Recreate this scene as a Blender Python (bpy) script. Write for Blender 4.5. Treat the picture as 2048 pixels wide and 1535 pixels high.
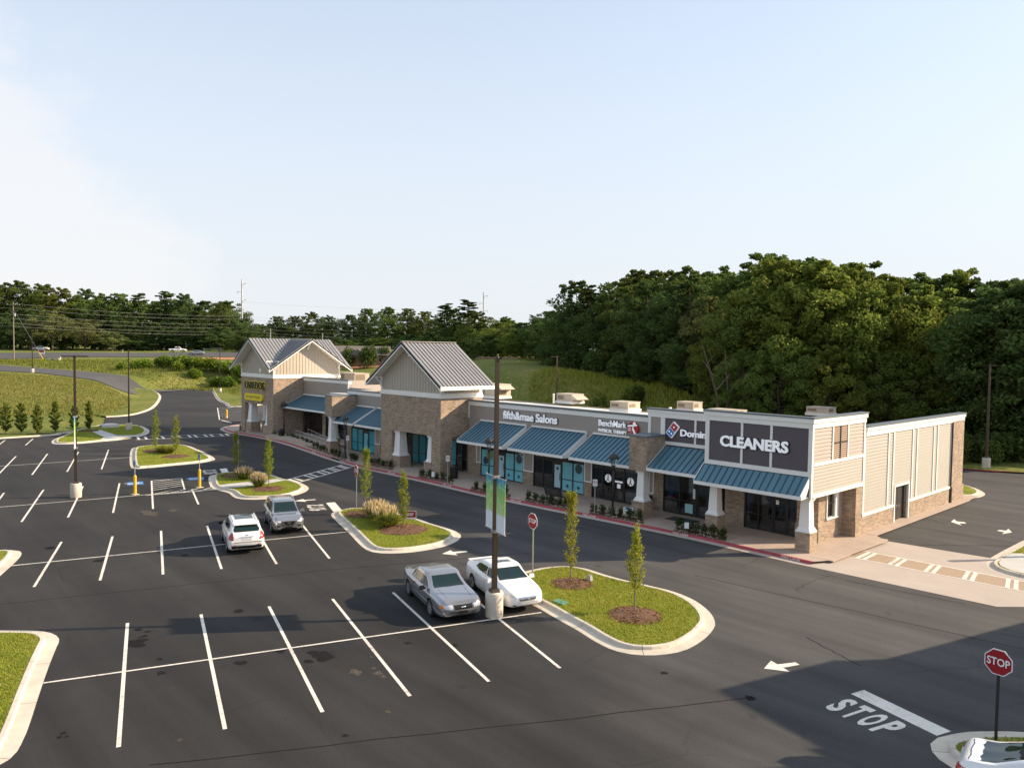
import bpy, bmesh, math, random
import numpy as np
from mathutils import Vector, Matrix, Euler, geometry, noise as mnoise
from mathutils.bvhtree import BVHTree
random.seed(7)
for o in list(bpy.data.objects): bpy.data.objects.remove(o)
SC = bpy.context.scene
COL = SC.collection
# ------------------------------------------------------------------ camera
FPX, CXP, CYP = 1550.0, 1024.0, 767.5
YAW = math.radians(43.1); ROLL = math.radians(0.8); PITCH = math.atan((CYP-698.0)/FPX)
CAM = Vector((19.594, -40.345, 11.0))
RGT = Vector((math.sin(YAW), math.cos(YAW), 0)); FWD = Vector((-math.cos(YAW), math.sin(YAW), 0)); UPV = Vector((0, 0, 1))
_f = FWD*math.cos(PITCH) - UPV*math.sin(PITCH); _u = FWD*math.sin(PITCH) + UPV*math.cos(PITCH)
_r = RGT*math.cos(ROLL) + _u*math.sin(ROLL); _u2 = _u*math.cos(ROLL) - RGT*math.sin(ROLL)
cd = bpy.data.cameras.new('camera'); cam = bpy.data.objects.new('camera', cd); COL.objects.link(cam)
cam.matrix_world = Matrix(((_r.x, _u2.x, -_f.x, CAM.x), (_r.y, _u2.y, -_f.y, CAM.y), (_r.z, _u2.z, -_f.z, CAM.z), (0, 0, 0, 1)))
cd.sensor_width = 36.0; cd.lens = FPX/2048*36.0; cd.clip_end = 6000; cd.clip_start = 0.5
SC.camera = cam
SC.render.resolution_x = 1024; SC.render.resolution_y = 767
def ray(px, py): return (_f*FPX + _r*(px-CXP) - _u2*(py-CYP)).normalized()
def g(px, py, z=0.0):                      # where the sight line of a measured photo point meets height z
    d = ray(px, py); t = (z-CAM.z)/d.z; return CAM + d*t
def at(px, py, dist):                      # point at a given distance ahead of the viewpoint
    d = ray(px, py); return CAM + d*(dist/(d.dot(FWD)))
def topix(p):
    v = Vector(p)-CAM; w = v.dot(_f); return CXP+FPX*v.dot(_r)/w, CYP-FPX*v.dot(_u2)/w
# ------------------------------------------------------------------ sky and sun
SUN_AZ = math.radians(54.5); SUN_EL = math.radians(24.4)     # azimuth from +X towards +Y
W = bpy.data.worlds.new('World'); SC.world = W; W.use_nodes = True
nt = W.node_tree; nt.nodes.clear()
wo = nt.nodes.new('ShaderNodeOutputWorld'); bg = nt.nodes.new('ShaderNodeBackground')
sky = nt.nodes.new('ShaderNodeTexSky'); sky.sky_type = 'NISHITA'; sky.sun_disc = False
sky.sun_elevation = SUN_EL; sky.sun_rotation = math.pi/2 - SUN_AZ
sky.air_density = 1.0; sky.dust_density = 1.0; sky.ozone_density = 1.0; sky.altitude = 200
bg.inputs[1].default_value = 0.15
tc = nt.nodes.new('ShaderNodeTexCoord'); mp = nt.nodes.new('ShaderNodeMapping')
mp.inputs['Scale'].default_value = (1.0, 1.0, 1.6)
nz = nt.nodes.new('ShaderNodeTexNoise'); nz.inputs['Scale'].default_value = 4.6; nz.inputs['Detail'].default_value = 9; nz.inputs['Roughness'].default_value = 0.58
nt.links.new(tc.outputs['Generated'], mp.inputs[0]); nt.links.new(mp.outputs[0], nz.inputs['Vector'])
# summer haze: the whole sky is milky
hz_mix = nt.nodes.new('ShaderNodeMixRGB'); hz_mix.inputs[2].default_value = (2.80, 2.93, 3.12, 1); nt.links.new(sky.outputs[0], hz_mix.inputs[1])
sz = nt.nodes.new('ShaderNodeSeparateXYZ'); nt.links.new(tc.outputs['Generated'], sz.inputs[0])
hm = nt.nodes.new('ShaderNodeMapRange'); hm.interpolation_type = 'SMOOTHSTEP'; hm.inputs['From Min'].default_value = 0.0; hm.inputs['From Max'].default_value = 0.55; hm.inputs['To Min'].default_value = 0.95; hm.inputs['To Max'].default_value = 0.50
nt.links.new(sz.outputs[2], hm.inputs[0]); nt.links.new(hm.outputs[0], hz_mix.inputs[0])
# one soft cloud bank low in the west
cdir = ray(-210, 620); vd = nt.nodes.new('ShaderNodeVectorMath'); vd.operation = 'DISTANCE'; vd.inputs[1].default_value = cdir[:]
nt.links.new(tc.outputs['Generated'], vd.inputs[0])
ma = nt.nodes.new('ShaderNodeMath'); ma.operation = 'MULTIPLY_ADD'; ma.inputs[1].default_value = -0.30; nt.links.new(nz.outputs['Fac'], ma.inputs[0]); nt.links.new(vd.outputs['Value'], ma.inputs[2])
cm = nt.nodes.new('ShaderNodeMapRange'); cm.interpolation_type = 'SMOOTHSTEP'; cm.inputs['From Min'].default_value = 0.085; cm.inputs['From Max'].default_value = 0.15; cm.inputs['To Min'].default_value = 0.62; cm.inputs['To Max'].default_value = 0.0; nt.links.new(ma.outputs[0], cm.inputs[0])
mx = nt.nodes.new('ShaderNodeMixRGB'); mx.inputs[2].default_value = (3.32, 3.30, 3.32, 1); nt.links.new(cm.outputs[0], mx.inputs[0]); nt.links.new(hz_mix.outputs[0], mx.inputs[1])
nt.links.new(mx.outputs[0], bg.inputs[0]); nt.links.new(bg.outputs[0], wo.inputs[0])
sl = bpy.data.lights.new('sun', 'SUN'); sl.energy = 4.6; sl.angle = math.radians(0.55); sl.color = (1.0, 0.80, 0.57)
so = bpy.data.objects.new('sun', sl); COL.objects.link(so)
SUND = Vector((math.cos(SUN_AZ)*math.cos(SUN_EL), math.sin(SUN_AZ)*math.cos(SUN_EL), math.sin(SUN_EL)))
so.rotation_euler = SUND.to_track_quat('Z', 'Y').to_euler(); so.location = (30, 30, 60)
SC.view_settings.view_transform = 'Standard'; SC.view_settings.look = 'None'; SC.view_settings.gamma = 1.0
SC.view_settings.exposure = 0.95; SC.view_settings.use_curve_mapping = False
SC.cycles.max_bounces = 6; SC.cycles.transparent_max_bounces = 12
# ------------------------------------------------------------------ helpers
class MB:
    def __init__(s): s.v = []; s.f = []; s.mi = []; s.cm = 0
    def add(s, vs, fs):
        b = len(s.v); s.v += [tuple(v) for v in vs]; s.f += [tuple(i+b for i in q) for q in fs]; s.mi += [s.cm]*len(fs); return s
    def m(s, i): s.cm = i; return s
    def box(s, x0, y0, z0, x1, y1, z1):
        return s.add([(x0,y0,z0),(x1,y0,z0),(x1,y1,z0),(x0,y1,z0),(x0,y0,z1),(x1,y0,z1),(x1,y1,z1),(x0,y1,z1)],
                     [(0,3,2,1),(4,5,6,7),(0,1,5,4),(1,2,6,5),(2,3,7,6),(3,0,4,7)])
    def frus(s, cx, cy, z0, z1, a0, b0, a1, b1):   # tapered box, half sizes at bottom and top
        return s.add([(cx-a0,cy-b0,z0),(cx+a0,cy-b0,z0),(cx+a0,cy+b0,z0),(cx-a0,cy+b0,z0),(cx-a1,cy-b1,z1),(cx+a1,cy-b1,z1),(cx+a1,cy+b1,z1),(cx-a1,cy+b1,z1)],
                     [(0,3,2,1),(4,5,6,7),(0,1,5,4),(1,2,6,5),(2,3,7,6),(3,0,4,7)])
    def prism(s, poly, z0, z1, sides=True, bottom=True):
        n = len(poly); vs = [(p[0],p[1],z1) for p in poly] + [(p[0],p[1],z0) for p in poly]
        fs = [tuple(range(n))]
        if bottom: fs.append(tuple(range(2*n-1, n-1, -1)))
        if sides: fs += [(i, i+n, (i+1)%n+n, (i+1)%n) for i in range(n)]
        return s.add(vs, fs)
    def slab(s, poly, nrm, t):                     # planar 3d polygon thickened along -nrm
        n = len(poly); P = [Vector(p) for p in poly]; d = Vector(nrm)*t
        vs = P + [p-d for p in P]
        fs = [tuple(range(n)), tuple(range(2*n-1, n-1, -1))] + [(i, i+n, (i+1)%n+n, (i+1)%n) for i in range(n)]
        return s.add(vs, fs)
    def sheet(s, poly, z):
        return s.add([(p[0],p[1],z) for p in poly], [tuple(range(len(poly)))])
    def bar(s, a, b, w, h, up=(0,0,1)):            # rectangular bar a->b
        a = Vector(a); b = Vector(b); d = (b-a).normalized(); u = Vector(up)
        if abs(d.dot(u)) > 0.99: u = Vector((1,0,0))
        sd = d.cross(u).normalized(); u = sd.cross(d).normalized()
        vs = []
        for p in (a, b):
            for i, j in ((-1,-1),(1,-1),(1,1),(-1,1)): vs.append(p+sd*(i*w/2)+u*(j*h/2))
        return s.add(vs, [(0,1,2,3),(7,6,5,4),(0,4,5,1),(1,5,6,2),(2,6,7,3),(3,7,4,0)])
    def tube(s, a, b, r0, r1=None, n=10, caps=True):
        r1 = r0 if r1 is None else r1; a = Vector(a); b = Vector(b); d = (b-a).normalized()
        u = Vector((0,0,1)) if abs(d.z) < .9 else Vector((1,0,0)); x = d.cross(u).normalized(); y = d.cross(x)
        vs = []
        for p, r in ((a,r0),(b,r1)):
            for k in range(n): t = 2*math.pi*k/n; vs.append(p+x*(r*math.cos(t))+y*(r*math.sin(t)))
        fs = [(k, k+n, (k+1)%n+n, (k+1)%n) for k in range(n)]
        if caps: fs += [tuple(range(n)), tuple(range(2*n-1,n-1,-1))]
        return s.add(vs, fs)
    def path(s, pts, r, n=6):
        for a, b in zip(pts[:-1], pts[1:]): s.tube(a, b, r, r, n)
        return s
    def lathe(s, prof, c=(0,0,0), n=16, ax='z'):
        c = Vector(c); vs = []
        for r, h in prof:
            for k in range(n):
                t = 2*math.pi*k/n; p = (r*math.cos(t), r*math.sin(t), h)
                if ax == 'y': p = (p[0], p[2], p[1])
                elif ax == 'x': p = (p[2], p[0], p[1])
                vs.append(c+Vector(p))
        fs = []
        for i in range(len(prof)-1):
            for k in range(n): fs.append((i*n+k, i*n+(k+1)%n, (i+1)*n+(k+1)%n, (i+1)*n+k))
        fs.append(tuple(range(n-1,-1,-1))); fs.append(tuple(range((len(prof)-1)*n, len(prof)*n)))
        return s.add(vs, fs)
    def mesh(s, name, mats, smooth=False):
        me = bpy.data.meshes.new(name); me.from_pydata(s.v, [], s.f)
        for m in (mats if isinstance(mats, (list, tuple)) else [mats]): me.materials.append(m)
        if any(s.mi): me.polygons.foreach_set('material_index', s.mi)
        if smooth: me.polygons.foreach_set('use_smooth', [True]*len(s.f))
        me.update(); return me
    def build(s, name, mats, parent=None, smooth=False, fix=False, **k):
        me = s.mesh(name, mats, smooth)
        if fix:
            bm = bmesh.new(); bm.from_mesh(me); bmesh.ops.recalc_face_normals(bm, faces=bm.faces[:]); bm.to_mesh(me); bm.free()
        return link(name, me, parent, **k)
def link(name, data, parent=None, loc=None, rot=None, scale=None, **pr):
    o = bpy.data.objects.new(name, data); COL.objects.link(o)
    if parent is not None: o.parent = parent
    if loc is not None: o.location = loc
    if rot is not None: o.rotation_euler = rot
    if scale is not None: o.scale = scale
    for k, v in pr.items(): o[k] = v
    return o
def thing(name, label, cat, loc=(0,0,0), rz=0.0, group=None, scale=None):
    o = link(name, None, None, loc=loc, rot=(0,0,rz), scale=scale); o.empty_display_size = .3
    o['label'] = label; o['category'] = cat
    if group: o['group'] = group
    return o
def tag(o, label, cat, group=None):
    o['label'] = label; o['category'] = cat
    if group: o['group'] = group
    return o
def copy_tree(o, parent=None, label=None, loc=None, rz=None, scale=None):
    c = o.copy(); COL.objects.link(c); c.parent = parent
    if label: c['label'] = label
    if loc is not None: c.location = loc
    if rz is not None: c.rotation_euler = (0,0,rz)
    if scale is not None: c.scale = scale
    for ch in list(KIDS(o)): copy_tree(ch, c)
    return c
def KIDS(o): return [c for c in bpy.data.objects if c.parent is o] if len(bpy.data.objects) < 50 else list(o.children)
def text_mesh(txt, size, depth=0.0, bold=0.0, sx=1.0, align='CENTER'):
    cu = bpy.data.curves.new('t', 'FONT'); cu.body = txt; cu.size = size; cu.extrude = depth; cu.offset = bold*size
    cu.align_x = align; cu.align_y = 'CENTER'; cu.resolution_u = 3
    o = bpy.data.objects.new('t', cu); COL.objects.link(o)
    dg = bpy.context.evaluated_depsgraph_get(); me = bpy.data.meshes.new_from_object(o.evaluated_get(dg))
    bpy.data.objects.remove(o); bpy.data.curves.remove(cu)
    if sx != 1: me.transform(Matrix.Diagonal((sx,1,1,1)))
    me.materials.clear(); return me
def spline(pts, closed=True, step=0.5):
    P = [Vector((p[0],p[1])) for p in pts]; n = len(P); out = []
    rng = range(n) if closed else range(n-1)
    for i in rng:
        if closed: p0,p1,p2,p3 = P[i-1],P[i],P[(i+1)%n],P[(i+2)%n]
        else: p0,p1,p2,p3 = P[max(i-1,0)],P[i],P[i+1],P[min(i+2,n-1)]
        k = max(1, int((p2-p1).length/step))
        for j in range(k):
            t = j/k; out.append(0.5*((2*p1)+(p2-p0)*t+(2*p0-5*p1+4*p2-p3)*t*t+(3*p1-p0-3*p2+p3)*t**3))
    if not closed: out.append(P[-1])
    return out
def area2(P): return 0.5*sum(P[i-1][0]*P[i][1]-P[i][0]*P[i-1][1] for i in range(len(P)))
def ccw(P): return P if area2(P) > 0 else list(reversed(P))
def offset(P, d, closed=True):             # positive = outwards for ccw loops (to the right of travel)
    n = len(P); out = []
    for i in range(n):
        a = P[i-1] if (closed or i > 0) else P[i]; b = P[(i+1) % n] if (closed or i < n-1) else P[i]
        t = (Vector(b)-Vector(a)); t = t.normalized() if t.length > 1e-6 else Vector((1,0)); out.append(Vector(P[i])+Vector((t.y,-t.x))*d)
    return out
def inside(P, x, y):
    c = False; n = len(P); j = n-1
    for i in range(n):
        if (P[i][1] > y) != (P[j][1] > y) and x < (P[j][0]-P[i][0])*(y-P[i][1])/(P[j][1]-P[i][1])+P[i][0]: c = not c
        j = i
    return c
# ------------------------------------------------------------------ materials
def nodes(name):
    m = bpy.data.materials.new(name); m.use_nodes = True; t = m.node_tree; b = t.nodes['Principled BSDF']; return m, t, b
def mat(name, col, rough=0.6, metal=0.0, var=0.0, scale=3.0, bump=0.0, bscale=40.0, spec=0.5, coat=0.0, objvar=0.0, col2=None, trans=0.0):
    m, t, b = nodes(name); N = t.nodes; L = t.links
    b.inputs['Roughness'].default_value = rough; b.inputs['Metallic'].default_value = metal; b.inputs['Specular IOR Level'].default_value = spec
    b.inputs['Coat Weight'].default_value = coat; b.inputs['Coat Roughness'].default_value = 0.05
    b.inputs['Base Color'].default_value = (*col, 1)
    tcn = N.new('ShaderNodeTexCoord'); src = None
    if var or col2:
        nn = N.new('ShaderNodeTexNoise'); nn.inputs['Scale'].default_value = scale; nn.inputs['Detail'].default_value = 6; nn.inputs['Roughness'].default_value = .6
        L.new(tcn.outputs['Object'], nn.inputs['Vector'])
        r = N.new('ShaderNodeValToRGB'); r.color_ramp.elements[0].position = .33; r.color_ramp.elements[1].position = .68
        c2 = col2 or tuple(c*(1+var) for c in col); c1 = col if col2 else tuple(c*(1-var) for c in col)
        r.color_ramp.elements[0].color = (*c1,1); r.color_ramp.elements[1].color = (*c2,1)
        L.new(nn.outputs['Fac'], r.inputs[0]); src = r.outputs[0]
    if objvar:
        oi = N.new('ShaderNodeObjectInfo'); hs = N.new('ShaderNodeHueSaturation'); mr = N.new('ShaderNodeMapRange')
        mr.inputs['To Min'].default_value = 1-objvar; mr.inputs['To Max'].default_value = 1+objvar
        L.new(oi.outputs['Random'], mr.inputs[0]); L.new(mr.outputs[0], hs.inputs['Value'])
        if src is None: hs.inputs['Color'].default_value = (*col,1)
        else: L.new(src, hs.inputs['Color'])
        src = hs.outputs[0]
    if src is not None: L.new(src, b.inputs['Base Color'])
    if bump:
        n2 = N.new('ShaderNodeTexNoise'); n2.inputs['Scale'].default_value = bscale; n2.inputs['Detail'].default_value = 5
        L.new(tcn.outputs['Object'], n2.inputs['Vector'])
        bp = N.new('ShaderNodeBump'); bp.inputs['Strength'].default_value = bump; bp.inputs['Distance'].default_value = .02
        L.new(n2.outputs['Fac'], bp.inputs['Height']); L.new(bp.outputs[0], b.inputs['Normal'])
    return m
def mat_asphalt():
    m, t, b = nodes('asphalt'); N = t.nodes; L = t.links
    tcn = N.new('ShaderNodeTexCoord')
    def nz_(sc, det=6, rough=.6, vec=None):
        n = N.new('ShaderNodeTexNoise'); n.inputs['Scale'].default_value = sc; n.inputs['Detail'].default_value = det; n.inputs['Roughness'].default_value = rough
        L.new(vec or tcn.outputs['Object'], n.inputs['Vector']); return n
    big = nz_(.06, 7, .62); r = N.new('ShaderNodeValToRGB'); r.color_ramp.elements[0].position = .3; r.color_ramp.elements[1].position = .72
    r.color_ramp.elements[0].color = (.033,.0325,.0325,1); r.color_ramp.elements[1].color = (.068,.065,.062,1); L.new(big.outputs['Fac'], r.inputs[0])
    # paving lanes: faint streaks along the driving direction
    mpn = N.new('ShaderNodeMapping'); mpn.inputs['Rotation'].default_value = (0,0,math.radians(17.9)); mpn.inputs['Scale'].default_value = (.05,.7,1)
    L.new(tcn.outputs['Object'], mpn.inputs[0]); st = nz_(1.0, 4, .55, mpn.outputs[0])
    mr = N.new('ShaderNodeMapRange'); mr.inputs['From Min'].default_value = .3; mr.inputs['From Max'].default_value = .7; mr.inputs['To Min'].default_value = .74; mr.inputs['To Max'].default_value = 1.22; L.new(st.outputs['Fac'], mr.inputs[0])
    m1 = N.new('ShaderNodeMixRGB'); m1.blend_type = 'MULTIPLY'; m1.inputs[0].default_value = 1; L.new(r.outputs[0], m1.inputs[1]); L.new(mr.outputs[0], m1.inputs[2])
    # oil spots
    sp = nz_(.55, 3, .5); rs = N.new('ShaderNodeValToRGB'); rs.color_ramp.elements[0].position = .69; rs.color_ramp.elements[1].position = .75
    rs.color_ramp.elements[0].color = (1,1,1,1); rs.color_ramp.elements[1].color = (.62,.62,.64,1); L.new(sp.outputs['Fac'], rs.inputs[0])
    m2 = N.new('ShaderNodeMixRGB'); m2.blend_type = 'MULTIPLY'; m2.inputs[0].default_value = 1; L.new(m1.outputs[0], m2.inputs[1]); L.new(rs.outputs[0], m2.inputs[2])
    # grain
    gr = nz_(14, 8, .75); mg = N.new('ShaderNodeMapRange'); mg.inputs['From Min'].default_value = .3; mg.inputs['From Max'].default_value = .7; mg.inputs['To Min'].default_value = .8; mg.inputs['To Max'].default_value = 1.22; L.new(gr.outputs['Fac'], mg.inputs[0])
    m3 = N.new('ShaderNodeMixRGB'); m3.blend_type = 'MULTIPLY'; m3.inputs[0].default_value = 1; L.new(m2.outputs[0], m3.inputs[1]); L.new(mg.outputs[0], m3.inputs[2])
    # dusty pale scuffs
    du = nz_(.33, 8, .72); rd = N.new('ShaderNodeValToRGB'); rd.color_ramp.elements[0].position = .62; rd.color_ramp.elements[1].position = .8; rd.color_ramp.elements[1].color = (.35,.35,.35,1); L.new(du.outputs['Fac'], rd.inputs[0])
    m4 = N.new('ShaderNodeMixRGB'); m4.inputs[2].default_value = (.13,.11,.09,1); L.new(rd.outputs[0], m4.inputs[0]); L.new(m3.outputs[0], m4.inputs[1])
    # the lanes by the shops are older, paler asphalt than the freshly sealed bays
    sy_ = N.new('ShaderNodeSeparateXYZ'); L.new(tcn.outputs['Object'], sy_.inputs[0]); nw = nz_(.12, 4, .6)
    ya = N.new('ShaderNodeMath'); ya.operation = 'MULTIPLY_ADD'; ya.inputs[1].default_value = 7.0; L.new(nw.outputs['Fac'], ya.inputs[0]); L.new(sy_.outputs[1], ya.inputs[2])
    yx = N.new('ShaderNodeMath'); yx.operation = 'MULTIPLY_ADD'; yx.inputs[1].default_value = .32; L.new(sy_.outputs[0], yx.inputs[0]); L.new(ya.outputs[0], yx.inputs[2])
    ag = N.new('ShaderNodeMapRange'); ag.interpolation_type = 'SMOOTHSTEP'; ag.inputs['From Min'].default_value = -21; ag.inputs['From Max'].default_value = -9; ag.inputs['To Min'].default_value = .66; ag.inputs['To Max'].default_value = 1.38; L.new(yx.outputs[0], ag.inputs[0])
    mA = N.new('ShaderNodeMixRGB'); mA.blend_type = 'MULTIPLY'; mA.inputs[0].default_value = 1; L.new(m4.outputs[0], mA.inputs[1]); L.new(ag.outputs[0], mA.inputs[2]); m4 = mA
    # hairline cracks in places
    ds = N.new('ShaderNodeMixRGB'); ds.inputs[0].default_value = .35; n6 = nz_(.8, 4, .6); L.new(tcn.outputs['Object'], ds.inputs[1]); L.new(n6.outputs['Color'], ds.inputs[2])
    vo = N.new('ShaderNodeTexVoronoi'); vo.feature = 'DISTANCE_TO_EDGE'; vo.inputs['Scale'].default_value = .33; L.new(ds.outputs[0], vo.inputs['Vector'])
    lt = N.new('ShaderNodeMapRange'); lt.inputs['From Min'].default_value = .004; lt.inputs['From Max'].default_value = .012; lt.inputs['To Min'].default_value = 1; lt.inputs['To Max'].default_value = 0; L.new(vo.outputs['Distance'], lt.inputs[0])
    nm = nz_(.11, 3, .5); rm_ = N.new('ShaderNodeMapRange'); rm_.inputs['From Min'].default_value = .52; rm_.inputs['From Max'].default_value = .62; L.new(nm.outputs['Fac'], rm_.inputs[0])
    mu = N.new('ShaderNodeMath'); mu.operation = 'MULTIPLY'; L.new(lt.outputs[0], mu.inputs[0]); L.new(rm_.outputs[0], mu.inputs[1]); mu2 = N.new('ShaderNodeMath'); mu2.operation = 'MULTIPLY'; mu2.inputs[1].default_value = .38; L.new(mu.outputs[0], mu2.inputs[0])
    m5 = N.new('ShaderNodeMixRGB'); m5.inputs[2].default_value = (.012,.012,.012,1); L.new(mu2.outputs[0], m5.inputs[0]); L.new(m4.outputs[0], m5.inputs[1])
    L.new(m5.outputs[0], b.inputs['Base Color']); b.inputs['Roughness'].default_value = .85; b.inputs['Specular IOR Level'].default_value = .22
    bp = N.new('ShaderNodeBump'); bp.inputs['Strength'].default_value = .35; bp.inputs['Distance'].default_value = .01; n5 = nz_(60, 3); L.new(n5.outputs['Fac'], bp.inputs['Height']); L.new(bp.outputs[0], b.inputs['Normal'])
    return m
def mat_brick(name='brick_veneer'):
    m, t, b = nodes(name); N = t.nodes; L = t.links
    ge = N.new('ShaderNodeNewGeometry'); tcn = N.new('ShaderNodeTexCoord')
    sx = N.new('ShaderNodeSeparateXYZ'); L.new(tcn.outputs['Object'], sx.inputs[0])
    sn = N.new('ShaderNodeSeparateXYZ'); L.new(ge.outputs['Normal'], sn.inputs[0])
    ab = N.new('ShaderNodeMath'); ab.operation = 'ABSOLUTE'; L.new(sn.outputs[0], ab.inputs[0])
    gt = N.new('ShaderNodeMath'); gt.operation = 'GREATER_THAN'; gt.inputs[1].default_value = .7; L.new(ab.outputs[0], gt.inputs[0])
    mxx = N.new('ShaderNodeMix'); L.new(gt.outputs[0], mxx.inputs[0]); L.new(sx.outputs[0], mxx.inputs[2]); L.new(sx.outputs[1], mxx.inputs[3])
    cb = N.new('ShaderNodeCombineXYZ'); L.new(mxx.outputs[0], cb.inputs[0]); L.new(sx.outputs[2], cb.inputs[1])
    br = N.new('ShaderNodeTexBrick'); L.new(cb.outputs[0], br.inputs['Vector'])
    br.inputs['Scale'].default_value = 1.0; br.inputs['Brick Width'].default_value = .26; br.inputs['Row Height'].default_value = .086; br.inputs['Mortar Size'].default_value = .008
    br.inputs['Color1'].default_value = (.40,.295,.20,1); br.inputs['Color2'].default_value = (.185,.13,.09,1); br.inputs['Mortar'].default_value = (.35,.30,.25,1); br.inputs['Bias'].default_value = -.15
    nn = N.new('ShaderNodeTexNoise'); nn.inputs['Scale'].default_value = 1.3; nn.inputs['Detail'].default_value = 5; L.new(tcn.outputs['Object'], nn.inputs['Vector'])
    mr = N.new('ShaderNodeMapRange'); mr.inputs['From Min'].default_value=.3; mr.inputs['From Max'].default_value=.7; mr.inputs['To Min'].default_value=.85; mr.inputs['To Max'].default_value=1.12; L.new(nn.outputs['Fac'], mr.inputs[0])
    mm = N.new('ShaderNodeMixRGB'); mm.blend_type='MULTIPLY'; mm.inputs[0].default_value=1; L.new(br.outputs['Color'], mm.inputs[1]); L.new(mr.outputs[0], mm.inputs[2])
    L.new(mm.outputs[0], b.inputs['Base Color']); b.inputs['Roughness'].default_value=.85
    bp = N.new('ShaderNodeBump'); bp.inputs['Strength'].default_value=.5; bp.inputs['Distance'].default_value=.01; bp.invert=True; L.new(br.outputs['Fac'], bp.inputs['Height']); L.new(bp.outputs[0], b.inputs['Normal'])
    return m
def mat_leaf(name, c1, c2, transl=.35, objvar=.12, sheen=0):
    m, t, b = nodes(name); N = t.nodes; L = t.links
    ge = N.new('ShaderNodeNewGeometry'); r = N.new('ShaderNodeValToRGB'); r.color_ramp.elements[0].color=(*c1,1); r.color_ramp.elements[1].color=(*c2,1)
    L.new(ge.outputs['Random Per Island'], r.inputs[0])
    oi = N.new('ShaderNodeObjectInfo'); hs = N.new('ShaderNodeHueSaturation'); mr = N.new('ShaderNodeMapRange'); mr.inputs['To Min'].default_value=1-objvar; mr.inputs['To Max'].default_value=1+objvar
    mh = N.new('ShaderNodeMapRange'); mh.inputs['To Min'].default_value=.485; mh.inputs['To Max'].default_value=.51
    L.new(oi.outputs['Random'], mr.inputs[0]); L.new(mr.outputs[0], hs.inputs['Value']); L.new(oi.outputs['Random'], mh.inputs[0]); L.new(mh.outputs[0], hs.inputs['Hue']); L.new(r.outputs[0], hs.inputs['Color'])
    df = N.new('ShaderNodeBsdfDiffuse'); tr = N.new('ShaderNodeBsdfTranslucent'); ms = N.new('ShaderNodeMixShader'); ms.inputs[0].default_value=transl
    L.new(hs.outputs[0], df.inputs[0]); L.new(hs.outputs[0], tr.inputs[0]); L.new(df.outputs[0], ms.inputs[1]); L.new(tr.outputs[0], ms.inputs[2])
    L.new(ms.outputs[0], t.nodes['Material Output'].inputs[0]); return m
def mat_glass(name, tint=(.55,.62,.6), refl=1.0, opac=.25):
    m, t, b = nodes(name); N = t.nodes; L = t.links; t.nodes.remove(b)
    tr = N.new('ShaderNodeBsdfTransparent'); tr.inputs[0].default_value=(*tint,1)
    gl = N.new('ShaderNodeBsdfGlossy'); gl.inputs['Roughness'].default_value=.02; gl.inputs[0].default_value=(.95,.98,1,1)
    fr = N.new('ShaderNodeFresnel'); fr.inputs[0].default_value=1.55
    mm = N.new('ShaderNodeMath'); mm.operation='MULTIPLY_ADD'; mm.inputs[1].default_value=refl; mm.inputs[2].default_value=opac*.3; mm.use_clamp=True
    L.new(fr.outputs[0], mm.inputs[0]); ms = N.new('ShaderNodeMixShader'); L.new(mm.outputs[0], ms.inputs[0]); L.new(tr.outputs[0], ms.inputs[1]); L.new(gl.outputs[0], ms.inputs[2])
    L.new(ms.outputs[0], t.nodes['Material Output'].inputs[0]); return m
def mat_ground():                          # lawn / rough grass / bare earth, by place
    m, t, b = nodes('meadow_ground'); N = t.nodes; L = t.links; tcn = N.new('ShaderNodeTexCoord')
    a = N.new('ShaderNodeTexNoise'); a.inputs['Scale'].default_value=.07; a.inputs['Detail'].default_value=8; a.inputs['Roughness'].default_value=.65; L.new(tcn.outputs['Object'], a.inputs['Vector'])
    r = N.new('ShaderNodeValToRGB'); e=r.color_ramp.elements; e[0].position=.3; e[0].color=(.11,.145,.03,1); e[1].position=.7; e[1].color=(.24,.215,.07,1); e.new(.5).color=(.165,.185,.042,1); L.new(a.outputs['Fac'], r.inputs[0])
    c = N.new('ShaderNodeTexNoise'); c.inputs['Scale'].default_value=1.6; c.inputs['Detail'].default_value=8; c.inputs['Roughness'].default_value=.7; L.new(tcn.outputs['Object'], c.inputs['Vector'])
    mr = N.new('ShaderNodeMapRange'); mr.inputs['From Min'].default_value=.3; mr.inputs['From Max'].default_value=.7; mr.inputs['To Min'].default_value=.6; mr.inputs['To Max'].default_value=1.4; L.new(c.outputs['Fac'], mr.inputs[0])
    mm = N.new('ShaderNodeMixRGB'); mm.blend_type='MULTIPLY'; mm.inputs[0].default_value=1; L.new(r.outputs[0], mm.inputs[1]); L.new(mr.outputs[0], mm.inputs[2]); L.new(mm.outputs[0], b.inputs['Base Color'])
    b.inputs['Roughness'].default_value=.95; b.inputs['Specular IOR Level'].default_value=.1
    bp = N.new('ShaderNodeBump'); bp.inputs['Strength'].default_value=1; bp.inputs['Distance'].default_value=.3; L.new(c.outputs['Fac'], bp.inputs['Height']); L.new(bp.outputs[0], b.inputs['Normal'])
    return m
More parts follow.
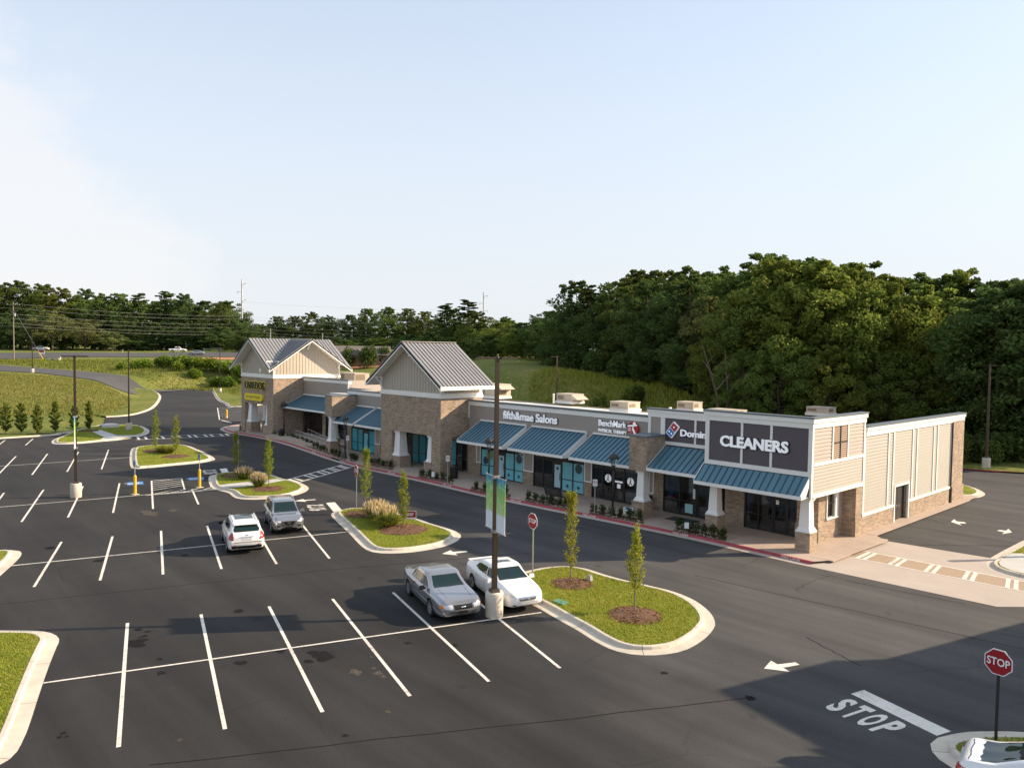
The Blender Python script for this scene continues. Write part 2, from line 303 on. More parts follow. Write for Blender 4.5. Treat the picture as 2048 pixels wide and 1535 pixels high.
def mat_lawn():
    m, t, b = nodes('lawn'); N = t.nodes; L = t.links; tcn = N.new('ShaderNodeTexCoord')
    a = N.new('ShaderNodeTexNoise'); a.inputs['Scale'].default_value=.7; a.inputs['Detail'].default_value=9; a.inputs['Roughness'].default_value=.7; L.new(tcn.outputs['Object'], a.inputs['Vector'])
    r = N.new('ShaderNodeValToRGB'); e=r.color_ramp.elements; e[0].position=.32; e[0].color=(.11,.165,.02,1); e[1].position=.72; e[1].color=(.36,.31,.09,1); e.new(.52).color=(.19,.23,.028,1); L.new(a.outputs['Fac'], r.inputs[0])
    c = N.new('ShaderNodeTexNoise'); c.inputs['Scale'].default_value=9; c.inputs['Detail'].default_value=8; c.inputs['Roughness'].default_value=.75; L.new(tcn.outputs['Object'], c.inputs['Vector'])
    mr = N.new('ShaderNodeMapRange'); mr.inputs['From Min'].default_value=.3; mr.inputs['From Max'].default_value=.7; mr.inputs['To Min'].default_value=.7; mr.inputs['To Max'].default_value=1.3; L.new(c.outputs['Fac'], mr.inputs[0])
    mm = N.new('ShaderNodeMixRGB'); mm.blend_type='MULTIPLY'; mm.inputs[0].default_value=1; L.new(r.outputs[0], mm.inputs[1]); L.new(mr.outputs[0], mm.inputs[2]); L.new(mm.outputs[0], b.inputs['Base Color'])
    b.inputs['Roughness'].default_value=.9; b.inputs['Specular IOR Level'].default_value=.15
    bp = N.new('ShaderNodeBump'); bp.inputs['Strength'].default_value=.8; bp.inputs['Distance'].default_value=.05; L.new(c.outputs['Fac'], bp.inputs['Height']); L.new(bp.outputs[0], b.inputs['Normal'])
    return m
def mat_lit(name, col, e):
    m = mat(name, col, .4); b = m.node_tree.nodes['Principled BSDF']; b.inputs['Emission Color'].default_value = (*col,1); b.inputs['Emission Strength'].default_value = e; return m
def mat_paint():
    m, t, b = nodes('road_paint'); N = t.nodes; L = t.links; tcn = N.new('ShaderNodeTexCoord')
    a = N.new('ShaderNodeTexNoise'); a.inputs['Scale'].default_value = 7; a.inputs['Detail'].default_value = 9; a.inputs['Roughness'].default_value = .75; L.new(tcn.outputs['Object'], a.inputs['Vector'])
    c = N.new('ShaderNodeTexNoise'); c.inputs['Scale'].default_value = .6; c.inputs['Detail'].default_value = 5; L.new(tcn.outputs['Object'], c.inputs['Vector'])
    ad = N.new('ShaderNodeMath'); ad.operation = 'MULTIPLY_ADD'; ad.inputs[1].default_value = .5; L.new(c.outputs['Fac'], ad.inputs[0]); L.new(a.outputs['Fac'], ad.inputs[2])
    r = N.new('ShaderNodeValToRGB'); e = r.color_ramp.elements; e[0].position = .52; e[0].color = (.80,.755,.67,1); e[1].position = .97; e[1].color = (.12,.11,.10,1); e.new(.76).color = (.70,.655,.58,1); e.new(.88).color = (.50,.46,.40,1)
    L.new(ad.outputs[0], r.inputs[0]); L.new(r.outputs[0], b.inputs['Base Color']); b.inputs['Roughness'].default_value = .7; return m
M = dict(
 asphalt=mat_asphalt(), road=mat('road_asphalt',(.070,.068,.067),.85,var=.12,scale=.2,bump=.2), paint=mat_paint(),
 concrete=mat('kerb_concrete',(.56,.50,.41),.85,var=.13,scale=1.2,bump=.3,bscale=30,objvar=.05), walk=mat('tan_concrete',(.42,.33,.265),.85,var=.08,scale=.6,bump=.2,bscale=30,objvar=.04),
 apron=mat('apron_concrete',(.44,.375,.32),.85,var=.06,scale=.5,bump=.2,bscale=30,objvar=.03), brickpave=mat('tan_pavers',(.36,.265,.18),.85,var=.12,scale=6,bump=.3), redpaint=mat('red_kerb_paint',(.33,.045,.06),.6,var=.15,scale=2),
 greywalk=mat('grey_concrete',(.5,.49,.46),.85,var=.08,scale=.8,bump=.2), ground=mat_ground(), lawn=mat_lawn(), mulch=mat('mulch',(.13,.065,.035),.95,var=.5,scale=14,bump=1,bscale=30),
 brick=mat_brick(), white=mat('white_trim',(.80,.78,.74),.5,var=.03,scale=1), taupe=mat('taupe_siding',(.33,.285,.25),.6,var=.04,scale=2), cream=mat('cream_siding',(.325,.305,.268),.6,var=.03,scale=2),
 batten=mat('beige_board',(.44,.39,.32),.6,var=.03,scale=2), brownpanel=mat('plum_brown_siding',(.085,.065,.07),.5,var=.05,scale=2), louver=mat('brown_louver',(.19,.115,.075),.6,var=.06,scale=3), seam_b=mat('blue_metal_roof',(.10,.205,.26),.5,metal=.15,var=.05,scale=.8,objvar=.07),
 seam_g=mat('grey_metal_roof',(.33,.32,.315),.42,metal=.35,var=.05,scale=.8,objvar=.05), rib_g=mat('roof_rib',(.10,.11,.12),.5,metal=.3), cap_g=mat('parapet_cap',(.14,.17,.19),.45,metal=.4), roofm=mat('roof_membrane',(.70,.68,.64),.8,var=.08,scale=.5),
 bronze=mat('bronze_frame',(.018,.016,.015),.4), glass=mat_glass('shop_glass',(.62,.68,.68)), dark=mat('dark_metal',(.03,.024,.02),.45,var=.1), pole=mat('bronze_pole',(.055,.036,.024),.4,metal=.3,var=.15,scale=2), galv=mat('galvanised',(.42,.42,.42),.4,metal=.6,var=.1),
 film=mat('teal_film',(.06,.34,.42),.25,var=.15,scale=1.2), film2=mat('pale_teal_film',(.18,.50,.58),.25,var=.1,scale=1), filmw=mat('white_film',(.42,.60,.68),.3), disc=mat('slate_print',(.03,.06,.075),.4), interior=mat('shop_interior',(.40,.36,.30),.8,var=.3,scale=.6), hvac=mat('hvac_beige',(.50,.43,.34),.6,var=.06,scale=1.5), grill=mat('hvac_grille',(.22,.17,.11),.7,var=.2,scale=20),
 yellow=mat('yellow_paint',(.62,.38,.02),.5,var=.08), signred=mat('sign_red',(.30,.012,.016),.4), signw=mat('sign_white',(.80,.82,.84),.4), letter=mat_lit('letter_white_glow',(.85,.87,.90),.12), black=mat('black',(.012,.012,.013),.45), blue=mat('sign_blue',(.02,.19,.50),.5), hcblue=mat('access_blue',(.02,.20,.52),.6,var=.1),  # letter: faint emission added so the white reads brighter than the trim
 red=mat('logo_red',(.45,.02,.03),.4), yel2=mat('sign_yellow',(.80,.62,.02),.4), green=mat('banner_green',(.12,.40,.06),.6,var=.35,scale=2.2), wood=mat('pole_wood',(.22,.19,.16),.85,var=.2,scale=3), bark=mat('bark',(.10,.075,.055),.95,var=.35,scale=5,bump=.6,bscale=14), barkp=mat('pale_bark',(.22,.18,.14),.95,var=.3,scale=5,bump=.5),
 clay=mat('red_clay',(.42,.19,.085),.95,var=.25,scale=.4,bump=.5), shingle=mat('grey_shingle',(.17,.145,.13),.9,var=.2,scale=2), tyre=mat('tyre',(.012,.012,.012),.8), rim=mat('alloy_rim',(.55,.56,.58),.3,metal=.8), chrome=mat('chrome',(.75,.75,.76),.12,metal=1), carglass=mat('car_glass',(.006,.020,.021),.05,spec=.5), carblack=mat('car_plastic',(.008,.008,.009),.6,spec=.25), taill=mat('tail_lamp',(.42,.01,.012),.15,coat=.6), headl=mat('head_lamp',(.55,.57,.6),.12,spec=.9,coat=.7), amber=mat('amber_lamp',(.70,.20,.02),.2,coat=.5), plate=mat('number_plate',(.6,.6,.62),.4),
)
# ================================================================== terrain
ASPH = [(-86.2,-70)] + [tuple(g(*p).xy) for p in ((0,877),(120,867),(165,860),(207,850),(212,834),(262,830),(300,818),(316,802),(318,790),(306,780))] \
     + [tuple(g(*p).xy) for p in ((425,776),(436,797),(452,806),(482,813))] + [(-119,38),(-60,40),(-5.2,42.2),(-0.5,44.8),(30,60),(90,60),(90,-70)]
MOUTH = (tuple(g(306,780).xy), tuple(g(425,776).xy))
ctl = []
def cp(px, py, d): ctl.append(at(px, py, d))
for p in ((0,742,195),(65,745,190),(130,752,183),(200,762,175),(270,775,160),(0,730,207),(60,735,205),(150,742,200),(250,752,193),(350,763,182),(412,776,168),
          (0,718,232),(130,715,236),(300,714,243),(460,714,248),(0,706,250),(130,705,254),(300,706,260),(460,704,270),(0,700,285),(250,702,290),(460,700,300),
          (460,742,205),(380,735,212),(250,728,218),(700,745,215),(700,722,240),(760,700,300),(960,720,190),(1050,735,150),(1080,770,118),(1200,800,103),(1340,805,98),(1250,765,125),(1350,768,118),(1150,745,150),(1000,690,330),(600,700,330),
          (0,822,120),(150,818,122),(250,800,140),(0,790,140),(150,790,145)): cp(*p)
for x, y in ((-86,-40),(-86,-70),(-110,-70),(-110,-20),(-100,0),(-118,30),(-60,42),(-30,43),(0,46),(30,60),(60,0),(60,-80),(0,-80),(-60,-80),(-40,0),(-60,-30),(-20,-30),(20,-20),(-100,25),(-20,25),(30,30),(-60,15)): ctl.append(Vector((x,y,0)))
for x, y, z in ((20,80,1.5),(60,90,1.5),(0,75,1.2),(-20,72,1.8),(-45,70,2.2),(120,60,1),(120,-100,0),(-120,-120,0),(-160,-40,1.0),(-250,-60,6),(-420,-50,9),(-420,200,10),(-300,420,10),(0,400,9),(200,300,7),(-200,250,8),(-100,300,9),(260,100,4),(0,160,6)): ctl.append(Vector((x,y,z)))
CP = np.array([(p.x,p.y,p.z) for p in ctl])
def tps_fit(C, lam=6.0):
    n = len(C); D = np.hypot(C[:,None,0]-C[None,:,0], C[:,None,1]-C[None,:,1])/50.0
    K = np.where(D > 1e-9, D*D*np.log(np.maximum(D,1e-9)), 0) + np.eye(n)*lam*1e-3
    A = np.zeros((n+3,n+3)); A[:n,:n] = K; A[:n,n] = 1; A[:n,n+1:] = C[:,:2]/50; A[n:,:n] = A[:n,n:].T
    return np.linalg.solve(A, np.concatenate([C[:,2], [0,0,0]]))
TW = tps_fit(CP); AP = np.array(ASPH)
def hgt(x, y):
    x = np.atleast_1d(np.asarray(x, float)); y = np.atleast_1d(np.asarray(y, float))
    D = np.hypot(x[:,None]-CP[None,:,0], y[:,None]-CP[None,:,1])/50.0
    K = np.where(D > 1e-9, D*D*np.log(np.maximum(D,1e-9)), 0); n = len(CP)
    z = K@TW[:n] + TW[n] + TW[n+1]*x/50 + TW[n+2]*y/50
    z = np.clip(z, 0.0, 12.0)
    far = np.clip((np.hypot(x+100, y-60)-380)/250, 0, 1); z = z*(1-far) + 8.5*far
    # flat under the parking area
    dmin = np.full(len(x), 1e9); ins = np.zeros(len(x), bool); m = len(AP); j = m-1
    for i in range(m):
        ax, ay = AP[j]; bx, by = AP[i]; dx, dy = bx-ax, by-ay; L2 = dx*dx+dy*dy+1e-9
        t = np.clip(((x-ax)*dx+(y-ay)*dy)/L2, 0, 1); dmin = np.minimum(dmin, np.hypot(x-ax-t*dx, y-ay-t*dy))
        cr = ((ay > y) != (by > y)) & (x < (bx-ax)*(y-ay)/(by-ay+1e-12)+ax); ins ^= cr; j = i
    sd = np.where(ins, -dmin, dmin); k = np.clip((sd-3.0)/10.0, 0, 1); k = k*k*(3-2*k)
    m0, m1 = np.array(MOUTH[0]), np.array(MOUTH[1]); dv = m1-m0; t = np.clip(((x-m0[0])*dv[0]+(y-m0[1])*dv[1])/(dv@dv), 0, 1); dm = np.hypot(x-m0[0]-t*dv[0], y-m0[1]-t*dv[1])
    lawn = 0.13*np.clip(dm/6, 0, 1); low = np.clip((sd-3.2)/2.0, 0, 1)
    return np.where(sd > 0, (z*k + lawn*(1-k))*(low if True else 1) - .08*(1-low), -0.08)
def hz(x, y): return float(hgt(x, y)[0])
def axis(lo, hi, step, far):
    a = list(np.arange(lo, hi+.1, step)); s = step; x = lo
    while x > -far: s *= 1.35; x -= s; a.insert(0, x)
    s = step; x = hi
    while x < far: s *= 1.35; x += s; a.append(x)
    return np.array(a)
gx = axis(-260, 60, 3.0, 3500); gy = axis(-70, 240, 3.0, 3500)
XX, YY = np.meshgrid(gx, gy); ZZ = hgt(XX.ravel(), YY.ravel())
rs = np.random.RandomState(3)
nx, ny = len(gx), len(gy)
me = bpy.data.meshes.new('ground')
fac = [(j*nx+i, j*nx+i+1, (j+1)*nx+i+1, (j+1)*nx+i) for j in range(ny-1) for i in range(nx-1)]
me.from_pydata(np.column_stack([XX.ravel(), YY.ravel(), ZZ]).tolist(), [], fac); me.materials.append(M['ground'])
me.polygons.foreach_set('use_smooth', [True]*len(fac))
link('ground', me, kind='structure')
# ------------------------------------------------------------------ roads on the hill
def roadstrip(name, A, B, mt, lift=.11, n=10, fade=False):
    a = spline([p.xy for p in A], False, 6); b = spline([p.xy for p in B], False, 6); k = 70
    def rs_(P):
        L = [0]
        for i in range(1, len(P)): L.append(L[-1]+(P[i]-P[i-1]).length)
        out = []
        for q in range(k):
            s = L[-1]*q/(k-1); i = max(1, next((i for i in range(1, len(L)) if L[i] >= s-1e-6), len(L)-1)); t = (s-L[i-1])/max(1e-6, L[i]-L[i-1]); out.append(P[i-1].lerp(P[i], t))
        return out
    a = rs_(a); b = rs_(b); mb = MB(); vs = []
    for p, q in zip(a, b):
        e = min(1.0, (k-1-len(vs)//(n+1))/9.0) if fade else 1.0
        for j in range(n+1): r = p.lerp(q, j/n); vs.append((r.x, r.y, (max(hz(r.x,r.y),.0)+lift)*e + .006*(1-e)))
    mb.add(vs, [(i*(n+1)+j, i*(n+1)+j+1, (i+1)*(n+1)+j+1, (i+1)*(n+1)+j) for i in range(k-1) for j in range(n)])
    o = mb.build(name, mt, smooth=True, kind='structure')
    return a, b, o
ent = roadstrip('entrance_road', [at(*p) for p in ((-120,737,205),(0,742,195),(65,745,190),(130,752,183),(200,762,175),(262,774,163))]+[g(306,780)],
                [at(*p) for p in ((-120,726,214),(0,730,207),(60,735,205),(150,742,200),(250,752,193),(350,763,182))]+[g(425,776)], M['road'], fade=True)
hwy = roadstrip('highway', [at(*p) for p in ((-200,719,228),(0,718,232),(130,715,236),(300,714,243),(470,713,248),(700,712,256))],
                [at(*p) for p in ((-200,708,246),(0,706,250),(130,705,254),(300,706,260),(460,704,268),(700,703,280))], M['road'])
# grass verges that meet the asphalt edge behind a low kerb
def verge(pts, w=5.6, kerb=True, step=1.0):
    P = spline(pts, False, step); O1 = [P]; vs = []; ds = (.16,.6,1.6,3.0,4.4,w); nn = len(ds)
    for d in ds:
        Q = offset(P, -d, False)
        for q in Q: h = hz(q.x,q.y); vs.append((q.x, q.y, (.145+.006*d if d < 3.5 else max(.145*(1-(d-3.0)/(w-3.0)), h+.03) if d < w else h-.02)+.004*math.sin(q.x*1.7+q.y*2.3+d)))
    m = len(P); MB().add(vs, [(i*m+j, i*m+j+1, (i+1)*m+j+1, (i+1)*m+j) for i in range(nn-1) for j in range(m-1)]).build('grass_verge', M['ground'], smooth=True, kind='structure', fix=True)
    if kerb:
        st = link('verge_kerb', None, kind='structure'); kerb_ring(st, offset(P,-.17,False), [(0,.12),(0,.152),(.13,.152),(.17,.02),(.5,.008)], M['concrete'], 4.0, False)
# ================================================================== parking area
mb = MB(); mb.sheet(ccw([Vector(p) for p in ASPH]), 0.0)
lot = mb.build('parking_lot', M['asphalt'], kind='structure')
def stripe(name, a, b, w=.12, z=.004, mt='paint', parent=None):
    a = Vector(a[:2]); b = Vector(b[:2]); d = (b-a).normalized(); n = Vector((-d.y, d.x))*w/2
    return MB().sheet([a-n, b-n, b+n, a+n], z).build(name, M[mt], parent or lot)
def quadmark(name, pts, z=.004, mt='paint', parent=None):
    P = ccw([Vector(p[:2]) for p in pts]); return MB().sheet(P, z).build(name, M[mt], parent or lot)
LINES = [((255,1245),(237,1493)),((402,1228),(450,1457)),((538,1212),(645,1423)),((665,1197),(820,1391)),((786,1184),(978,1362)),((905,1162),(1120,1335)),
 ((123,1083),(68,1173)),((225,1072),(200,1160)),((322,1061),(326,1148)),((414,1051),(443,1137)),((503,1041),(553,1127)),((590,1031),(659,1116)),
 ((87,979),(43,1043)),((166,972),(136,1034)),((239,966),(226,1025)),((303,961),(306,1017)),((384,978),(397,1008)),((8,985),(-40,1052)),
 ((32,912),(-10,955)),((95,907),(64,949)),((157,903),(134,943)),((217,899),(203,938)),((10,880),(-6,892)),((66,877),(51,890)),((-45,918),(-80,962))]
for a, b in LINES: stripe('stall_line', g(*a), g(*b))
for a, b in (((87,1365),(1083,1224)),((0,1133),(694,1063)),((-30,1016),(446,976)),((-30,934),(262,914))): stripe('stall_centre_line', g(*a), g(*b), .10, .008)
# accessible bays: hatching and blue symbols
P_ = [g(303,961),g(363,956),g(369,978),g(306,984)]
stripe('hatch_line', P_[0], P_[1]); stripe('hatch_line', P_[1], P_[2])
for k in range(1,6): stripe('hatch_line', P_[0].lerp(P_[3], k/6), P_[1].lerp(P_[2], max(0, k/6-.17)), .1, .005)
stripe('hatch_line', g(292,990), g(452,977)); 
for k in range(5): stripe('hatch_line', g(300+k*33,989-k*2.6), g(345+k*26,980-k*2), .1, .0055)
for q in (((255,964),(286,962),(287,968),(254,970)),((377,954.5),(407,953),(408,959),(377,960))):
    o = quadmark('access_symbol', [g(*p) for p in q], .004, 'hcblue'); c = sum((g(*p) for p in q), Vector())/4
    mbx = MB(); ax = (g(*q[1])-g(*q[0])).normalized(); ay = Vector((-ax.y, ax.x, 0))
    for (u0,v0),(u1,v1) in (((-.5,.0),(.1,.0)),((.1,.0),(.3,.35)),((.1,0),(.5,-.2)),((-.5,.0),(-.75,.2)),((-.3,-.4),(.1,-.4)),((-.3,-.4),(-.5,-.1)),((.1,-.4),(.3,-.1))):
        a = c+ax*u0+ay*v0; b = c+ax*u1+ay*v1; d = (b-a).normalized(); n = Vector((-d.y,d.x,0))*.07; mbx.add([(p.x,p.y,.009) for p in (a-n,b-n,b+n,a+n)], [(0,1,2,3)])
    mbx.build('wheelchair_figure', M['paint'], o)
# stop bars, arrows and lettering
z7 = lambda x, y: (1600+x/4.571, 1280+y/4.571); z2c = lambda x, y: (400+x/5.116, 840+y/5.116)
for q in ([z7(465,487),z7(585,452),z7(1380,830),z7(1250,870)], [z2c(1290,845),z2c(1380,838),z2c(1450,918),z2c(1365,935)], [z2c(200,497),z2c(272,491),z2c(295,535),z2c(226,541)]):
    quadmark('stop_bar', [g(*p) for p in q], .005)
def groundtext(txt, bl, br, tl, tr, z=.006):
    bl, br, tl, tr = (g(*p) for p in (bl,br,tl,tr)); n = len(txt)
    for i, ch in enumerate(txt):
        mt = text_mesh(ch, 1.0, 0, .04); vs = np.array([v.co[:] for v in mt.vertices]); lo = vs.min(0); hi = vs.max(0)
        for v in mt.vertices:
            u = (v.co.x-lo[0])/(hi[0]-lo[0]); w = (v.co.y-lo[1])/(hi[1]-lo[1]); u = (i+.06+u*.74)/n
            p = bl.lerp(br, u).lerp(tl.lerp(tr, u), w); v.co = (p.x, p.y, z)
        mt.materials.append(M['paint']); link('stop_lettering', mt, lot)
groundtext('STOP', z7(205,605), z7(760,880), z7(440,520), z7(1040,800))
groundtext('STOP', z2c(1262,858), z2c(1305,925), z2c(1085,868), z2c(1125,928))
groundtext('STOP', z2c(165,503), z2c(190,548), z2c(20,512), z2c(40,555))
def arrow(tip, tail, w=.5):
    a = g(*tip); b = g(*tail); d = (b-a).normalized(); n = Vector((-d.y, d.x, 0)); L = (b-a).length
    h = a+d*L*.48; P = [a, h+n*w, h+n*w*.3-d*.0, b+n*w*.22, b-n*w*.22, h-n*w*.3, h-n*w]
    quadmark('arrow_marking', P, .005)
arrow((589,1001.5),(631,998.5),.55); arrow((884,1107),(934,1102),.55); arrow((1528,1336),(1595,1326),.5)
arrow((1902,1043),(1931,1045),1.0); arrow((2024,1064),(1996,1060),1.0)
# crosswalks on asphalt
def ladder(a0, a1, b0, b1, ts, name='crosswalk_line', z=.005):
    a0,a1,b0,b1 = (g(*p) for p in (a0,a1,b0,b1)); stripe(name, a0, a1, .16, z); stripe(name, b0, b1, .16, z)
    for t in ts: stripe(name, a0.lerp(a1,t), b0.lerp(b1,t), .26, z+.003)
ladder(z2c(870,615), z2c(1455,455), z2c(975,645), z2c(1550,480), (.06,.13,.3,.38,.52,.6,.72,.78,.9,.95))
ladder((272,879),(478,870.5),(268,873.5),(470,866.5),(.03,.1,.2,.26,.36,.42,.52,.58,.68,.74,.84,.9))
# hatched bay by the far end of the shops
Hq = [g(435,815),g(489,813),g(490,840),g(439,839)]
for k in range(8): stripe('hatch_line', Hq[0].lerp(Hq[3], k/7), Hq[1].lerp(Hq[2], k/7), .12)
stripe('hatch_line', Hq[0], Hq[3], .16, .006); stripe('hatch_line', g(455,815), g(489,809), .3, .007); stripe('hatch_line', g(443,840), g(463,845), .3, .007)
# spilled sand and drip stains on the asphalt
M['oil'] = mat('oil_stain', (.017,.0165,.0165), .9, var=.35, scale=9, spec=.05); M['sand'] = mat('sand_spill', (.085,.074,.062), .95, var=.5, scale=12, spec=.05)
def blot(name, px, py, r, m, seed, sx=1.0, n=15, rough=.45):
    R = random.Random(seed); c = g(px, py); P = []
    for k in range(n): t = 2*math.pi*k/n; q = r*R.uniform(1-rough,1+rough*.5); P.append((c.x+math.cos(t)*q*sx, c.y+math.sin(t)*q))
    MB().sheet(ccw([Vector(p) for p in spline(P, True, r*.3)]), .0022+seed*.00002).build(name, M[m], lot)
for i,(px,py,r,m,sx) in enumerate(((277,1258,.16,'oil',1.0),(286,1272,.2,'oil',.7),(272,1285,.45,'oil',1.0),(296,1262,.14,'oil',1),(478,1222,.28,'oil',1),(480,1325,.22,'oil',1),(320,1317,.12,'oil',1),(322,1345,.18,'oil',1.2),(127,1465,.1,'oil',1),(119,1473,.09,'oil',1),(133,1472,.07,'oil',1),(640,1310,.4,'oil',1.6),(618,1322,.2,'oil',1),(815,1285,.16,'oil',1),(690,1470,.1,'oil',1),(300,1026,.5,'sand',2.2),(345,1020,.3,'sand',1.8),(755,1345,.16,'sand',1.2),(748,1335,.1,'sand',1),(765,1352,.12,'sand',1),(710,1343,.2,'sand',1.3),(742,1313,.08,'sand',1),(360,1478,.08,'sand',1),(775,1422,.1,'sand',1.2),(560,1300,.18,'oil',1.4),(905,1290,.2,'oil',1),(200,1120,.3,'oil',1),(100,1095,.3,'oil',1.2),(370,1110,.25,'oil',1),(1500,1395,.2,'oil',1),(1330,1345,.14,'oil',1))): blot('oil_stain' if m=='oil' else 'sand_spill', px, py, r, m, i, sx)
M['seam'] = mat('tar_seam', (.018,.017,.017), .9, spec=.05)
for a, b, w in (((1610,1272),(1720,1330),.05),((1835,1089),(2060,1092),.07),((1690,1160),(1930,1207),.05),((-20,1210),(700,1135),.05),((700,1135),(1060,1105),.05),((1390,1150),(2060,1300),.05),((300,1530),(1500,1395),.05),((1820,1029),(1890,1047),.06)):
    P = []; A_ = g(*a); B2 = g(*b); R = random.Random(int(a[0]+5000))
    for k in range(13): q = A_.lerp(B2, k/12); P.append(Vector((q.x+R.uniform(-.05,.05), q.y+R.uniform(-.05,.05))))
    L_ = offset(P, w/2, False); R_ = offset(P, -w/2, False); MB().add([(p.x,p.y,.0018) for p in L_]+[(p.x,p.y,.0018) for p in R_], [(k,k+1,14+k,13+k) for k in range(12)]).build('tar_seam', M['seam'], lot, fix=True)
# ------------------------------------------------------------------ kerbed islands
def kerb_ring(parent, P, prof, mt, seg=3.0, closed=True, gap=.018, name='kerb_segment'):
    n = len(P); rings = [offset(P, d, closed) for d, z in prof]; zs = [z for d, z in prof]
    acc = 0; cur = [0]; segs = []
    m = n if closed else n-1
    for i in range(m):
        acc += (Vector(P[(i+1)%n])-Vector(P[i])).length; cur.append(i+1)
        if acc >= seg or i == m-1: segs.append(cur); cur = [i+1]; acc = 0
    for s in segs:
        vs = []; k = len(prof)
        for q, i in enumerate(s):
            for r in range(k):
                p = Vector(rings[r][i % n])
                if q == 0: p = p + (Vector(rings[r][(i+1)%n])-p).normalized()*gap/2
                if q == len(s)-1: p = p + (Vector(rings[r][(i-1)%n])-p).normalized()*gap/2
                vs.append((p.x, p.y, zs[r]))
        fs = [(q*k+r, q*k+r+1, (q+1)*k+r+1, (q+1)*k+r) for q in range(len(s)-1) for r in range(k-1)]
        MB().add(vs, fs).build(name, mt, parent, fix=True)
KP = [(0,.02),(0,.145),(.02,.155),(.14,.15),(.165,.13),(.19,.03),(.5,.012),(.62,.006),(.62,-.03)]
def lawn_patch(name, P, z=.14, mt='lawn', parent=None, step=None): return MB().sheet(ccw([Vector(p) for p in P]), z).build(name, M[mt], parent)
def blades(name, P, dens, h0, h1, mt, parent, zf=lambda x,y: .14, w=.03, lean=.6, kind=True, seed=1, excl=()):
    R = random.Random(seed); xs=[p[0] for p in P]; ys=[p[1] for p in P]; A=abs(area2(P)); n=int(A*dens); mb=MB(); c=0; tries=0
    x0,x1,y0,y1=min(xs),max(xs),min(ys),max(ys); vs=[]; fs=[]
    while c<n and tries<n*8:
        tries+=1; x=R.uniform(x0,x1); y=R.uniform(y0,y1)
        if not inside(P,x,y) or any(inside(e,x,y) for e in excl): continue
        z=zf(x,y); h=R.uniform(h0,h1); t=R.uniform(0,6.283); dx,dy=math.cos(t)*w,math.sin(t)*w; lx,ly=R.uniform(-lean,lean)*h,R.uniform(-lean,lean)*h
        b=len(vs); vs+=[(x-dx,y-dy,z-.01),(x+dx,y+dy,z-.01),(x+lx,y+ly,z+h)]; fs.append((b,b+1,b+2)); c+=1
    mb.add(vs,fs); o=mb.build(name,mt,parent)
    if kind: o['kind']='stuff'
    return o
GRB = mat_leaf('grass_blades',(.19,.25,.025),(.42,.40,.08),.45,0)
ROUGH = mat_leaf('rough_grass',(.14,.16,.03),(.30,.27,.085),.4,0)
def island(pts, seed=1, grass=True, dens=160, excl=()):
    P = ccw(spline(pts, True, .25)); st = link('traffic_island', None, kind='structure'); st.empty_display_size=.3
    kerb_ring(st, P, KP, M['concrete'])
    Q = offset(P, .01)
    if grass:
        lawn_patch('lawn', Q, .135, 'lawn', st); blades('lawn_blades', P, dens, .03, .075, GRB, st, seed=seed, w=.022, excl=excl)
    return st, P
WC = [z2c(268,690),z2c(192,662),z2c(640,612),z2c(790,600),z2c(880,612),z2c(700,645),z2c(420,682)]
PADI = [(7.62,6.9),(7.7,6.1),(8.0,5.35),(8.6,4.8),(9.8,4.55),(12,4.65),(12.8,6),(12.4,8.6),(8.0,9.2),(7.62,8.8)]
zA_ = lambda x,y: (1040+x/4.264, 960+y/4.264); zB_ = lambda x,y: (640+x/5.903, 860+y/5.903); zL_ = lambda x,y: (x/4.094, 820+y/4.094); zF_ = lambda x,y: (x/4.096, 1180+y/4.096); zU_ = lambda x,y: (x/4.094, 540+y/4.094)
G15 = lambda f, L: [g(*f(*p), .145).xy for p in L]
islA, PA = island(G15(zA_, [(-40,840),(30,800),(120,775),(240,750),(370,738),(500,750),(640,795),(800,840),(930,870),(1080,905),(1240,945),(1390,1010),(1490,1090),(1530,1165),(1515,1215),(1440,1290),(1310,1365),(1180,1395),(1040,1402),(900,1382),(760,1320),(600,1225),(430,1135),(300,1062),(190,1005),(60,935),(-30,880)]), 1, dens=420)
islB, PB = island(G15(zB_, [(245,965),(300,935),(430,918),(560,925),(700,948),(900,990),(1100,1045),(1200,1085),(1320,1120),(1450,1160),(1520,1195),(1540,1222),(1500,1265),(1400,1310),(1250,1345),(1050,1375),(850,1387),(720,1378),(640,1340),(560,1270),(480,1190),(380,1100),(290,1020)]), 2, dens=260)
islC, PC = island(G15(z2c, [(170,565),(210,545),(330,530),(560,527),(660,547),(760,582),(880,612),(970,637),(1026,672),(1010,702),(950,728),(850,752),(700,768),(560,774),(450,764),(375,715),(280,690),(195,655)]), 3, excl=([g(*p,.15).xy for p in WC],))
islD, PD = island(G15(zL_, [(1125,315),(1180,292),(1330,283),(1480,282),(1560,310),(1640,345),(1700,382),(1690,397),(1600,415),(1400,435),(1200,452),(1130,442)]), 4, dens=120)
islE, PE = island(G15(zU_, [(475,1392),(500,1370),(600,1330),(700,1290),(860,1268),(1000,1262),(1120,1272),(1175,1300),(1165,1330),(1080,1355),(940,1378),(800,1390),(640,1405),(500,1408)]), 5, dens=100, excl=([g(*zU_(*p),.15).xy for p in ((735,1312),(820,1306),(960,1352),(1110,1350),(1130,1358),(950,1378),(820,1388),(850,1365))],))
islF, PF = island(G15(zF_, [(-700,340),(-300,345),(0,345),(180,347),(280,360),(325,395),(300,450),(225,610),(130,840),(40,1070),(-20,1200),(-110,1330),(-300,1400),(-560,1300),(-760,900)]), 6, dens=420)
islG, PG = island([g(*p,.145).xy for p in ((-60,1118),(-20,1104),(8,1100),(14,1106),(-8,1128),(-60,1165),(-110,1160))], 7, dens=100)
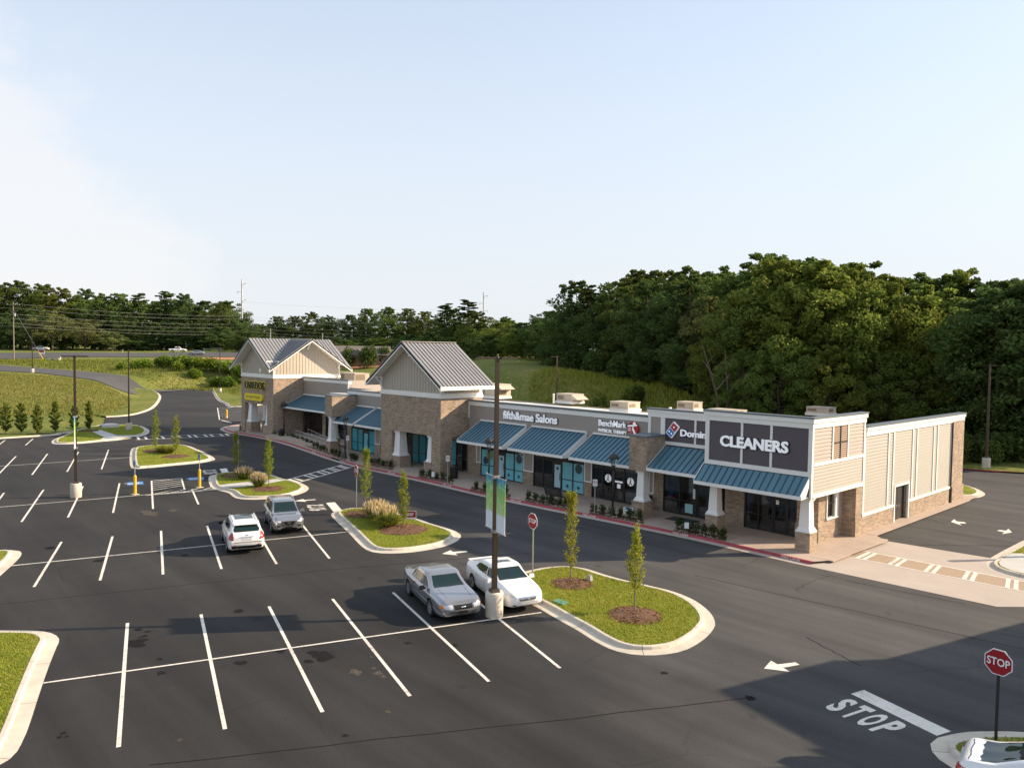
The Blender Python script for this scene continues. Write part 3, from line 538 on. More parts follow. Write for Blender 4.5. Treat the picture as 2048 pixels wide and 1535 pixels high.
islH, PH = island([g(1840+x/9.85,1420+y/9.85,.145).xy for x,y in ((2400,540),(2048,525),(1650,523),(1300,530),(1000,575),(770,630),(700,690),(725,760),(800,840),(1000,960),(1500,1180),(2400,1100),(3200,800))], 8, dens=300)
islI, PI_ = island([(7.6,7.0),(7.65,6.1),(7.95,5.3),(8.6,4.75),(9.8,4.5),(12,4.6),(13,6),(12,10),(9,17),(8.0,17.5),(7.7,14),(7.6,10)], 9, dens=150, excl=(PADI,))
MB().sheet(ccw([Vector(p) for p in PADI]), .152).build('concrete_pad', M['greywalk'], islI)
# rear corner island
islJ, PJ = island([(-1.2,25.9),(-.2,26.2),(.2,27.4),(.0,29.2),(-1.2,31.2),(-2.2,31.6),(-4,31.4),(-4,26)], 10, dens=60)
# walk through the middle island and path on the upper one
quadmark('concrete_walk', [g(*p,.15) for p in (z2c(268,690),z2c(192,662),z2c(640,612),z2c(790,600),z2c(880,612),z2c(700,645),z2c(420,682))], .152, 'greywalk', islC)
quadmark('concrete_walk', [g(*p,.15) for p in (zU_(735,1312),zU_(820,1306),zU_(960,1352),zU_(1110,1350),zU_(1130,1358),zU_(950,1378),zU_(820,1388),zU_(850,1365))], .152, 'greywalk', islE)
def mulch(parent, px, py, r, seed=0, flat=.62):
    c = g(px, py, .15); R = random.Random(seed); mb = MB(); n = 26; rim = []
    for k in range(n):
        t = 2*math.pi*k/n; q = r*R.uniform(.92,1.06); rim.append((c.x+q*math.cos(t), c.y+q*math.sin(t), .142))
    mid = [((p[0]-c.x)*.55+c.x, (p[1]-c.y)*.55+c.y, .142+r*.07+R.uniform(-.02,.02)) for p in rim]; mb.add(rim+mid+[(c.x,c.y,.142+r*.09)], [(k,(k+1)%n,n+(k+1)%n,n+k) for k in range(n)]+[(n+k,n+(k+1)%n,2*n) for k in range(n)])
    o = mb.build('mulch_bed', M['mulch'], parent, smooth=True)
    ch = MB()
    for k in range(int(220*r)):
        t = R.uniform(0,6.28); q = r*math.sqrt(R.random())*.98; x=c.x+q*math.cos(t); y=c.y+q*math.sin(t); z=.15+r*.085*(1-(q/r)**1.5); a=R.uniform(0,6.28); l=R.uniform(.04,.11); w=.02
        dx,dy=math.cos(a)*l,math.sin(a)*l; ch.add([(x-dx-dy*.25,y-dy+dx*.25,z),(x+dx-dy*.25,y+dy+dx*.25,z+R.uniform(0,.05)),(x+dx+dy*.25,y+dy-dx*.25,z+R.uniform(0,.04)),(x-dx+dy*.25,y-dy-dx*.25,z)],[(0,1,2,3)])
    CH = M.get('chips') or mat_leaf('mulch_chips',(.09,.04,.02),(.30,.17,.09),0,0); M['chips']=CH
    k_ = ch.build('mulch_chips', CH, o); k_['kind']='stuff'
    return c
LV = [g(*p).xy for p in ((0,877),(120,867),(165,860),(207,850),(212,834),(262,830),(300,818),(316,802),(318,790),(306,780))]
verge([Vector((-86.2,-70))]+LV[:4]); verge(LV[4:])
verge([g(*p).xy for p in ((425,776),(436,797),(452,806),(482,813))]+[Vector((-119,38)),Vector((-60,40))]); verge([Vector((-60,40)),Vector((-25,41.3)),Vector((-5.2,42.2)),Vector((6,47.6)),Vector((30,60))], kerb=False)
# ------------------------------------------------------------------ shopfront pavement and red fire-lane kerb
GUT = [(1.2,-2.0),(-1,-1.95),(-5.6,-1.85),(-9,-1.95),(-12.8,-2.15),(-17,-2.4),(-21.8,-2.62),(-25.7,-2.65),(-30.7,-2.5),(-36.5,-2.5),(-41,-2.55),(-46.4,-2.1),(-51,-1.4),(-55.3,-.7),(-62,.25),(-68.5,.55),(-73.3,.2),(-77,.1),(-80.8,1.1),(-83.6,3.4),(-84.6,6.5),(-84.7,10)]
GL = spline(GUT, False, .6)                     # travels towards -X: right side of travel is +Y
KI = [Vector(p) for p in offset(GL, .62, False)]  # walk edge
walk = link('shop_pavement', None, kind='structure')
WP = [p for p in KI] + [Vector((-84.4,27)),Vector((.9,27)),Vector((.9,24)),Vector((.95,9)),Vector((1.0,7.2)),Vector((2.0,6.2)),Vector((1.9,2.0)),Vector((1.6,-.6))]
MB().sheet(ccw(WP), .14).build('pavement_base', M['walk'], walk)
KR = list(reversed(KI))                         # now outward (right of travel +X) is -Y
# leave gaps (ramps) where the kerb is flush
prof_k = [(0,.10),(0,.15),(.02,.157),(.13,.152),(.155,.13),(.18,.02)]; prof_g = [(.18,.021),(.5,.012),(.62,.007),(.62,-.03)]
ramp = [(-47.6,-45.2),(-82.5,-80.5)]
def isramp(x): return any(a < x < b for a, b in ramp)
run = []
for p in KR+[None]:
    if p is None or isramp(p.x):
        if len(run) > 2: kerb_ring(walk, run, prof_k, M['redpaint'], 3.0, False, name='red_kerb')
        run = []
    else: run.append(p)
kerb_ring(walk, KR, prof_g, M['apron'], 3.0, False, name='gutter_segment')
# pavement flags with recessed joints
R = random.Random(4); x = .6
flagpoly = WP
while x > -78:
    x1 = x-2.4
    ks = [p for p in KI if x1-.6 < p.x < x+.6]
    if not ks: break
    def ky(xx): q = min(KI, key=lambda p: abs(p.x-xx)); return q.y
    ye = max(ky(x), ky(x1)); y = ye
    a, b = ky(x), ky(x1)
    MB().prism([(x-.01,a+.015),(x-.01,1.3),(x1+.01,1.3),(x1+.01,b+.015)][::-1], .10, .150).build('pavement_flag', M['walk'], walk, fix=True)
    MB().prism([(x-.01,1.32),(x-.01,3.6),(x1+.01,3.6),(x1+.01,1.32)][::-1], .10, .150).build('pavement_flag', M['walk'], walk, fix=True)
    x = x1
for y0 in (-.5,1.3,3.1,4.9): MB().box(.35 if y0>3.6 else .605, y0+.01, .1, 1.85, y0+1.79, .150).build('pavement_flag', M['walk'], walk)
for k in range(6): MB().box(.35, 7.2+k*2.9, .1, .95, 10.08+k*2.9, .150).build('pavement_flag', M['walk'], walk)
# lettering on the kerb
for px, py in ((1347,1071),(1548,1119),(1165,1033),(1020,1004),(880,972),(785,946),(680,922),(620,904)):
    c = g(px, py, .1); q = min(range(len(KR)), key=lambda i: (KR[i]-c.xy).length); p = KR[q]; d = (KR[min(q+1,len(KR)-1)]-KR[q-1]).normalized()
    mt = text_mesh('FIRE LANE', .16, 0, .01, 1.5); mt.materials.append(M['paint'])
    n = Vector((d.y,-d.x)); X3 = Vector((d.x,d.y,0)); Y3 = Vector((-n.x*.19,-n.y*.19,.98)).normalized(); Z3 = X3.cross(Y3)
    o = link('kerb_lettering', mt, walk); o.matrix_local = Matrix(((X3.x,Y3.x,Z3.x,p.x+n.x*.178),(X3.y,Y3.y,Z3.y,p.y+n.y*.178),(X3.z,Y3.z,Z3.z,.082),(0,0,0,1)))
# ------------------------------------------------------------------ paved apron with brick crosswalk
apr = link('paved_apron', None, kind='structure')
z9 = lambda x,y: g(1600+x/4.516, 1000+y/4.516).xy
AB = [z9(-40,572), z9(1780,962), z9(2300,965), z9(2300,640), z9(1750,527), z9(740,362), z9(600,430), z9(330,487), z9(120,545)]
MB().sheet(ccw([Vector(p) for p in AB]), .012).build('apron_slab', M['apron'], apr)
c0,c1,d0,d1 = z9(325,488),z9(2300,880),z9(475,440),z9(2300,790)
def L2(a,b,t): return Vector(a).lerp(Vector(b),t)
quadmark('paver_band', [c0,c1,d1,d0], .016, 'brickpave', apr)
stripe('crosswalk_line', c0, c1, .12, .020, 'paint', apr); stripe('crosswalk_line', d0, d1, .12, .020, 'paint', apr)
for t in (.10,.135,.265,.30,.44,.475,.615,.65,.80,.835): stripe('crosswalk_line', L2(c0,c1,t+.012), L2(d0,d1,t), .2, .024, 'paint', apr)
# joints in the apron
for (a,b) in ((z9(330,520),z9(200,575)),):
    pass
# rear kerb along the woods
bk = link('rear_kerb', None, kind='structure')
kerb_ring(bk, ccw_line if False else spline([(28,58.5),(10,49.8),(-.5,44.6),(-5.2,42.1),(-30,41),(-60,39.8)], False, 1.5), [(0,.10),(0,.15),(.13,.15),(.16,.02)], M['redpaint'], 6.0, False, name='red_kerb')
# ================================================================== the shopping strip
B_ = thing('shopping_strip', 'long brick and siding shop building with blue awnings and two gabled towers', 'building')
XR = .25
def bx(name, m, *b, par=None): return MB().box(*b).build(name, M[m], par or B_)
def clap(mb, p0, u, L, z0, z1, n, pitch=.2, proud=.045):      # lapped boards: p0 lower start, u along, n outward
    p0 = Vector(p0); u = Vector(u); n = Vector(n); k = max(1, round((z1-z0)/pitch)); h = (z1-z0)/k
    for i in range(k):
        a = p0+Vector((0,0,i*h)); b = a+Vector((0,0,h))
        vs = [a+n*proud, a+u*L+n*proud, b+u*L+n*.003, b+n*.003, a, a+u*L]
        mb.add(vs, [(0,1,2,3),(4,5,1,0)])
    return mb
def siding(m, p0, u, L, z0, z1, n, name='siding', **k): return clap(MB(), p0, u, L, z0, z1, n, **k).build(name, M[m], B_, fix=False)
FRT = (0,-1,0); RT = (1,0,0)
def clip(poly, a, b, c):             # keep a*u+b*v <= c
    out = []; n = len(poly)
    for i in range(n):
        p, q = poly[i-1], poly[i]; dp = a*p[0]+b*p[1]-c; dq = a*q[0]+b*q[1]-c
        if (dp <= 0) != (dq <= 0): t = dp/(dp-dq); out.append((p[0]+t*(q[0]-p[0]), p[1]+t*(q[1]-p[1])))
        if dq <= 0: out.append(q)
    return out
def roof(name, poly, along, mt, deck=.14, pitch=.42, deckm='white', rib='rib_g', parent=None):
    P = [Vector(p) for p in poly]; u = Vector(along).normalized(); n = (P[1]-P[0]).cross(P[2]-P[0]).normalized()
    if n.z < 0: n = -n; P.reverse()
    w = n.cross(u).normalized(); o = P[0]
    dk = MB().slab([p-n*.02 for p in P], n, deck).build(name, M[deckm], parent or B_, fix=True)
    uv = [((p-o).dot(u), (p-o).dot(w)) for p in P]; a0 = min(q[0] for q in uv); a1 = max(q[0] for q in uv); k = max(1, round((a1-a0)/pitch)); st = (a1-a0)/k
    for i in range(k):
        l, r = a0+i*st, a0+(i+1)*st
        q = clip(clip(uv, 1, 0, r-.004), -1, 0, -(l+.004))
        if len(q) < 3: continue
        mb = MB(); mb.slab([o+u*x+w*y for x, y in q], n, .019)
        e = clip(clip(uv, 1, 0, l+.045), -1, 0, -(l+.004))
        if len(e) >= 3: mb.m(1); mb.slab([o+u*x+w*y+n*.05 for x, y in e], n, .049)
        mb.build('roof_panel', [M[mt], M[rib]], dk, fix=True)
    return dk
def awning(x0, x1, yt, zt, yb, zb, fas=.2):
    d = roof('awning', [(x0,yb,zb),(x1,yb,zb),(x1,yt,zt),(x0,yt,zt)], (1,0,0), 'seam_b', .12, rib='rib_b')
    MB().box(x0-.02, yb-.05, zb-fas, x1+.02, yb+.02, zb-.005).build('fascia', M['white'], d)
    for x in (x0, x1):                # white rake boards and cheek
        s = .02
        MB().add([(x-s,yb-.04,zb-fas),(x-s,yb-.04,zb+.06),(x-s,yt,zt+.08),(x-s,yt,zt-.34),(x-s,yb+.5,zb-fas),(x+s,yb-.04,zb-fas),(x+s,yb-.04,zb+.06),(x+s,yt,zt+.08),(x+s,yt,zt-.34),(x+s,yb+.5,zb-fas)],
                 [(0,1,2,3,4),(9,8,7,6,5),(0,5,6,1),(1,6,7,2),(2,7,8,3),(3,8,9,4),(4,9,5,0)]).build('rake_board', M['white'], d, fix=True)
    MB().box(x0+.02, yb+.03, zb-fas+.02, x1-.02, yt-.02, zb-fas+.05).build('soffit', M['white'], d)
    return d
M['rib_b'] = mat('blue_roof_rib', (.045,.105,.15), .5, metal=.2)
def column(cx, cy, zb, z1, zt, a=.24, a2=.30, base=.42, baseb=None):
    c = MB().frus(cx, cy, z1+.24, zt-.18, a2, a2, a, a).box(cx-a-.06, cy-a-.06, zt-.18, cx+a+.06, cy+a+.06, zt-.1).box(cx-a-.1, cy-a-.1, zt-.1, cx+a+.1, cy+a+.1, zt).frus(cx, cy, z1+.10, z1+.24, a2+.08, a2+.08, a2+.03, a2+.03).box(cx-a2-.12, cy-a2-.12, z1, cx+a2+.12, cy+a2+.12, z1+.10).build('column', M['white'], B_)
    b = MB().box(cx-base, cy-(baseb or base), zb, cx+base, cy+(baseb or base), z1-.06).build('column_base', M['brick'], B_)
    MB().box(cx-base-.03, cy-(baseb or base)-.03, z1-.06, cx+base+.03, cy+(baseb or base)+.03, z1-.002).build('base_cap', M['brick'], b)
    return c
def shopfront(x0, x1, y, z0, z1, xs, doors=(), mats=None, low=.95, room=4.5, stick=(), side=False):
    """bronze frame with panes; xs = inner mullion positions"""
    X = [x0]+list(xs)+[x1]; w = .05; fr = MB()
    fr.box(x0, y-.05, z0, x1, y+.05, z0+.08).box(x0, y-.05, z1-.07, x1, y+.05, z1)
    for x in X: fr.box(x-w, y-.055, z0, x+w, y+.055, z1)
    for i in range(len(X)-1):
        if i in doors: fr.box(X[i]+w, y-.05, z0+2.1, X[i+1]-w, y+.05, z0+2.2)
        else: fr.box(X[i]+w, y-.05, z0+low-.03, X[i+1]-w, y+.05, z0+low+.03)
    F = fr.build('shopfront', M['bronze'], B_)
    for i in range(len(X)-1):
        a, b = X[i]+w, X[i+1]-w; mm = (mats or {}).get(i, ('glass','glass'))
        if i in doors:
            d = MB().box(a+.01, y-.03, z0+.01, a+.10, y+.03, z0+2.09).box(b-.10, y-.03, z0+.01, b-.01, y+.03, z0+2.09).box(a+.10, y-.03, z0+.01, b-.10, y+.03, z0+.22).box(a+.10, y-.03, z0+1.99, b-.10, y+.03, z0+2.09).box(b-.16, y-.09, z0+.8, b-.13, y-.06, z0+1.35).build('door', M['bronze'], F)
            MB().box(a+.10, y-.01, z0+.22, b-.10, y+.01, z0+1.99).build('door_glass', M[mm[0]], F)
            MB().box(a, y-.01, z0+2.2, b, y+.01, z1-.07).build('pane', M['glass'], F)
        else:
            MB().box(a, y-.01, z0+.08, b, y+.01, z0+low-.03).build('pane', M[mm[1]], F)
            top = z1-.07
            if mm[0] != 'glass' and len(mm) > 2: top = z1-.45; MB().box(a, y-.01, top, b, y+.01, z1-.07).build('pane', M['glass'], F)
            MB().box(a, y-.01, z0+low+.03, b, y+.01, top).build('pane', M[mm[0]], F)
    for (sx, sz, r, m) in stick:
        MB().lathe([(r,0),(r,.004)], (sx, y-.02, sz), 20, 'y').build('window_sticker', M[m], F, fix=True)
    r = MB().box(x0-.3, y+.25, z0-.01, x1+.3, y+room, z0+.004).box(x0-.3, y+room, z0, x1+.3, y+room+.05, 3.2).box(x0-.35, y+.3, z0, x0-.3, y+room, 3.2).box(x1+.3, y+.3, z0, x1+.35, y+room, 3.2).box(x0-.3, y+.25, 3.1, x1+.3, y+room, 3.15)
    r.build('shop_interior', M['interior'], B_)
    return F
# ---- main body: rear, roof, side ---------------------------------------------------------------
bx('rear_wall', 'brick', -66.8, 24.4, .1, XR-.42, 24.65, 4.75)
def rz_(y): return 5.95-(y-3.3)*.0615
for x0_, x1_, y0_ in ((-66.85,-56.6,6.25),(-56.55,-41.4,3.35),(-41.35,-32.35,4.7),(-32.3,-12.2,3.35),(-12.15,-.15,2.4)):
    MB().add([(x0_,y0_,rz_(y0_)-.15),(x1_,y0_,rz_(y0_)-.15),(x1_,24.6,rz_(24.6)-.15),(x0_,24.6,rz_(24.6)-.15),(x0_,y0_,rz_(y0_)),(x1_,y0_,rz_(y0_)),(x1_,24.6,rz_(24.6)),(x0_,24.6,rz_(24.6))],[(0,3,2,1),(4,5,6,7),(0,1,5,4),(1,2,6,5),(2,3,7,6),(3,0,4,7)]).build('flat_roof', M['roofm'], B_)
bx('gutter', 'white', -66.9, 24.62, 4.5, -.2, 24.78, 4.66)
bx('partition', 'interior', -12.4, 3.3, .15, -12.2, 12, 5.7); bx('partition', 'interior', -32.0, 4.6, .15, -31.8, 12, 5.7)
# ---- right-hand side wall ------------------------------------------------------------------------
bx('side_wall', 'brick', XR-.35, 6.75, .1, XR, 11.78, 1.2); bx('side_wall', 'brick', XR-.35, 14.05, .1, XR, 22.3, 1.2)
bx('side_core', 'cream', XR-.35, 6.75, 1.21, XR-.06, 11.78, 6.5); bx('side_core', 'cream', XR-.35, 14.05, 1.21, XR-.06, 24.4, 6.5); bx('side_core', 'cream', XR-.35, 11.78, 2.46, XR-.06, 14.05, 6.5)
bx('corner_pier', 'brick', XR-.4, 22.3, .1, XR+.06, 24.66, 6.15); bx('pier_foot', 'brick', XR-.4, 22.22, .1, XR+.14, 24.74, 1.3)
bx('downspout', 'dark', XR, 22.12, .15, XR+.1, 22.21, 6.1); 
for a, b in ((6.75,11.66),(14.16,22.1)): bx('water_table', 'white', XR-.05, a, 1.2, XR+.05, b, 1.36)
for a, b, z in ((6.98,10.45,1.36),(10.62,11.28,1.36),(11.45,14.5,2.62),(14.68,15.3,1.36),(15.48,18.42,1.36),(18.6,19.2,1.36),(19.38,22.08,1.36)):
    siding('cream', (XR-.055,a,z), (0,1,0), b-a, z, 6.06, RT)
siding('cream', (XR-.055,14.18,1.36), (0,1,0), .3, 1.36, 2.62, RT); siding('cream', (XR-.055,11.45,1.36), (0,1,0), .12, 1.36, 2.62, RT)
for y in (10.45,11.28,14.5,15.3,18.42,19.2): bx('trim', 'white', XR-.06, y, 1.37, XR+.02, y+.17, 6.05)
bx('trim', 'white', XR-.06, 22.08, 1.37, XR+.015, 22.22, 6.05); bx('trim', 'white', XR-.06, 6.78, 1.37, XR+.02, 6.97, 6.05)
bx('frieze', 'white', XR-.1, 6.98, 6.06, XR+.05, 24.75, 6.38); bx('frieze', 'white', XR-.1, 6.98, 6.38, XR+.11, 24.8, 6.6); bx('parapet_cap', 'cap_g', XR-.4, 6.98, 6.605, XR+.15, 24.85, 6.7)
bx('parapet', 'roofm', XR-.45, 7.0, 4.4, XR-.36, 24.6, 6.59)
# side double door
bx('door_frame', 'white', XR-.1, 11.62, .15, XR+.04, 11.78, 2.6); bx('door_frame', 'white', XR-.1, 14.03, .15, XR+.04, 14.17, 2.6); bx('door_frame', 'white', XR-.1, 11.78, 2.45, XR+.04, 14.03, 2.6)
for a, b in ((11.8,12.89),(12.93,14.02)):
    d = bx('service_door', 'dark', XR-.3, a, .16, XR-.25, b, 2.44)
    MB().box(XR-.249, b-.2 if a < 12 else a+.1, 1.0, XR-.2, b-.1 if a < 12 else a+.2, 1.12).build('handle', M['galv'], d)
# ---- corner shop (right end) ---------------------------------------------------------------------
X0, X1 = -6.4, XR+.05
bx('shop_box', 'brownpanel', X0+.15, .06, 4.35, X1-.15, .35, 6.92); bx('shop_box', 'taupe', X0+.02, .36, 3.3, X0+.2, 6.7, 5.9)
bx('box_soffit', 'white', X0+.1, .1, 3.13, X1-.12, 6.7, 3.2); bx('box_roof', 'roofm', X0+.2, .36, 5.9, X1-.36, 6.7, 5.98)
for a, b in ((-6.12,-4.02),(-3.88,-2.18),(-2.04,.07)): siding('brownpanel', (a,.05,4.58), (1,0,0), b-a, 4.58, 6.93, FRT, name='sign_panel', pitch=.16)
for a, b in ((X0,-6.12),(-4.02,-3.88),(-2.18,-2.04),(.07,X1)): bx('trim', 'white', a, -.02, 4.55, b, .06, 6.93)
bx('trim', 'white', X0, -.03, 4.30, X1+.003, .062, 4.56)
for nm, m, e_, z0_, z1_ in (('frieze','white',.03,6.93,7.22),('frieze','white',.09,7.22,7.46),('parapet_cap','cap_g',.13,7.463,7.55)):
    bx(nm, m, X0-e_+.02, -.02-e_, z0_, X1+e_, .36, z1_); bx(nm, m, X1-.34, .361, z0_, X1+e_-.001, 6.8+e_, z1_)
bx('parapet_back', 'roofm', X1-.35, .37, 5.98, X1-.31, 6.7, 6.92)
# side of the box
sx = X1-.06
siding('cream', (sx,.18,3.34), (0,1,0), 6.4, 3.34, 4.86, RT); siding('taupe', (sx,.18,5.04), (0,1,0), 2.2, 5.04, 6.93, RT); siding('taupe', (sx,4.5,5.04), (0,1,0), 2.08, 5.04, 6.93, RT)
bx('side_core', 'cream', X1-.3, .1, 3.2, X1-.075, 6.72, 6.93)
bx('trim', 'white', X1-.09, .17, 4.86, X1+.02, 6.6, 5.035); bx('trim', 'white', X1-.09, .17, 3.12, X1+.025, 6.6, 3.335)
bx('trim', 'white', X1-.09, -.025, 3.12, X1+.004, .165, 6.93); bx('trim', 'white', X1-.09, 6.6, 3.12, X1+.01, 6.77, 6.93)
bx('trim', 'white', X1-.09, 2.39, 5.036, X1+.015, 2.52, 6.929); bx('trim', 'white', X1-.09, 4.36, 5.036, X1+.015, 4.49, 6.929)
lo = bx('louvre', 'louver', X1-.07, 2.53, 5.05, X1-.03, 4.35, 6.92)
for k in range(16): MB().add([(X1-.03,2.54,5.09+k*.114),(X1-.03,4.34,5.09+k*.114),(X1+.0,4.34,5.05+k*.114),(X1+.0,2.54,5.05+k*.114)], [(0,1,2,3)]).build('slat', M['louver'], lo)
bx('louvre_bar', 'dark', X1-.02, 3.41, 5.04, X1+.02, 3.47, 6.92); bx('louvre_bar', 'dark', X1-.021, 2.53, 5.94, X1+.016, 4.35, 6.0)
# walls below the box
bx('corner_brick', 'brick', -1.8, 2.65, .1, -.5, 3.45, 3.13); bx('pier_foot', 'brick', -1.86, 2.59, .1, -.44, 3.5, 1.05)
bx('return_wall', 'brick', -.85, 3.45, .1, -.5, 3.6, 3.13); bx('return_wall', 'brick', -.85, 3.6, .1, -.5, 4.8, 1.4); bx('return_wall', 'brick', -.85, 4.8, .1, -.5, 5.85, 3.13)
bx('projecting_pier', 'brick', -.85, 5.86, .1, XR-.0, 6.74, 3.12); bx('pier_foot', 'brick', -.85, 5.8, .1, XR+.05, 6.75, 1.05)
wn = bx('window_frame', 'white', -.62, 3.6, 1.4, -.44, 3.68, 3.05); bx('window_frame', 'white', -.62, 4.72, 1.4, -.44, 5.1, 3.05); bx('window_sill', 'white', -.64, 3.58, 1.33, -.40, 5.12, 1.41)
bx('window_frame', 'taupe', -.60, 5.1, 1.41, -.46, 5.5, 3.05)
MB().box(-.56, 3.69, 1.42, -.54, 4.71, 3.04).build('pane', M['glass'], wn); MB().box(-.565, 3.69, 2.2, -.53, 4.71, 2.25).build('mullion', M['bronze'], wn)
bx('partition', 'interior', -.9, 3.6, .15, -.88, 6.7, 3.1) if False else None
shopfront(-5.35, -1.9, 3.05, .15, 3.05, (-4.45,-3.5,-2.55), doors=(2,), room=5)
bx('wall_header', 'brick', -8.2, 3.0, 3.05, -.86, 3.2, 4.3); bx('brick_pier', 'brick', -6.75, 2.95, .1, -5.4, 3.25, 3.05)
column(-.12, .42, .14, 1.22, 3.12); column(-5.85, .42, .14, 1.22, 3.12)
awning(X0-.05, X1-.1, -.02, 4.26, -1.0, 3.36)
# ---- pizza shop bay ------------------------------------------------------------------------------
A0, A1 = -12.15, -6.3
bx('bay_wall', 'brownpanel', A0+.02, 2.06, 3.3, A1, 2.3, 6.9); bx('bay_side', 'taupe', A0+.02, 2.1, 3.3, A0+.2, 3.2, 6.9)
siding('taupe', (-11.95,2.05,5.2), (1,0,0), .85, 5.2, 6.62, FRT)
for a, b in ((-10.78,-8.5),(-8.36,-6.45)): siding('brownpanel', (a,2.05,5.08), (1,0,0), b-a, 5.08, 6.66, FRT, name='sign_panel', pitch=.16)
for a, b in ((A0,-11.93),(-11.12,-10.78),(-8.5,-8.36)): bx('trim', 'white', a, 1.98, 5.05, b, 2.06, 6.62)
bx('trim', 'white', A0, 1.97, 4.86, -6.42, 2.061, 5.08); bx('frieze', 'white', A0-.02, 1.96, 6.62, -6.42, 2.32, 6.93); bx('frieze', 'white', A0-.07, 1.91, 6.93, -6.43, 2.34, 7.1); bx('parapet_cap', 'cap_g', A0-.1, 1.88, 7.103, -6.44, 2.4, 7.2)
awning(-10.68, -6.45, 2.0, 4.78, .0, 3.50)
shopfront(-11.5, -7.0, 3.05, .15, 3.05, (-10.2,-8.9,-7.8), doors=(2,), room=5)
bx('brick_pier', 'brick', -12.3, 2.95, .1, -11.52, 3.3, 3.3); bx('wall_header', 'brick', -12.3, 3.0, 3.051, -8.21, 3.2, 4.3)
def tallbox(xa, xb, ya, yb, z0, z1):
    bx('brick_bulkhead', 'brick', xa, ya, z0, xb, yb, z1); bx('bulkhead_cap', 'cap_g', xa-.05, ya-.05, z1, xb+.05, yb+.0, z1+.1)
tallbox(-12.15, -10.72, .0, 2.94, 3.2, 5.42); column(-11.35, .48, .14, 1.2, 3.2, base=.5)
# ---- salon / therapy shops -----------------------------------------------------------------------
C0, C1 = -32.25, -12.16
bx('front_wall', 'taupe', C0, 3.06, 2.86, C1, 3.3, 6.5)
siding('taupe', (C0+.02,3.05,4.98), (1,0,0), C1-C0-.04, 4.98, 6.1, FRT)
bx('trim', 'white', C0+.001, 2.98, 4.98, C0+.16, 3.05, 6.1); bx('trim', 'white', C1-.2, 2.98, 4.98, C1-.02, 3.055, 6.1)
bx('frieze', 'white', C0, 2.97, 6.1, C1, 3.34, 6.44); bx('parapet_cap', 'cap_g', C0, 2.92, 6.445, C1+.0, 3.4, 6.58)
AW = ((-30.6,-24.95),(-24.35,-18.5),(-17.9,-12.2))
for a, b in AW:
    awning(a, b, 3.04, 4.80, .45, 3.36); bx('trim', 'white', a, 2.965, 4.84, b, 3.05, 4.975)
tealL = {0:('film2','film2',1),1:('film2','film2',1),2:('filmw',),3:('film2','film2',1),4:('film2','film2',1)}
shopfront(-30.5, -25.25, 3.05, .15, 2.86, (-29.45,-28.4,-27.45,-26.35), doors=(2,), mats=tealL, stick=((-25.8,2.05,.36,'disc'),(-29.9,1.5,.33,'disc'),(-27.0,.62,.13,'disc'),(-25.8,.62,.13,'disc'),(-27.92,1.85,.13,'disc')))
shopfront(-24.05, -18.7, 3.05, .15, 2.86, (-23.0,-21.95,-21.0,-19.85), doors=(2,), mats={2:('filmw',),3:('film2','film2',1),4:('film2','film2',1)}, stick=((-19.28,2.05,.36,'disc'),(-20.42,.62,.13,'disc'),(-19.28,.62,.13,'disc'),(-21.47,1.85,.13,'disc')))
F3 = shopfront(-17.9, -12.75, 3.05, .15, 2.86, (-16.9,-15.9,-14.9,-13.8), doors=(2,))
for sx_ in (-16.4, -14.35):
    k = MB()
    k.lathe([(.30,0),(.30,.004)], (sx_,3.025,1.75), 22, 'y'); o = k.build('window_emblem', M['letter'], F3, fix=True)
    q = MB()
    for (x,z),(x2,z2_),w in (((-.22,.1),(.2,.16),.07),((.02,.12),(-.02,-.05),.1),((-.02,-.05),(-.17,-.26),.08),((0,-.05),(.14,-.24),.08)): q.bar((sx_+x,3.018,1.75+z),(sx_+x2,3.018,1.75+z2_),.01,w,up=(0,0,1)) if False else q.add([(sx_+x-w/2,3.018,1.75+z),(sx_+x+w/2,3.018,1.75+z),(sx_+x2+w/2,3.018,1.75+z2_),(sx_+x2-w/2,3.018,1.75+z2_)],[(0,1,2,3)])
    q.lathe([(.06,0),(.06,.003)], (sx_+.0,3.017,1.97), 12, 'y'); q.build('runner_mark', M['disc'], F3, fix=True)
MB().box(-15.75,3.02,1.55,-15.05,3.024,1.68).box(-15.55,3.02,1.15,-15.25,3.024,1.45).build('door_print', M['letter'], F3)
bx('brick_pier', 'brick', -32.2, 2.97, .1, -31.1, 3.3, 2.86); 
def pilaster(a, b, zb=1.2, full=True):
    bx('brick_pier', 'brick', a, 2.95, .1, b, 3.3, zb); bx('pilaster', 'taupe', a+.07, 2.99, zb+.09, b-.07, 3.3, 2.86)
    bx('trim', 'white', a-.005, 2.96, zb, b+.005, 3.29, zb+.09); bx('trim', 'white', a, 2.965, zb+.091, a+.08, 3.29, 2.855); bx('trim', 'white', b-.08, 2.965, zb+.091, b, 3.29, 2.855)
pilaster(-31.1,-30.52); pilaster(-25.22,-24.08); pilaster(-18.67,-17.92); pilaster(-12.74,-12.31)
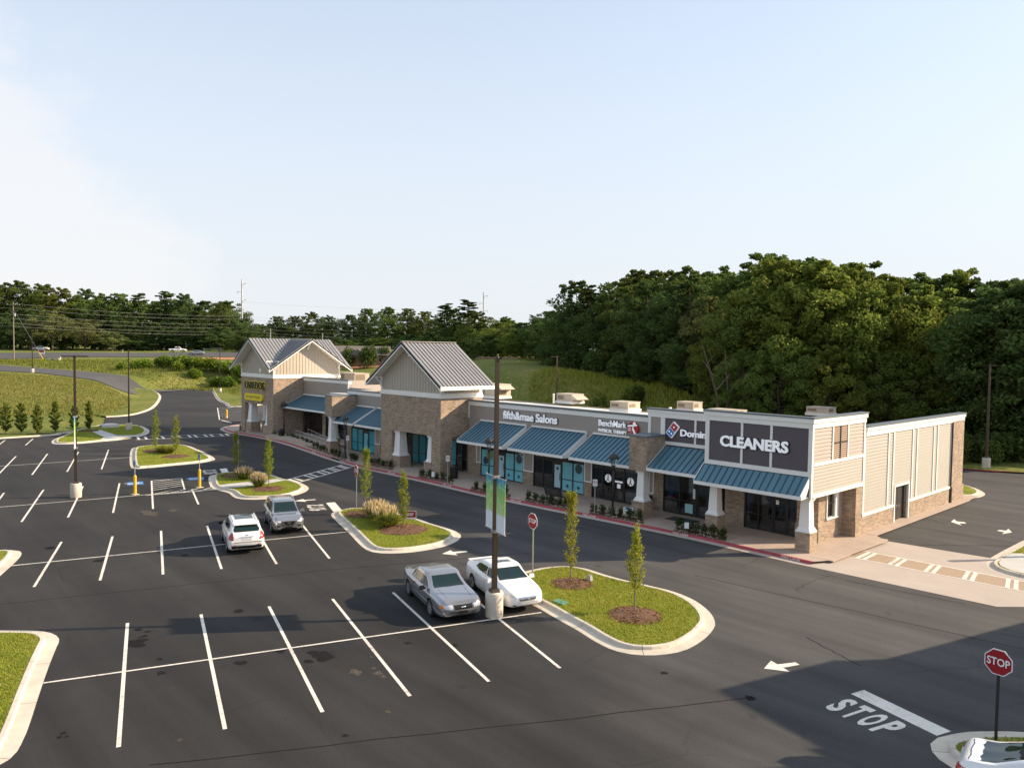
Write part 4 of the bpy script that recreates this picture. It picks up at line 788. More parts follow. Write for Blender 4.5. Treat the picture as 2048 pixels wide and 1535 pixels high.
# ---- gabled brick tower (middle) -----------------------------------------------------------------
def gable_board(poly, n, u, name='gable_board'):
    """board-and-batten panel; poly in 3d, n outward"""
    P = [Vector(p) for p in poly]; n = Vector(n); u = Vector(u); o = P[0]
    b = MB().slab(P, n, .1).build(name, M['batten'], B_, fix=True)
    uv = [((p-o).dot(u), (p-o).z) for p in P]; a0 = min(q[0] for q in uv); a1 = max(q[0] for q in uv); k = round((a1-a0)/.42); mb = MB()
    for i in range(1, k):
        x = a0+(a1-a0)*i/k; e = clip(clip(uv, 1, 0, x+.03), -1, 0, -(x-.03))
        if len(e) >= 3: mb.slab([o+u*q[0]+Vector((0,0,q[1]))+n*.03 for q in e], n, .029)
    mb.build('batten', M['batten'], b, fix=True); return b
def rake(pts, n, h=.28, t=.06):     # white rake boards along a gable edge (list of 3 points: eave, peak, eave)
    n = Vector(n); mb = MB()
    for a, b in zip(pts[:-1], pts[1:]):
        a = Vector(a); b = Vector(b); dz = Vector((0,0,-h)); mb.slab([a, b, b+dz, a+dz], n, t)
    return mb.build('rake_board', M['white'], B_, fix=True)
def bracket(p, n, s=1.0):           # knee brace: p on wall, n outward
    p = Vector(p); n = Vector(n); u = Vector((-n.y, n.x, 0)); mb = MB()
    mb.bar(p+n*.06, p+n*.06+Vector((0,0,-.95*s)), .22, .12, up=n); mb.bar(p+Vector((0,0,-.06)), p+n*.85*s+Vector((0,0,-.06)), .16, .12)
    mb.bar(p+n*.08+Vector((0,0,-.75*s)), p+n*.72*s+Vector((0,0,-.1)), .12, .12); return mb.build('bracket', M['white'], B_)
tx0, tx1, ty1 = -41.35, -32.3, 4.6; zb = 6.72
bx('tower_wall', 'brick', tx0, 0, .1, -39.55, .55, 3.46); bx('tower_wall', 'brick', -33.55, 0, .1, tx1, .55, 3.46); bx('tower_wall', 'brick', tx0, 0, 3.461, tx1, .55, zb)
bx('tower_wall', 'brick', tx1-.5, .551, 3.4, tx1-.002, ty1, zb); bx('tower_wall', 'brick', tx1-.5, .551, .1, tx1-.002, 1.25, 3.399); 
bx('tower_wall', 'brick', tx0+.002, .551, 3.4, tx0+.5, ty1, zb); bx('tower_wall', 'brick', tx0+.002, .551, .1, tx0+.5, 1.25, 3.399); bx('tower_wall', 'brick', tx0, 4.3, 5.9, tx1, ty1+.02, zb)
bx('pier_foot', 'brick', -33.65, -.06, .1, tx1+.06, .6, 1.0); bx('pier_foot', 'brick', tx0-.06, -.06, .1, -39.45, .6, 1.0)
bx('porch_ceiling', 'white', tx0+.5, .55, 3.42, tx1-.5, 3.0, 3.5)
column(-39.0, .62, .14, 1.15, 3.42, a=.36, a2=.46, base=.72, baseb=.6); column(-34.15, .5, .14, 1.1, 3.42, a=.22, a2=.3, base=.5, baseb=.5)
bx('band', 'white', tx0-.06, -.07, zb, tx1+.06, ty1+.08, zb+.22); bx('band', 'white', tx0-.02, -.03, zb+.22, tx1+.02, ty1+.04, zb+.42)
cxT = (tx0+tx1)/2; pk = 11.52; sl_ = .662; ez = 7.80; ex = 5.66
def gline(x): return pk-.2-sl_*abs(x-cxT)
gable_board([(tx0+.1,.04,zb+.42),(tx1-.1,.04,zb+.42),(tx1-.1,.04,gline(tx1-.1)),(cxT,.04,pk-.2),(tx0+.1,.04,gline(tx0+.1))], FRT, (1,0,0))
gable_board([(tx1-.04,.1,zb+.42),(tx1-.04,ty1,zb+.42),(tx1-.04,ty1,gline(tx1)),(tx1-.04,.1,gline(tx1))], RT, (0,1,0))
gable_board([(tx0+.04,.1,zb+.42),(tx0+.04,ty1,zb+.42),(tx0+.04,ty1,gline(tx0)),(tx0+.04,.1,gline(tx0))], (-1,0,0), (0,1,0))
gable_board([(tx0+.1,ty1-.04,zb+.42),(tx1-.1,ty1-.04,zb+.42),(tx1-.1,ty1-.04,gline(tx1-.1)),(cxT,ty1-.04,pk-.2),(tx0+.1,ty1-.04,gline(tx0+.1))], (0,1,0), (1,0,0))
for xx in (tx0, tx1-.16): bx('trim', 'white', xx, -.005, zb+.421, xx+.16, .06, gline(tx0)-.02)
bx('trim', 'white', tx1-.06, .061, zb+.421, tx1+.005, .36, gline(tx1)-.02); bx('trim', 'white', tx1-.06, ty1-.3, zb+.421, tx1+.005, ty1, gline(tx1)-.02)
yF, yK = -.95, 5.15
for s in (-1, 1): roof('tower_roof', [(cxT,yF,pk),(cxT+s*ex,yF,ez),(cxT+s*ex,yK,ez),(cxT,yK,pk)], (0,1,0), 'seam_g', .16, .42)
for yy, n in ((yF,FRT),(yK,(0,1,0))): rake([(cxT-ex-.02,yy,ez-.02),(cxT,yy,pk-.01),(cxT+ex+.02,yy,ez-.02)], n, .34, .07)
for s in (-1,1): bx('eave_fascia', 'white', min(cxT+s*ex,cxT+s*(ex+.06)), yF, ez-.32, max(cxT+s*ex,cxT+s*(ex+.06)), yK, ez-.01)
MB().bar((cxT,yF,pk+.03),(cxT,yK,pk+.03),.3,.05).build('ridge_cap', M['seam_g'], B_)
bracket((tx0+.12,.0,8.35), FRT); bracket((tx1-.12,.0,8.35), FRT); bracket((cxT,.0,pk-.35), FRT)
# inside the tower porch
shopfront(-40.6, -33.1, 3.06, .15, 2.86, (-39.5,-38.4,-37.2,-36.0,-34.9,-33.9), doors=(3,), mats={0:('film','film'),1:('film','film'),2:('film','film'),4:('film2','film2'),5:('film','film')})
bx('tower_back', 'taupe', tx0+.5, 3.06, 2.861, tx1-.51, 3.3, 3.42)
# ---- shops left of the tower ---------------------------------------------------------------------
D0, D1 = -52.2, tx0-.01
bx('front_wall', 'taupe', D0, 3.06, 2.9, D1, 3.3, 6.4); siding('taupe', (D0+.02,3.05,4.98), (1,0,0), D1-D0-.04, 4.98, 6.05, FRT); bx('shop_return', 'taupe', D0, 3.31, .1, D0+.25, 6.1, 6.4)
bx('trim', 'white', D0+.001, 2.98, 4.98, D0+.16, 3.052, 6.05); bx('frieze', 'white', D0-.01, 2.97, 6.05, D1, 3.34, 6.38); bx('parapet_cap', 'cap_g', D0-.06, 2.92, 6.385, D1, 3.4, 6.5)
for a, b in ((-51.3,-46.95),(-46.6,-41.4)): awning(a, b, 3.04, 4.80, .45, 3.40); bx('trim', 'white', a, 2.965, 4.84, b, 3.05, 4.975)
shopfront(-51.35, -46.95, 3.05, .15, 2.9, (-50.2,-49.2,-48.1), doors=(2,), mats={0:('film','film',1),1:('film','film',1),2:('film2',),3:('film','film',1)})
shopfront(-45.9, -41.9, 3.05, .15, 2.9, (-44.6,-43.4), doors=(1,), mats={0:('film','film',1),2:('film','film',1)})
pilaster(-46.93,-45.92); bx('brick_pier', 'brick', -52.15, 2.95, .1, -51.37, 3.3, 2.9)
tallbox(-51.75, -50.35, .05, 2.95, 3.85, 5.95); column(-51.05, .5, .14, 1.3, 3.85, base=.48); column(-53.2, 2.0, .14, 1.3, 3.8, base=.45)
# recessed shops beside the far tower
E0, E1 = -67.33, -56.8
bx('front_wall', 'taupe', E0, 5.96, 3.2, E1, 6.2, 7.2); siding('taupe', (E0+.02,5.95,5.2), (1,0,0), E1-E0-.04, 5.2, 6.8, FRT); bx('shop_return', 'taupe', E1-.25, 6.21, 5.9, E1, 14, 7.2)
bx('trim', 'white', E1-.25, 5.88, 5.2, E1-.001, 5.955, 6.8); bx('trim', 'white', E0, 5.87, 5.05, E1, 5.95, 5.195); bx('frieze', 'white', E0, 5.86, 6.8, E1+.03, 6.24, 7.15); bx('parapet_cap', 'cap_g', E0, 5.82, 7.155, E1+.06, 6.3, 7.3)
bx('wall_link', 'taupe', E1, 5.96, .1, D0, 6.2, 6.3); bx('parapet_cap', 'cap_g', E1+.07, 5.9, 6.3, D0-.07, 6.3, 6.4)
awning(E0+.05, -54.5, 5.94, 5.0, 3.3, 3.75); bx('awning_link', 'white', E1, 5.2, 4.6, -54.5, 5.95, 4.7)
shopfront(-66.8, -62.6, 5.95, .45, 3.2, (-65.6,-64.6,-63.6), doors=(1,), room=4)
shopfront(-61.8, -57.2, 5.95, .45, 3.2, (-60.6,-59.5,-58.4), doors=(1,), room=4)
bx('brick_pier', 'brick', -62.55, 5.85, .1, -61.85, 6.2, 3.2)
bx('terrace', 'walk', -67.3, .9, .1, -53.5, 5.9, .45)
# ---- far tower with crossing gables ------------------------------------------------------------
ux0, ux1, uy0, uy1 = -76.25, -67.35, 2.0, 11.0; zb2 = 7.1; cX = (ux0+ux1)/2; cY = (uy0+uy1)/2; pk2 = 11.92; ex2 = 5.6; ez2 = pk2-sl_*ex2
for b in ((ux0,uy0,.1,-75.2,uy0+.55,3.8),(-69.0,uy0,.1,ux1,uy0+.55,3.8),(ux0,uy0,3.801,ux1,uy0+.55,zb2),(ux1-.5,uy0+.551,.1,ux1-.002,5.95,zb2),(ux1-.5,5.951,5.9,ux1-.002,uy1,zb2),(ux0+.002,uy0+.551,3.8,ux0+.5,uy1,zb2),(ux0+.002,5.9,.1,ux0+.5,uy1,3.799),(ux0+.01,uy1-.3,.1,ux1-.01,uy1+.0,zb2-.002)): bx('tower_wall', 'brick', *b)
bx('pier_foot', 'brick', ux0-.06, uy0-.06, .1, -75.15, uy0+.6, 1.25); bx('pier_foot', 'brick', -69.1, uy0-.06, .1, ux1+.06, uy0+.6, 1.25)
bx('porch_ceiling', 'white', ux0+.5, uy0+.55, 3.75, ux1-.5, 5.9, 3.85); bx('porch_wall', 'taupe', ux0+.5, 5.9, .45, -72, 6.1, 3.75)
column(-74.2, uy0+.62, .14, 1.4, 3.78, a=.36, a2=.5, base=.75, baseb=.62); column(-69.6, uy0+.5, .14, 1.3, 3.78, a=.22, a2=.3, base=.5)
column(ux0+.45, 5.2, .14, 1.3, 3.78, a=.3, a2=.36, base=.45)
shopfront(-71.9, -68.0, 5.95, .45, 3.4, (-70.6,-69.3), doors=(1,), room=3.5)
bx('band', 'white', ux0-.06, uy0-.07, zb2, ux1+.06, uy1+.07, zb2+.24); bx('band', 'white', ux0-.02, uy0-.03, zb2+.24, ux1+.02, uy1+.03, zb2+.45)
zz = zb2+.45
def gl2(d): return pk2-.2-sl_*abs(d)
hx = (ux1-ux0)/2-.1; hy = (uy1-uy0)/2-.1
for yy, n in ((uy0+.04,FRT),(uy1-.04,(0,1,0))): gable_board([(cX-hx,yy,zz),(cX+hx,yy,zz),(cX+hx,yy,gl2(hx)),(cX,yy,pk2-.2),(cX-hx,yy,gl2(hx))], n, (1,0,0))
for xx, n in ((ux1-.04,RT),(ux0+.04,(-1,0,0))): gable_board([(xx,cY-hy,zz),(xx,cY+hy,zz),(xx,cY+hy,gl2(hy)),(xx,cY,pk2-.2),(xx,cY-hy,gl2(hy))], n, (0,1,0))
for X_, Y_ in ((ux0,uy0),(ux1,uy0),(ux1,uy1)): bx('trim', 'white', X_-.09 if X_ < cX else X_-.17, Y_-.01 if Y_ < cY else Y_-.17, zz, X_+.17 if X_ < cX else X_+.01, Y_+.17 if Y_ < cY else Y_+.01, gl2(hx)-.02)
e = ex2
for sy in (-1, 1):
    for sx_ in (-1, 1): roof('tower_roof', [(cX,cY,pk2),(cX,cY+sy*e,pk2),(cX+sx_*e,cY+sy*e,ez2)], (0,1,0), 'seam_g', .16, .42)
for sx_ in (-1, 1):
    for sy in (-1, 1): roof('tower_roof', [(cX,cY,pk2),(cX+sx_*e,cY,pk2),(cX+sx_*e,cY+sy*e,ez2)], (1,0,0), 'seam_g', .16, .42)
for s, n in ((-1,FRT),(1,(0,1,0))): rake([(cX-e-.02,cY+s*e,ez2-.02),(cX,cY+s*e,pk2-.01),(cX+e+.02,cY+s*e,ez2-.02)], n, .34, .07)
for s, n in ((1,RT),(-1,(-1,0,0))): rake([(cX+s*e,cY-e-.02,ez2-.02),(cX+s*e,cY,pk2-.01),(cX+s*e,cY+e+.02,ez2-.02)], n, .34, .07)
for d in (-hx+.1, 0, hx-.1):
    bracket((cX+d,uy0,(gl2(hx)+.35) if d else pk2-.35), FRT); bracket((ux1,cY+d,(gl2(hx)+.35) if d else pk2-.35), RT)
bx('vent_grille', 'white', cX-.25+.9, uy0-.02, 7.75, cX+.25+.9, uy0+.05, 8.2)
# ---- ramp with hand rails ------------------------------------------------------------------------
RA = [g(592,877,.55), g(673,903,.2), g(695,911,.16), g(616,874,.55)]
MB().add([(p.x,p.y,.1) for p in RA]+[tuple(p) for p in RA], [(0,3,2,1),(4,5,6,7),(0,1,5,4),(1,2,6,5),(2,3,7,6),(3,0,4,7)]).build('ramp', M['walk'], B_, fix=True)
for (a, b, lab) in ((RA[0],RA[1],'grey metal hand rail on the kerb side of the ramp'),(RA[3],RA[2],'grey metal hand rail on the shop side of the ramp')):
    rl = thing('hand_rail', lab, 'railing', tuple(a)); mb = MB(); d_ = b-a
    def rp_(t, h): return d_*t+Vector((0,0,h))
    mb.tube(rp_(0,.95), rp_(1,.95), .025, n=8); mb.tube(rp_(0,.5), rp_(1,.5), .02, n=8); mb.build('rail', M['galv'], rl)
    for k in range(10): MB().tube(rp_(k/9,0), rp_(k/9,.95), .022, n=8).build('post', M['galv'], rl)
# ---- roof-top air handlers -----------------------------------------------------------------------
def hvac(px, py, w, d, h, label, z=5.5, rz=0, slant=False):
    p = g(px, py, z); z = rz_(p.y)-.05; p = g(px, py, z); h -= .3; t = thing('rooftop_unit', label, 'air conditioner', (p.x,p.y,z), rz, 'rooftop air handlers'); 
    MB().box(-w/2-.1,-d/2-.1,0,w/2+.1,d/2+.1,.28).build('curb', M['roofm'], t); MB().box(-w/2,-d/2,.28,w/2,d/2,h).build('cabinet', M['hvac'], t)
    MB().box(-w/2-.04,-d/2-.04,h,w/2+.04,d/2+.04,h+.06).build('lid', M['hvac'], t); MB().box(-w/2+.12,-d/2-.012,.45,-w*.05,-d/2-.002,h-.12).build('grille', M['grill'], t)
    MB().box(w/2+.002,-d/2+.12,.45,w/2+.012,d/2-.7,h-.12).build('grille', M['grill'], t)
    for q in range(5): MB().box(-w*.03+q*w*.1,-d/2-.014,.32,-w*.03+q*w*.1+.02,-d/2-.001,h-.04).build('panel_seam', M['grill'], t)
    if slant: MB().add([(w/2,-d/2,h-.1),(w/2,d/2,h-.1),(w/2+.8,d/2,h-.55),(w/2+.8,-d/2,h-.55),(w/2,-d/2,h-.6),(w/2,d/2,h-.6)], [(0,3,2,1),(2,3,4,5),(0,4,3),(1,2,5)]).build('hood', M['hvac'], t)
hvac(1140,806,2.4,1.9,1.35,'tall beige rooftop air unit nearest the middle tower side of the long roof',slant=True); hvac(1250,822,2.2,1.8,1.2,'beige rooftop air unit above the therapy shop sign')
hvac(1379,822,2.0,1.6,1.25,'beige rooftop air unit behind the pizza shop parapet'); hvac(1455,828,3.2,1.8,.75,'low white rooftop unit behind the cleaners parapet'); hvac(1642,830,2.4,1.8,1.15,'rooftop unit above the cleaners side wall')
hvac(985,795,4.2,2.2,2.0,'large beige rooftop unit just right of the middle gabled tower',slant=True); hvac(705,775,5.0,2.4,2.4,'large white rooftop unit between the two gabled towers')
for k, (px,py) in enumerate(((1107,806),(905,775),(1340,838))):
    p = g(px,py,5.4); tag(MB().tube((0,0,0),(0,0,.9),.09,n=10).lathe([(.13,.9),(.13,.98),(.02,1.02)],(0,0,0),10).build('vent_pipe', M['roofm'], loc=p), ('white vent pipe on the flat roof beside the tall beige air unit','white vent pipe on the roof behind the middle tower','white vent pipe behind the pizza shop parapet')[k], 'vent pipe')
# ================================================================== wall signs
def letters(par, txt, x0, x1, y, zc, size, m='letter', depth=.05, halo=.05, bold=.012, off=.12, name='letter', backm='black'):
    """individual raised letters reading along +X on a wall facing -Y"""
    full = text_mesh(txt, size, 0, bold, 1, 'LEFT'); xs = [v.co.x for v in full.vertices]; l, r = min(xs), max(xs); s = (x1-x0)/(r-l)
    for i, ch in enumerate(txt):
        if ch == ' ': continue
        pre = text_mesh(txt[:i+1], size, 0, bold, 1, 'LEFT'); R_ = max(v.co.x for v in pre.vertices)
        me = text_mesh(ch, size, depth, bold, 1, 'LEFT'); own = max(v.co.x for v in me.vertices); sh = R_-own
        Mx = Matrix.Translation((x0, y-off, zc)) @ Matrix.Rotation(math.pi/2, 4, 'X') @ Matrix.Diagonal((s,1,1,1)) @ Matrix.Translation((sh-l,0,0))
        me.transform(Mx); me.materials.append(M[m]); L = link(name, me, par)
        if halo:
            hb = text_mesh(ch, size, depth*.6, bold+halo, 1, 'LEFT'); hb.transform(Matrix.Translation((s*.02,off*.55,-.0))@Mx); hb.materials.append(M[backm]); link('letter_back', hb, L)
def wsign(name, label): return thing(name, label, 'sign')
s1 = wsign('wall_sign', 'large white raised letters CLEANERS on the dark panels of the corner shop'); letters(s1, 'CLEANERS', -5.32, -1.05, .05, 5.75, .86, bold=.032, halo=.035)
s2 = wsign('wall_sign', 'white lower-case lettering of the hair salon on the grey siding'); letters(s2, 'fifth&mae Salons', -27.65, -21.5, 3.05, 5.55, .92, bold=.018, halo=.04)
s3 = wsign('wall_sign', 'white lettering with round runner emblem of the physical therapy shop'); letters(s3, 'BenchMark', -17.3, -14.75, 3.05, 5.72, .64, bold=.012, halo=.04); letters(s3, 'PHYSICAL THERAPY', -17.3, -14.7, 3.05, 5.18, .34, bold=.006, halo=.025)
em = MB().lathe([(.46,0),(.49,.03),(.49,.1),(.46,.12)], (-14.12,2.86,5.55), 28, 'y').build('emblem', M['red'], s3, fix=True); M['red']
q = MB()
for (x,z),(x2,z2_),w in (((-.5,.18),(.42,.30),.13),((.05,.26),(-.0,-.05),.2),((0,-.02),(-.33,-.5),.16),((.02,-.02),(.26,-.42),.16),((-.48,-.02),(-.15,.02),.06),((-.42,-.16),(-.2,-.13),.06)): q.add([(-14.12+(x-w/2*.6)*.9,2.84,5.55+(z-w/2)*.9),(-14.12+(x+w/2*.6)*.9,2.84,5.55+(z+w/2)*.9),(-14.12+(x2+w/2*.6)*.9,2.84,5.55+(z2_+w/2)*.9),(-14.12+(x2-w/2*.6)*.9,2.84,5.55+(z2_-w/2)*.9)],[(0,1,2,3)]); 
q.lathe([(.12,0),(.12,.02)], (-13.98,2.83,5.92), 14, 'y'); q.build('runner_figure', M['letter'], em)
s4 = wsign('wall_sign', 'pizza shop sign with tilted red and blue domino tile and pale lettering'); letters(s4, "Domino's", -9.62, -5.2, 2.05, 5.72, .80, bold=.026, backm='navy') if False else None
M['navy'] = mat('navy', (.01,.03,.09), .4); letters(s4, "Domino's", -9.5, -6.75, 2.05, 5.72, .60, bold=.024, backm='navy')
def tile(cx, cz, y, ang):
    c, s = math.cos(ang), math.sin(ang)
    def pt(u, v, yy): u *= .72; v *= .72; return (cx+u*c-v*s, yy, cz+u*s+v*c)
    def plate(u0,v0,u1,v1,y0,y1,m,name,par):
        vs = [pt(u0,v0,y0),pt(u1,v0,y0),pt(u1,v1,y0),pt(u0,v1,y0),pt(u0,v0,y1),pt(u1,v0,y1),pt(u1,v1,y1),pt(u0,v1,y1)]
        return MB().add(vs,[(0,1,2,3),(7,6,5,4),(0,4,5,1),(1,5,6,2),(2,6,7,3),(3,7,4,0)]).build(name, M[m], par, fix=True)
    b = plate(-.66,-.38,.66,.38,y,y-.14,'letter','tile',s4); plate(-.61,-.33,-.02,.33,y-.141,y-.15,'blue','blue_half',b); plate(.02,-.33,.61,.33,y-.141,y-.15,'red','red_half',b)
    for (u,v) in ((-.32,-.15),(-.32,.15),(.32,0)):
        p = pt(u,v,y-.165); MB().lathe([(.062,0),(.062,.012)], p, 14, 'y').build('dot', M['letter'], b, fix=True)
tile(-10.1, 5.88, 2.0, math.radians(52))
s5 = wsign('wall_sign', 'yellow and black restaurant sign with capsule panel on the far tower'); yw = uy0-.12
letters(s5, 'LAREDOS', -74.9, -69.5, uy0, 6.05, 1.25, m='black', bold=.02, halo=.075, backm='yel2', off=.14)
cap = MB(); n=10; P=[]
for k in range(n+1): t=-math.pi/2+math.pi*k/n; P.append((-70.35+.42*math.cos(t), 4.62+.42*math.sin(t)))
for k in range(n+1): t=math.pi/2+math.pi*k/n; P.append((-74.5+.42*math.cos(t), 4.62+.42*math.sin(t)))
cap.slab([(x,uy0-.2,z) for x,z in P], FRT, .2); cp_ = cap.build('capsule_panel', M['yel2'], s5, fix=True)
P2=[(x+(.10 if x<-72.4 else -.10), 4.62+(z-4.62)*.7) for x,z in P]
q = MB(); R=random.Random(5); x=-74.45
while x < -70.5:
    w=R.uniform(.1,.17); hh=R.uniform(.16,.2)
    if R.random()>.12: q.box(x,uy0-.215,4.62-hh,x+.05,uy0-.201,4.62+hh); q.box(x+.05,uy0-.215,4.62+hh-.07 if R.random()<.5 else 4.6,x+w,uy0-.201,4.62+hh if R.random()<.5 else 4.68)
    x+=w+.06
M['olive']=mat('olive_ink',(.28,.2,.01),.5); q.build('capsule_lettering', M['olive'], cp_)

# ---- papers, posters and the lit shop sign behind the glass
M['posterb']=mat('poster_blue',(.02,.10,.30),.3,var=.5,scale=3); M['paper']=mat('paper_teal',(.35,.58,.60),.6); m_,t_,b_=nodes('neon_sign'); b_.inputs['Base Color'].default_value=(.05,.05,.6,1); b_.inputs['Emission Color'].default_value=(.25,.2,1,1); b_.inputs['Emission Strength'].default_value=1.2; M['neon']=m_
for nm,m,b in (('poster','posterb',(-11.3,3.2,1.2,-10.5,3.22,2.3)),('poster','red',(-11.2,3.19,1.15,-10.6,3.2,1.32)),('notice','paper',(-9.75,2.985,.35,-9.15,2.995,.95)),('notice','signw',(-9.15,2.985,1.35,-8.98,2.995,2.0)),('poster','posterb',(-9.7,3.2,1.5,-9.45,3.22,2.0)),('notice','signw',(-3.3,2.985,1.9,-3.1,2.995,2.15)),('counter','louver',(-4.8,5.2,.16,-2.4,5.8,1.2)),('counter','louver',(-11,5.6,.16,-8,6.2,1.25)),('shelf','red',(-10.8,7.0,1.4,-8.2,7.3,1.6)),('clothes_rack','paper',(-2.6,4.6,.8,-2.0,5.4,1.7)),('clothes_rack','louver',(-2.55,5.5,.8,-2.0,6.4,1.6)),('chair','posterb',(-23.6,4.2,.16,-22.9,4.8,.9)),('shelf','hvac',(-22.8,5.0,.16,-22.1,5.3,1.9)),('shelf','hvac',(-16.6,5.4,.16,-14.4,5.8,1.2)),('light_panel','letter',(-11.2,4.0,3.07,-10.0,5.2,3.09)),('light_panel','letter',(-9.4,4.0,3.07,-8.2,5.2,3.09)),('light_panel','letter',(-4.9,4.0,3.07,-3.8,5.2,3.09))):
    MB().box(*b).build(nm,M[m],B_)
MB().lathe([(.30,0),(.30,.03)],(0,0,0),20,'y').build('lit_sign',M['neon'],B_,fix=True,loc=(-3.95,3.12,2.72),scale=(1,1,.45)); MB().box(-4.12,3.10,2.68,-3.78,3.115,2.76).build('lit_sign_word',M['red'],B_)
for x in (-29.5,): MB().lathe([(.42,0),(.42,.004)],(x+.1,3.022,2.0),20,'y').build('window_reflection',mat('painted_reflection',(.20,.26,.10),.4),B_,fix=True)  # olive disc painted on as a yellowish reflection in the glass
# ================================================================== cars
def paint(name, col, metal=.0, rough=.28): return mat(name, col, rough, metal, coat=.8, spec=.5)
PAINT = dict(silver=paint('silver_paint',(.33,.34,.36),.65,.22), white=paint('white_paint',(.80,.79,.77)), slate=paint('slate_silver_paint',(.33,.345,.365),.7,.22), pearl=paint('pearl_white_paint',(.82,.82,.80)), grey=paint('grey_paint',(.25,.26,.28),.4))
def car(name, label, T, wheels, feats, pt, loc, heading, W, rtyre=.335, scale=1.0, seg=64):
    """T: rows (x, halfwidth, bottom, belt, roof) from tail to nose; feats: projected pieces"""
    root = thing(name, label, 'car', loc, heading)
    T = np.array(T); xs = np.linspace(T[0,0], T[-1,0], seg)
    def sm(c, s=.05):
        xx = np.linspace(T[0,0], T[-1,0], 500); v = np.interp(xx, T[:,0], T[:,c]); k = int(s/(xx[1]-xx[0])); ker = np.ones(2*k+1)/(2*k+1); return np.interp(xs, xx, np.convolve(np.pad(v, k, 'edge'), ker, 'valid'))
    w_, bo, be, ro = sm(1,.08), sm(2), sm(3,.12), sm(4,.13)
    vs = []; nr = None
    for i, x in enumerate(xs):
        w, b, l, r = w_[i], bo[i], be[i], ro[i]; r += .03*max(0,min(1,(.16-(r-l))/.06)); k = min(1, max(0, (r-l-.06)/.3)); rz = l+.9*(r-l); ry = w*(.83-.10*k)
        half = [(0,b),(.5*w,b),(.80*w,b),(.93*w,b+.05),(.98*w,b+.16),(w,.5*(b+l)+.02),(w*.995,l-.24),(.98*w,l-.13),(.95*w,l-.05),(.905*w,l-.005)]
        for t in (.03,.25,.5,.75,1.0): half.append((.895*w+(ry-.895*w)*t, l+(rz-l)*t))
        half += [(ry*.93, rz+(r-rz)*.55),(ry*.8, rz+(r-rz)*.85),(ry*.5, r-.008),(0,r)]
        ring = [(x,y,z) for y,z in half] + [(x,-y,z) for y,z in reversed(half[1:-1])]; nr = len(ring); vs += ring
    n = len(xs); fs = [(i*nr+j, i*nr+(j+1)%nr, (i+1)*nr+(j+1)%nr, (i+1)*nr+j) for i in range(n-1) for j in range(nr)]
    fs += [tuple(range(nr-1,-1,-1)), tuple(range((n-1)*nr, n*nr))]
    bm_ = MB().add(vs, fs); tmp = bm_.build('tmp', pt, fix=True)
    cut = MB()
    for wx in wheels:
        for s in (-1,1): cut.lathe([(rtyre+.065,0),(rtyre+.065,.42)], (wx, W*.62 if s > 0 else -W*.62-.42, rtyre-.0), 26, 'y')
    cm_ = cut.build('tmpc', M['carblack'], fix=True)
    md = tmp.modifiers.new('b','BOOLEAN'); md.operation='DIFFERENCE'; md.object=cm_; md.solver='EXACT'; md.material_mode='TRANSFER'
    dg = bpy.context.evaluated_depsgraph_get(); me = bpy.data.meshes.new_from_object(tmp.evaluated_get(dg)); me.name='body'
    me.polygons.foreach_set('use_smooth', [True]*len(me.polygons)); me.set_sharp_from_angle(angle=math.radians(38))
    bpy.data.objects.remove(tmp); bpy.data.objects.remove(cm_)
    body = link('body', me, root); bvh = BVHTree.FromPolygons(vs, fs)
    def patch(pname, poly, o, u, v, d, mt, off=.008, th=.012, par=None, res=.07):
        o,u,v,d = map(Vector,(o,u,v,d)); P=[Vector(p) for p in poly]; x0=min(p.x for p in P); x1=max(p.x for p in P); y0=min(p.y for p in P); y1=max(p.y for p in P)
        V=[]; n=len(P)
        for i in range(n):
            a,b=P[i],P[(i+1)%n]; k=max(1,int((b-a).length/res))
            for j in range(k): V.append(a.lerp(b,j/k))
        E=[(i,(i+1)%len(V)) for i in range(len(V))]; nb=len(V); x=x0+res/2
        while x<x1:
            y=y0+res/2
            while y<y1:
                if inside(P,x,y): V.append(Vector((x,y)))
                y+=res
            x+=res
        r=geometry.delaunay_2d_cdt(V,E,[list(range(nb))],1,1e-5); pts=[]; ok=[]
        for q in r[0]:
            s=o+u*q.x+v*q.y; h=bvh.ray_cast(s,d)
            if h[0] is None: pts.append(s); ok.append(False)
            else: pts.append(h[0]-d.normalized()*off); ok.append(True)
        fs2=[f for f in r[2] if all(ok[i] for i in f)]
        if not fs2: return None
        mb=MB(); mb.add(pts,[tuple(f) for f in fs2]); ob=mb.build(pname, mt, par or root, smooth=True, fix=True); return ob
    def side(pname, poly, mt, **k):
        for s in (1,-1): patch(pname, poly, (0,s*2,0), (1,0,0), (0,0,1), (0,-s,0), mt, **k)
    def front(pname, poly, mt, mirror=False, **k):
        patch(pname, poly, (4,0,0), (0,1,0), (0,0,1), (-1,0,0), mt, **k)
        if mirror: patch(pname, [(-y,z) for y,z in poly][::-1], (4,0,0), (0,1,0), (0,0,1), (-1,0,0), mt, **k)
    def rear(pname, poly, mt, mirror=False, **k):
        patch(pname, poly, (-4,0,0), (0,1,0), (0,0,1), (1,0,0), mt, **k)
        if mirror: patch(pname, [(-y,z) for y,z in poly][::-1], (-4,0,0), (0,1,0), (0,0,1), (1,0,0), mt, **k)
    def top(pname, poly, mt, mirror=False, **k):
        patch(pname, poly, (0,0,4), (1,0,0), (0,1,0), (0,0,-1), mt, **k)
        if mirror: patch(pname, [(x,-y) for x,y in poly][::-1], (0,0,4), (1,0,0), (0,1,0), (0,0,-1), mt, **k)
    feats(dict(side=side, front=front, rear=rear, top=top, patch=patch, root=root, pt=pt))
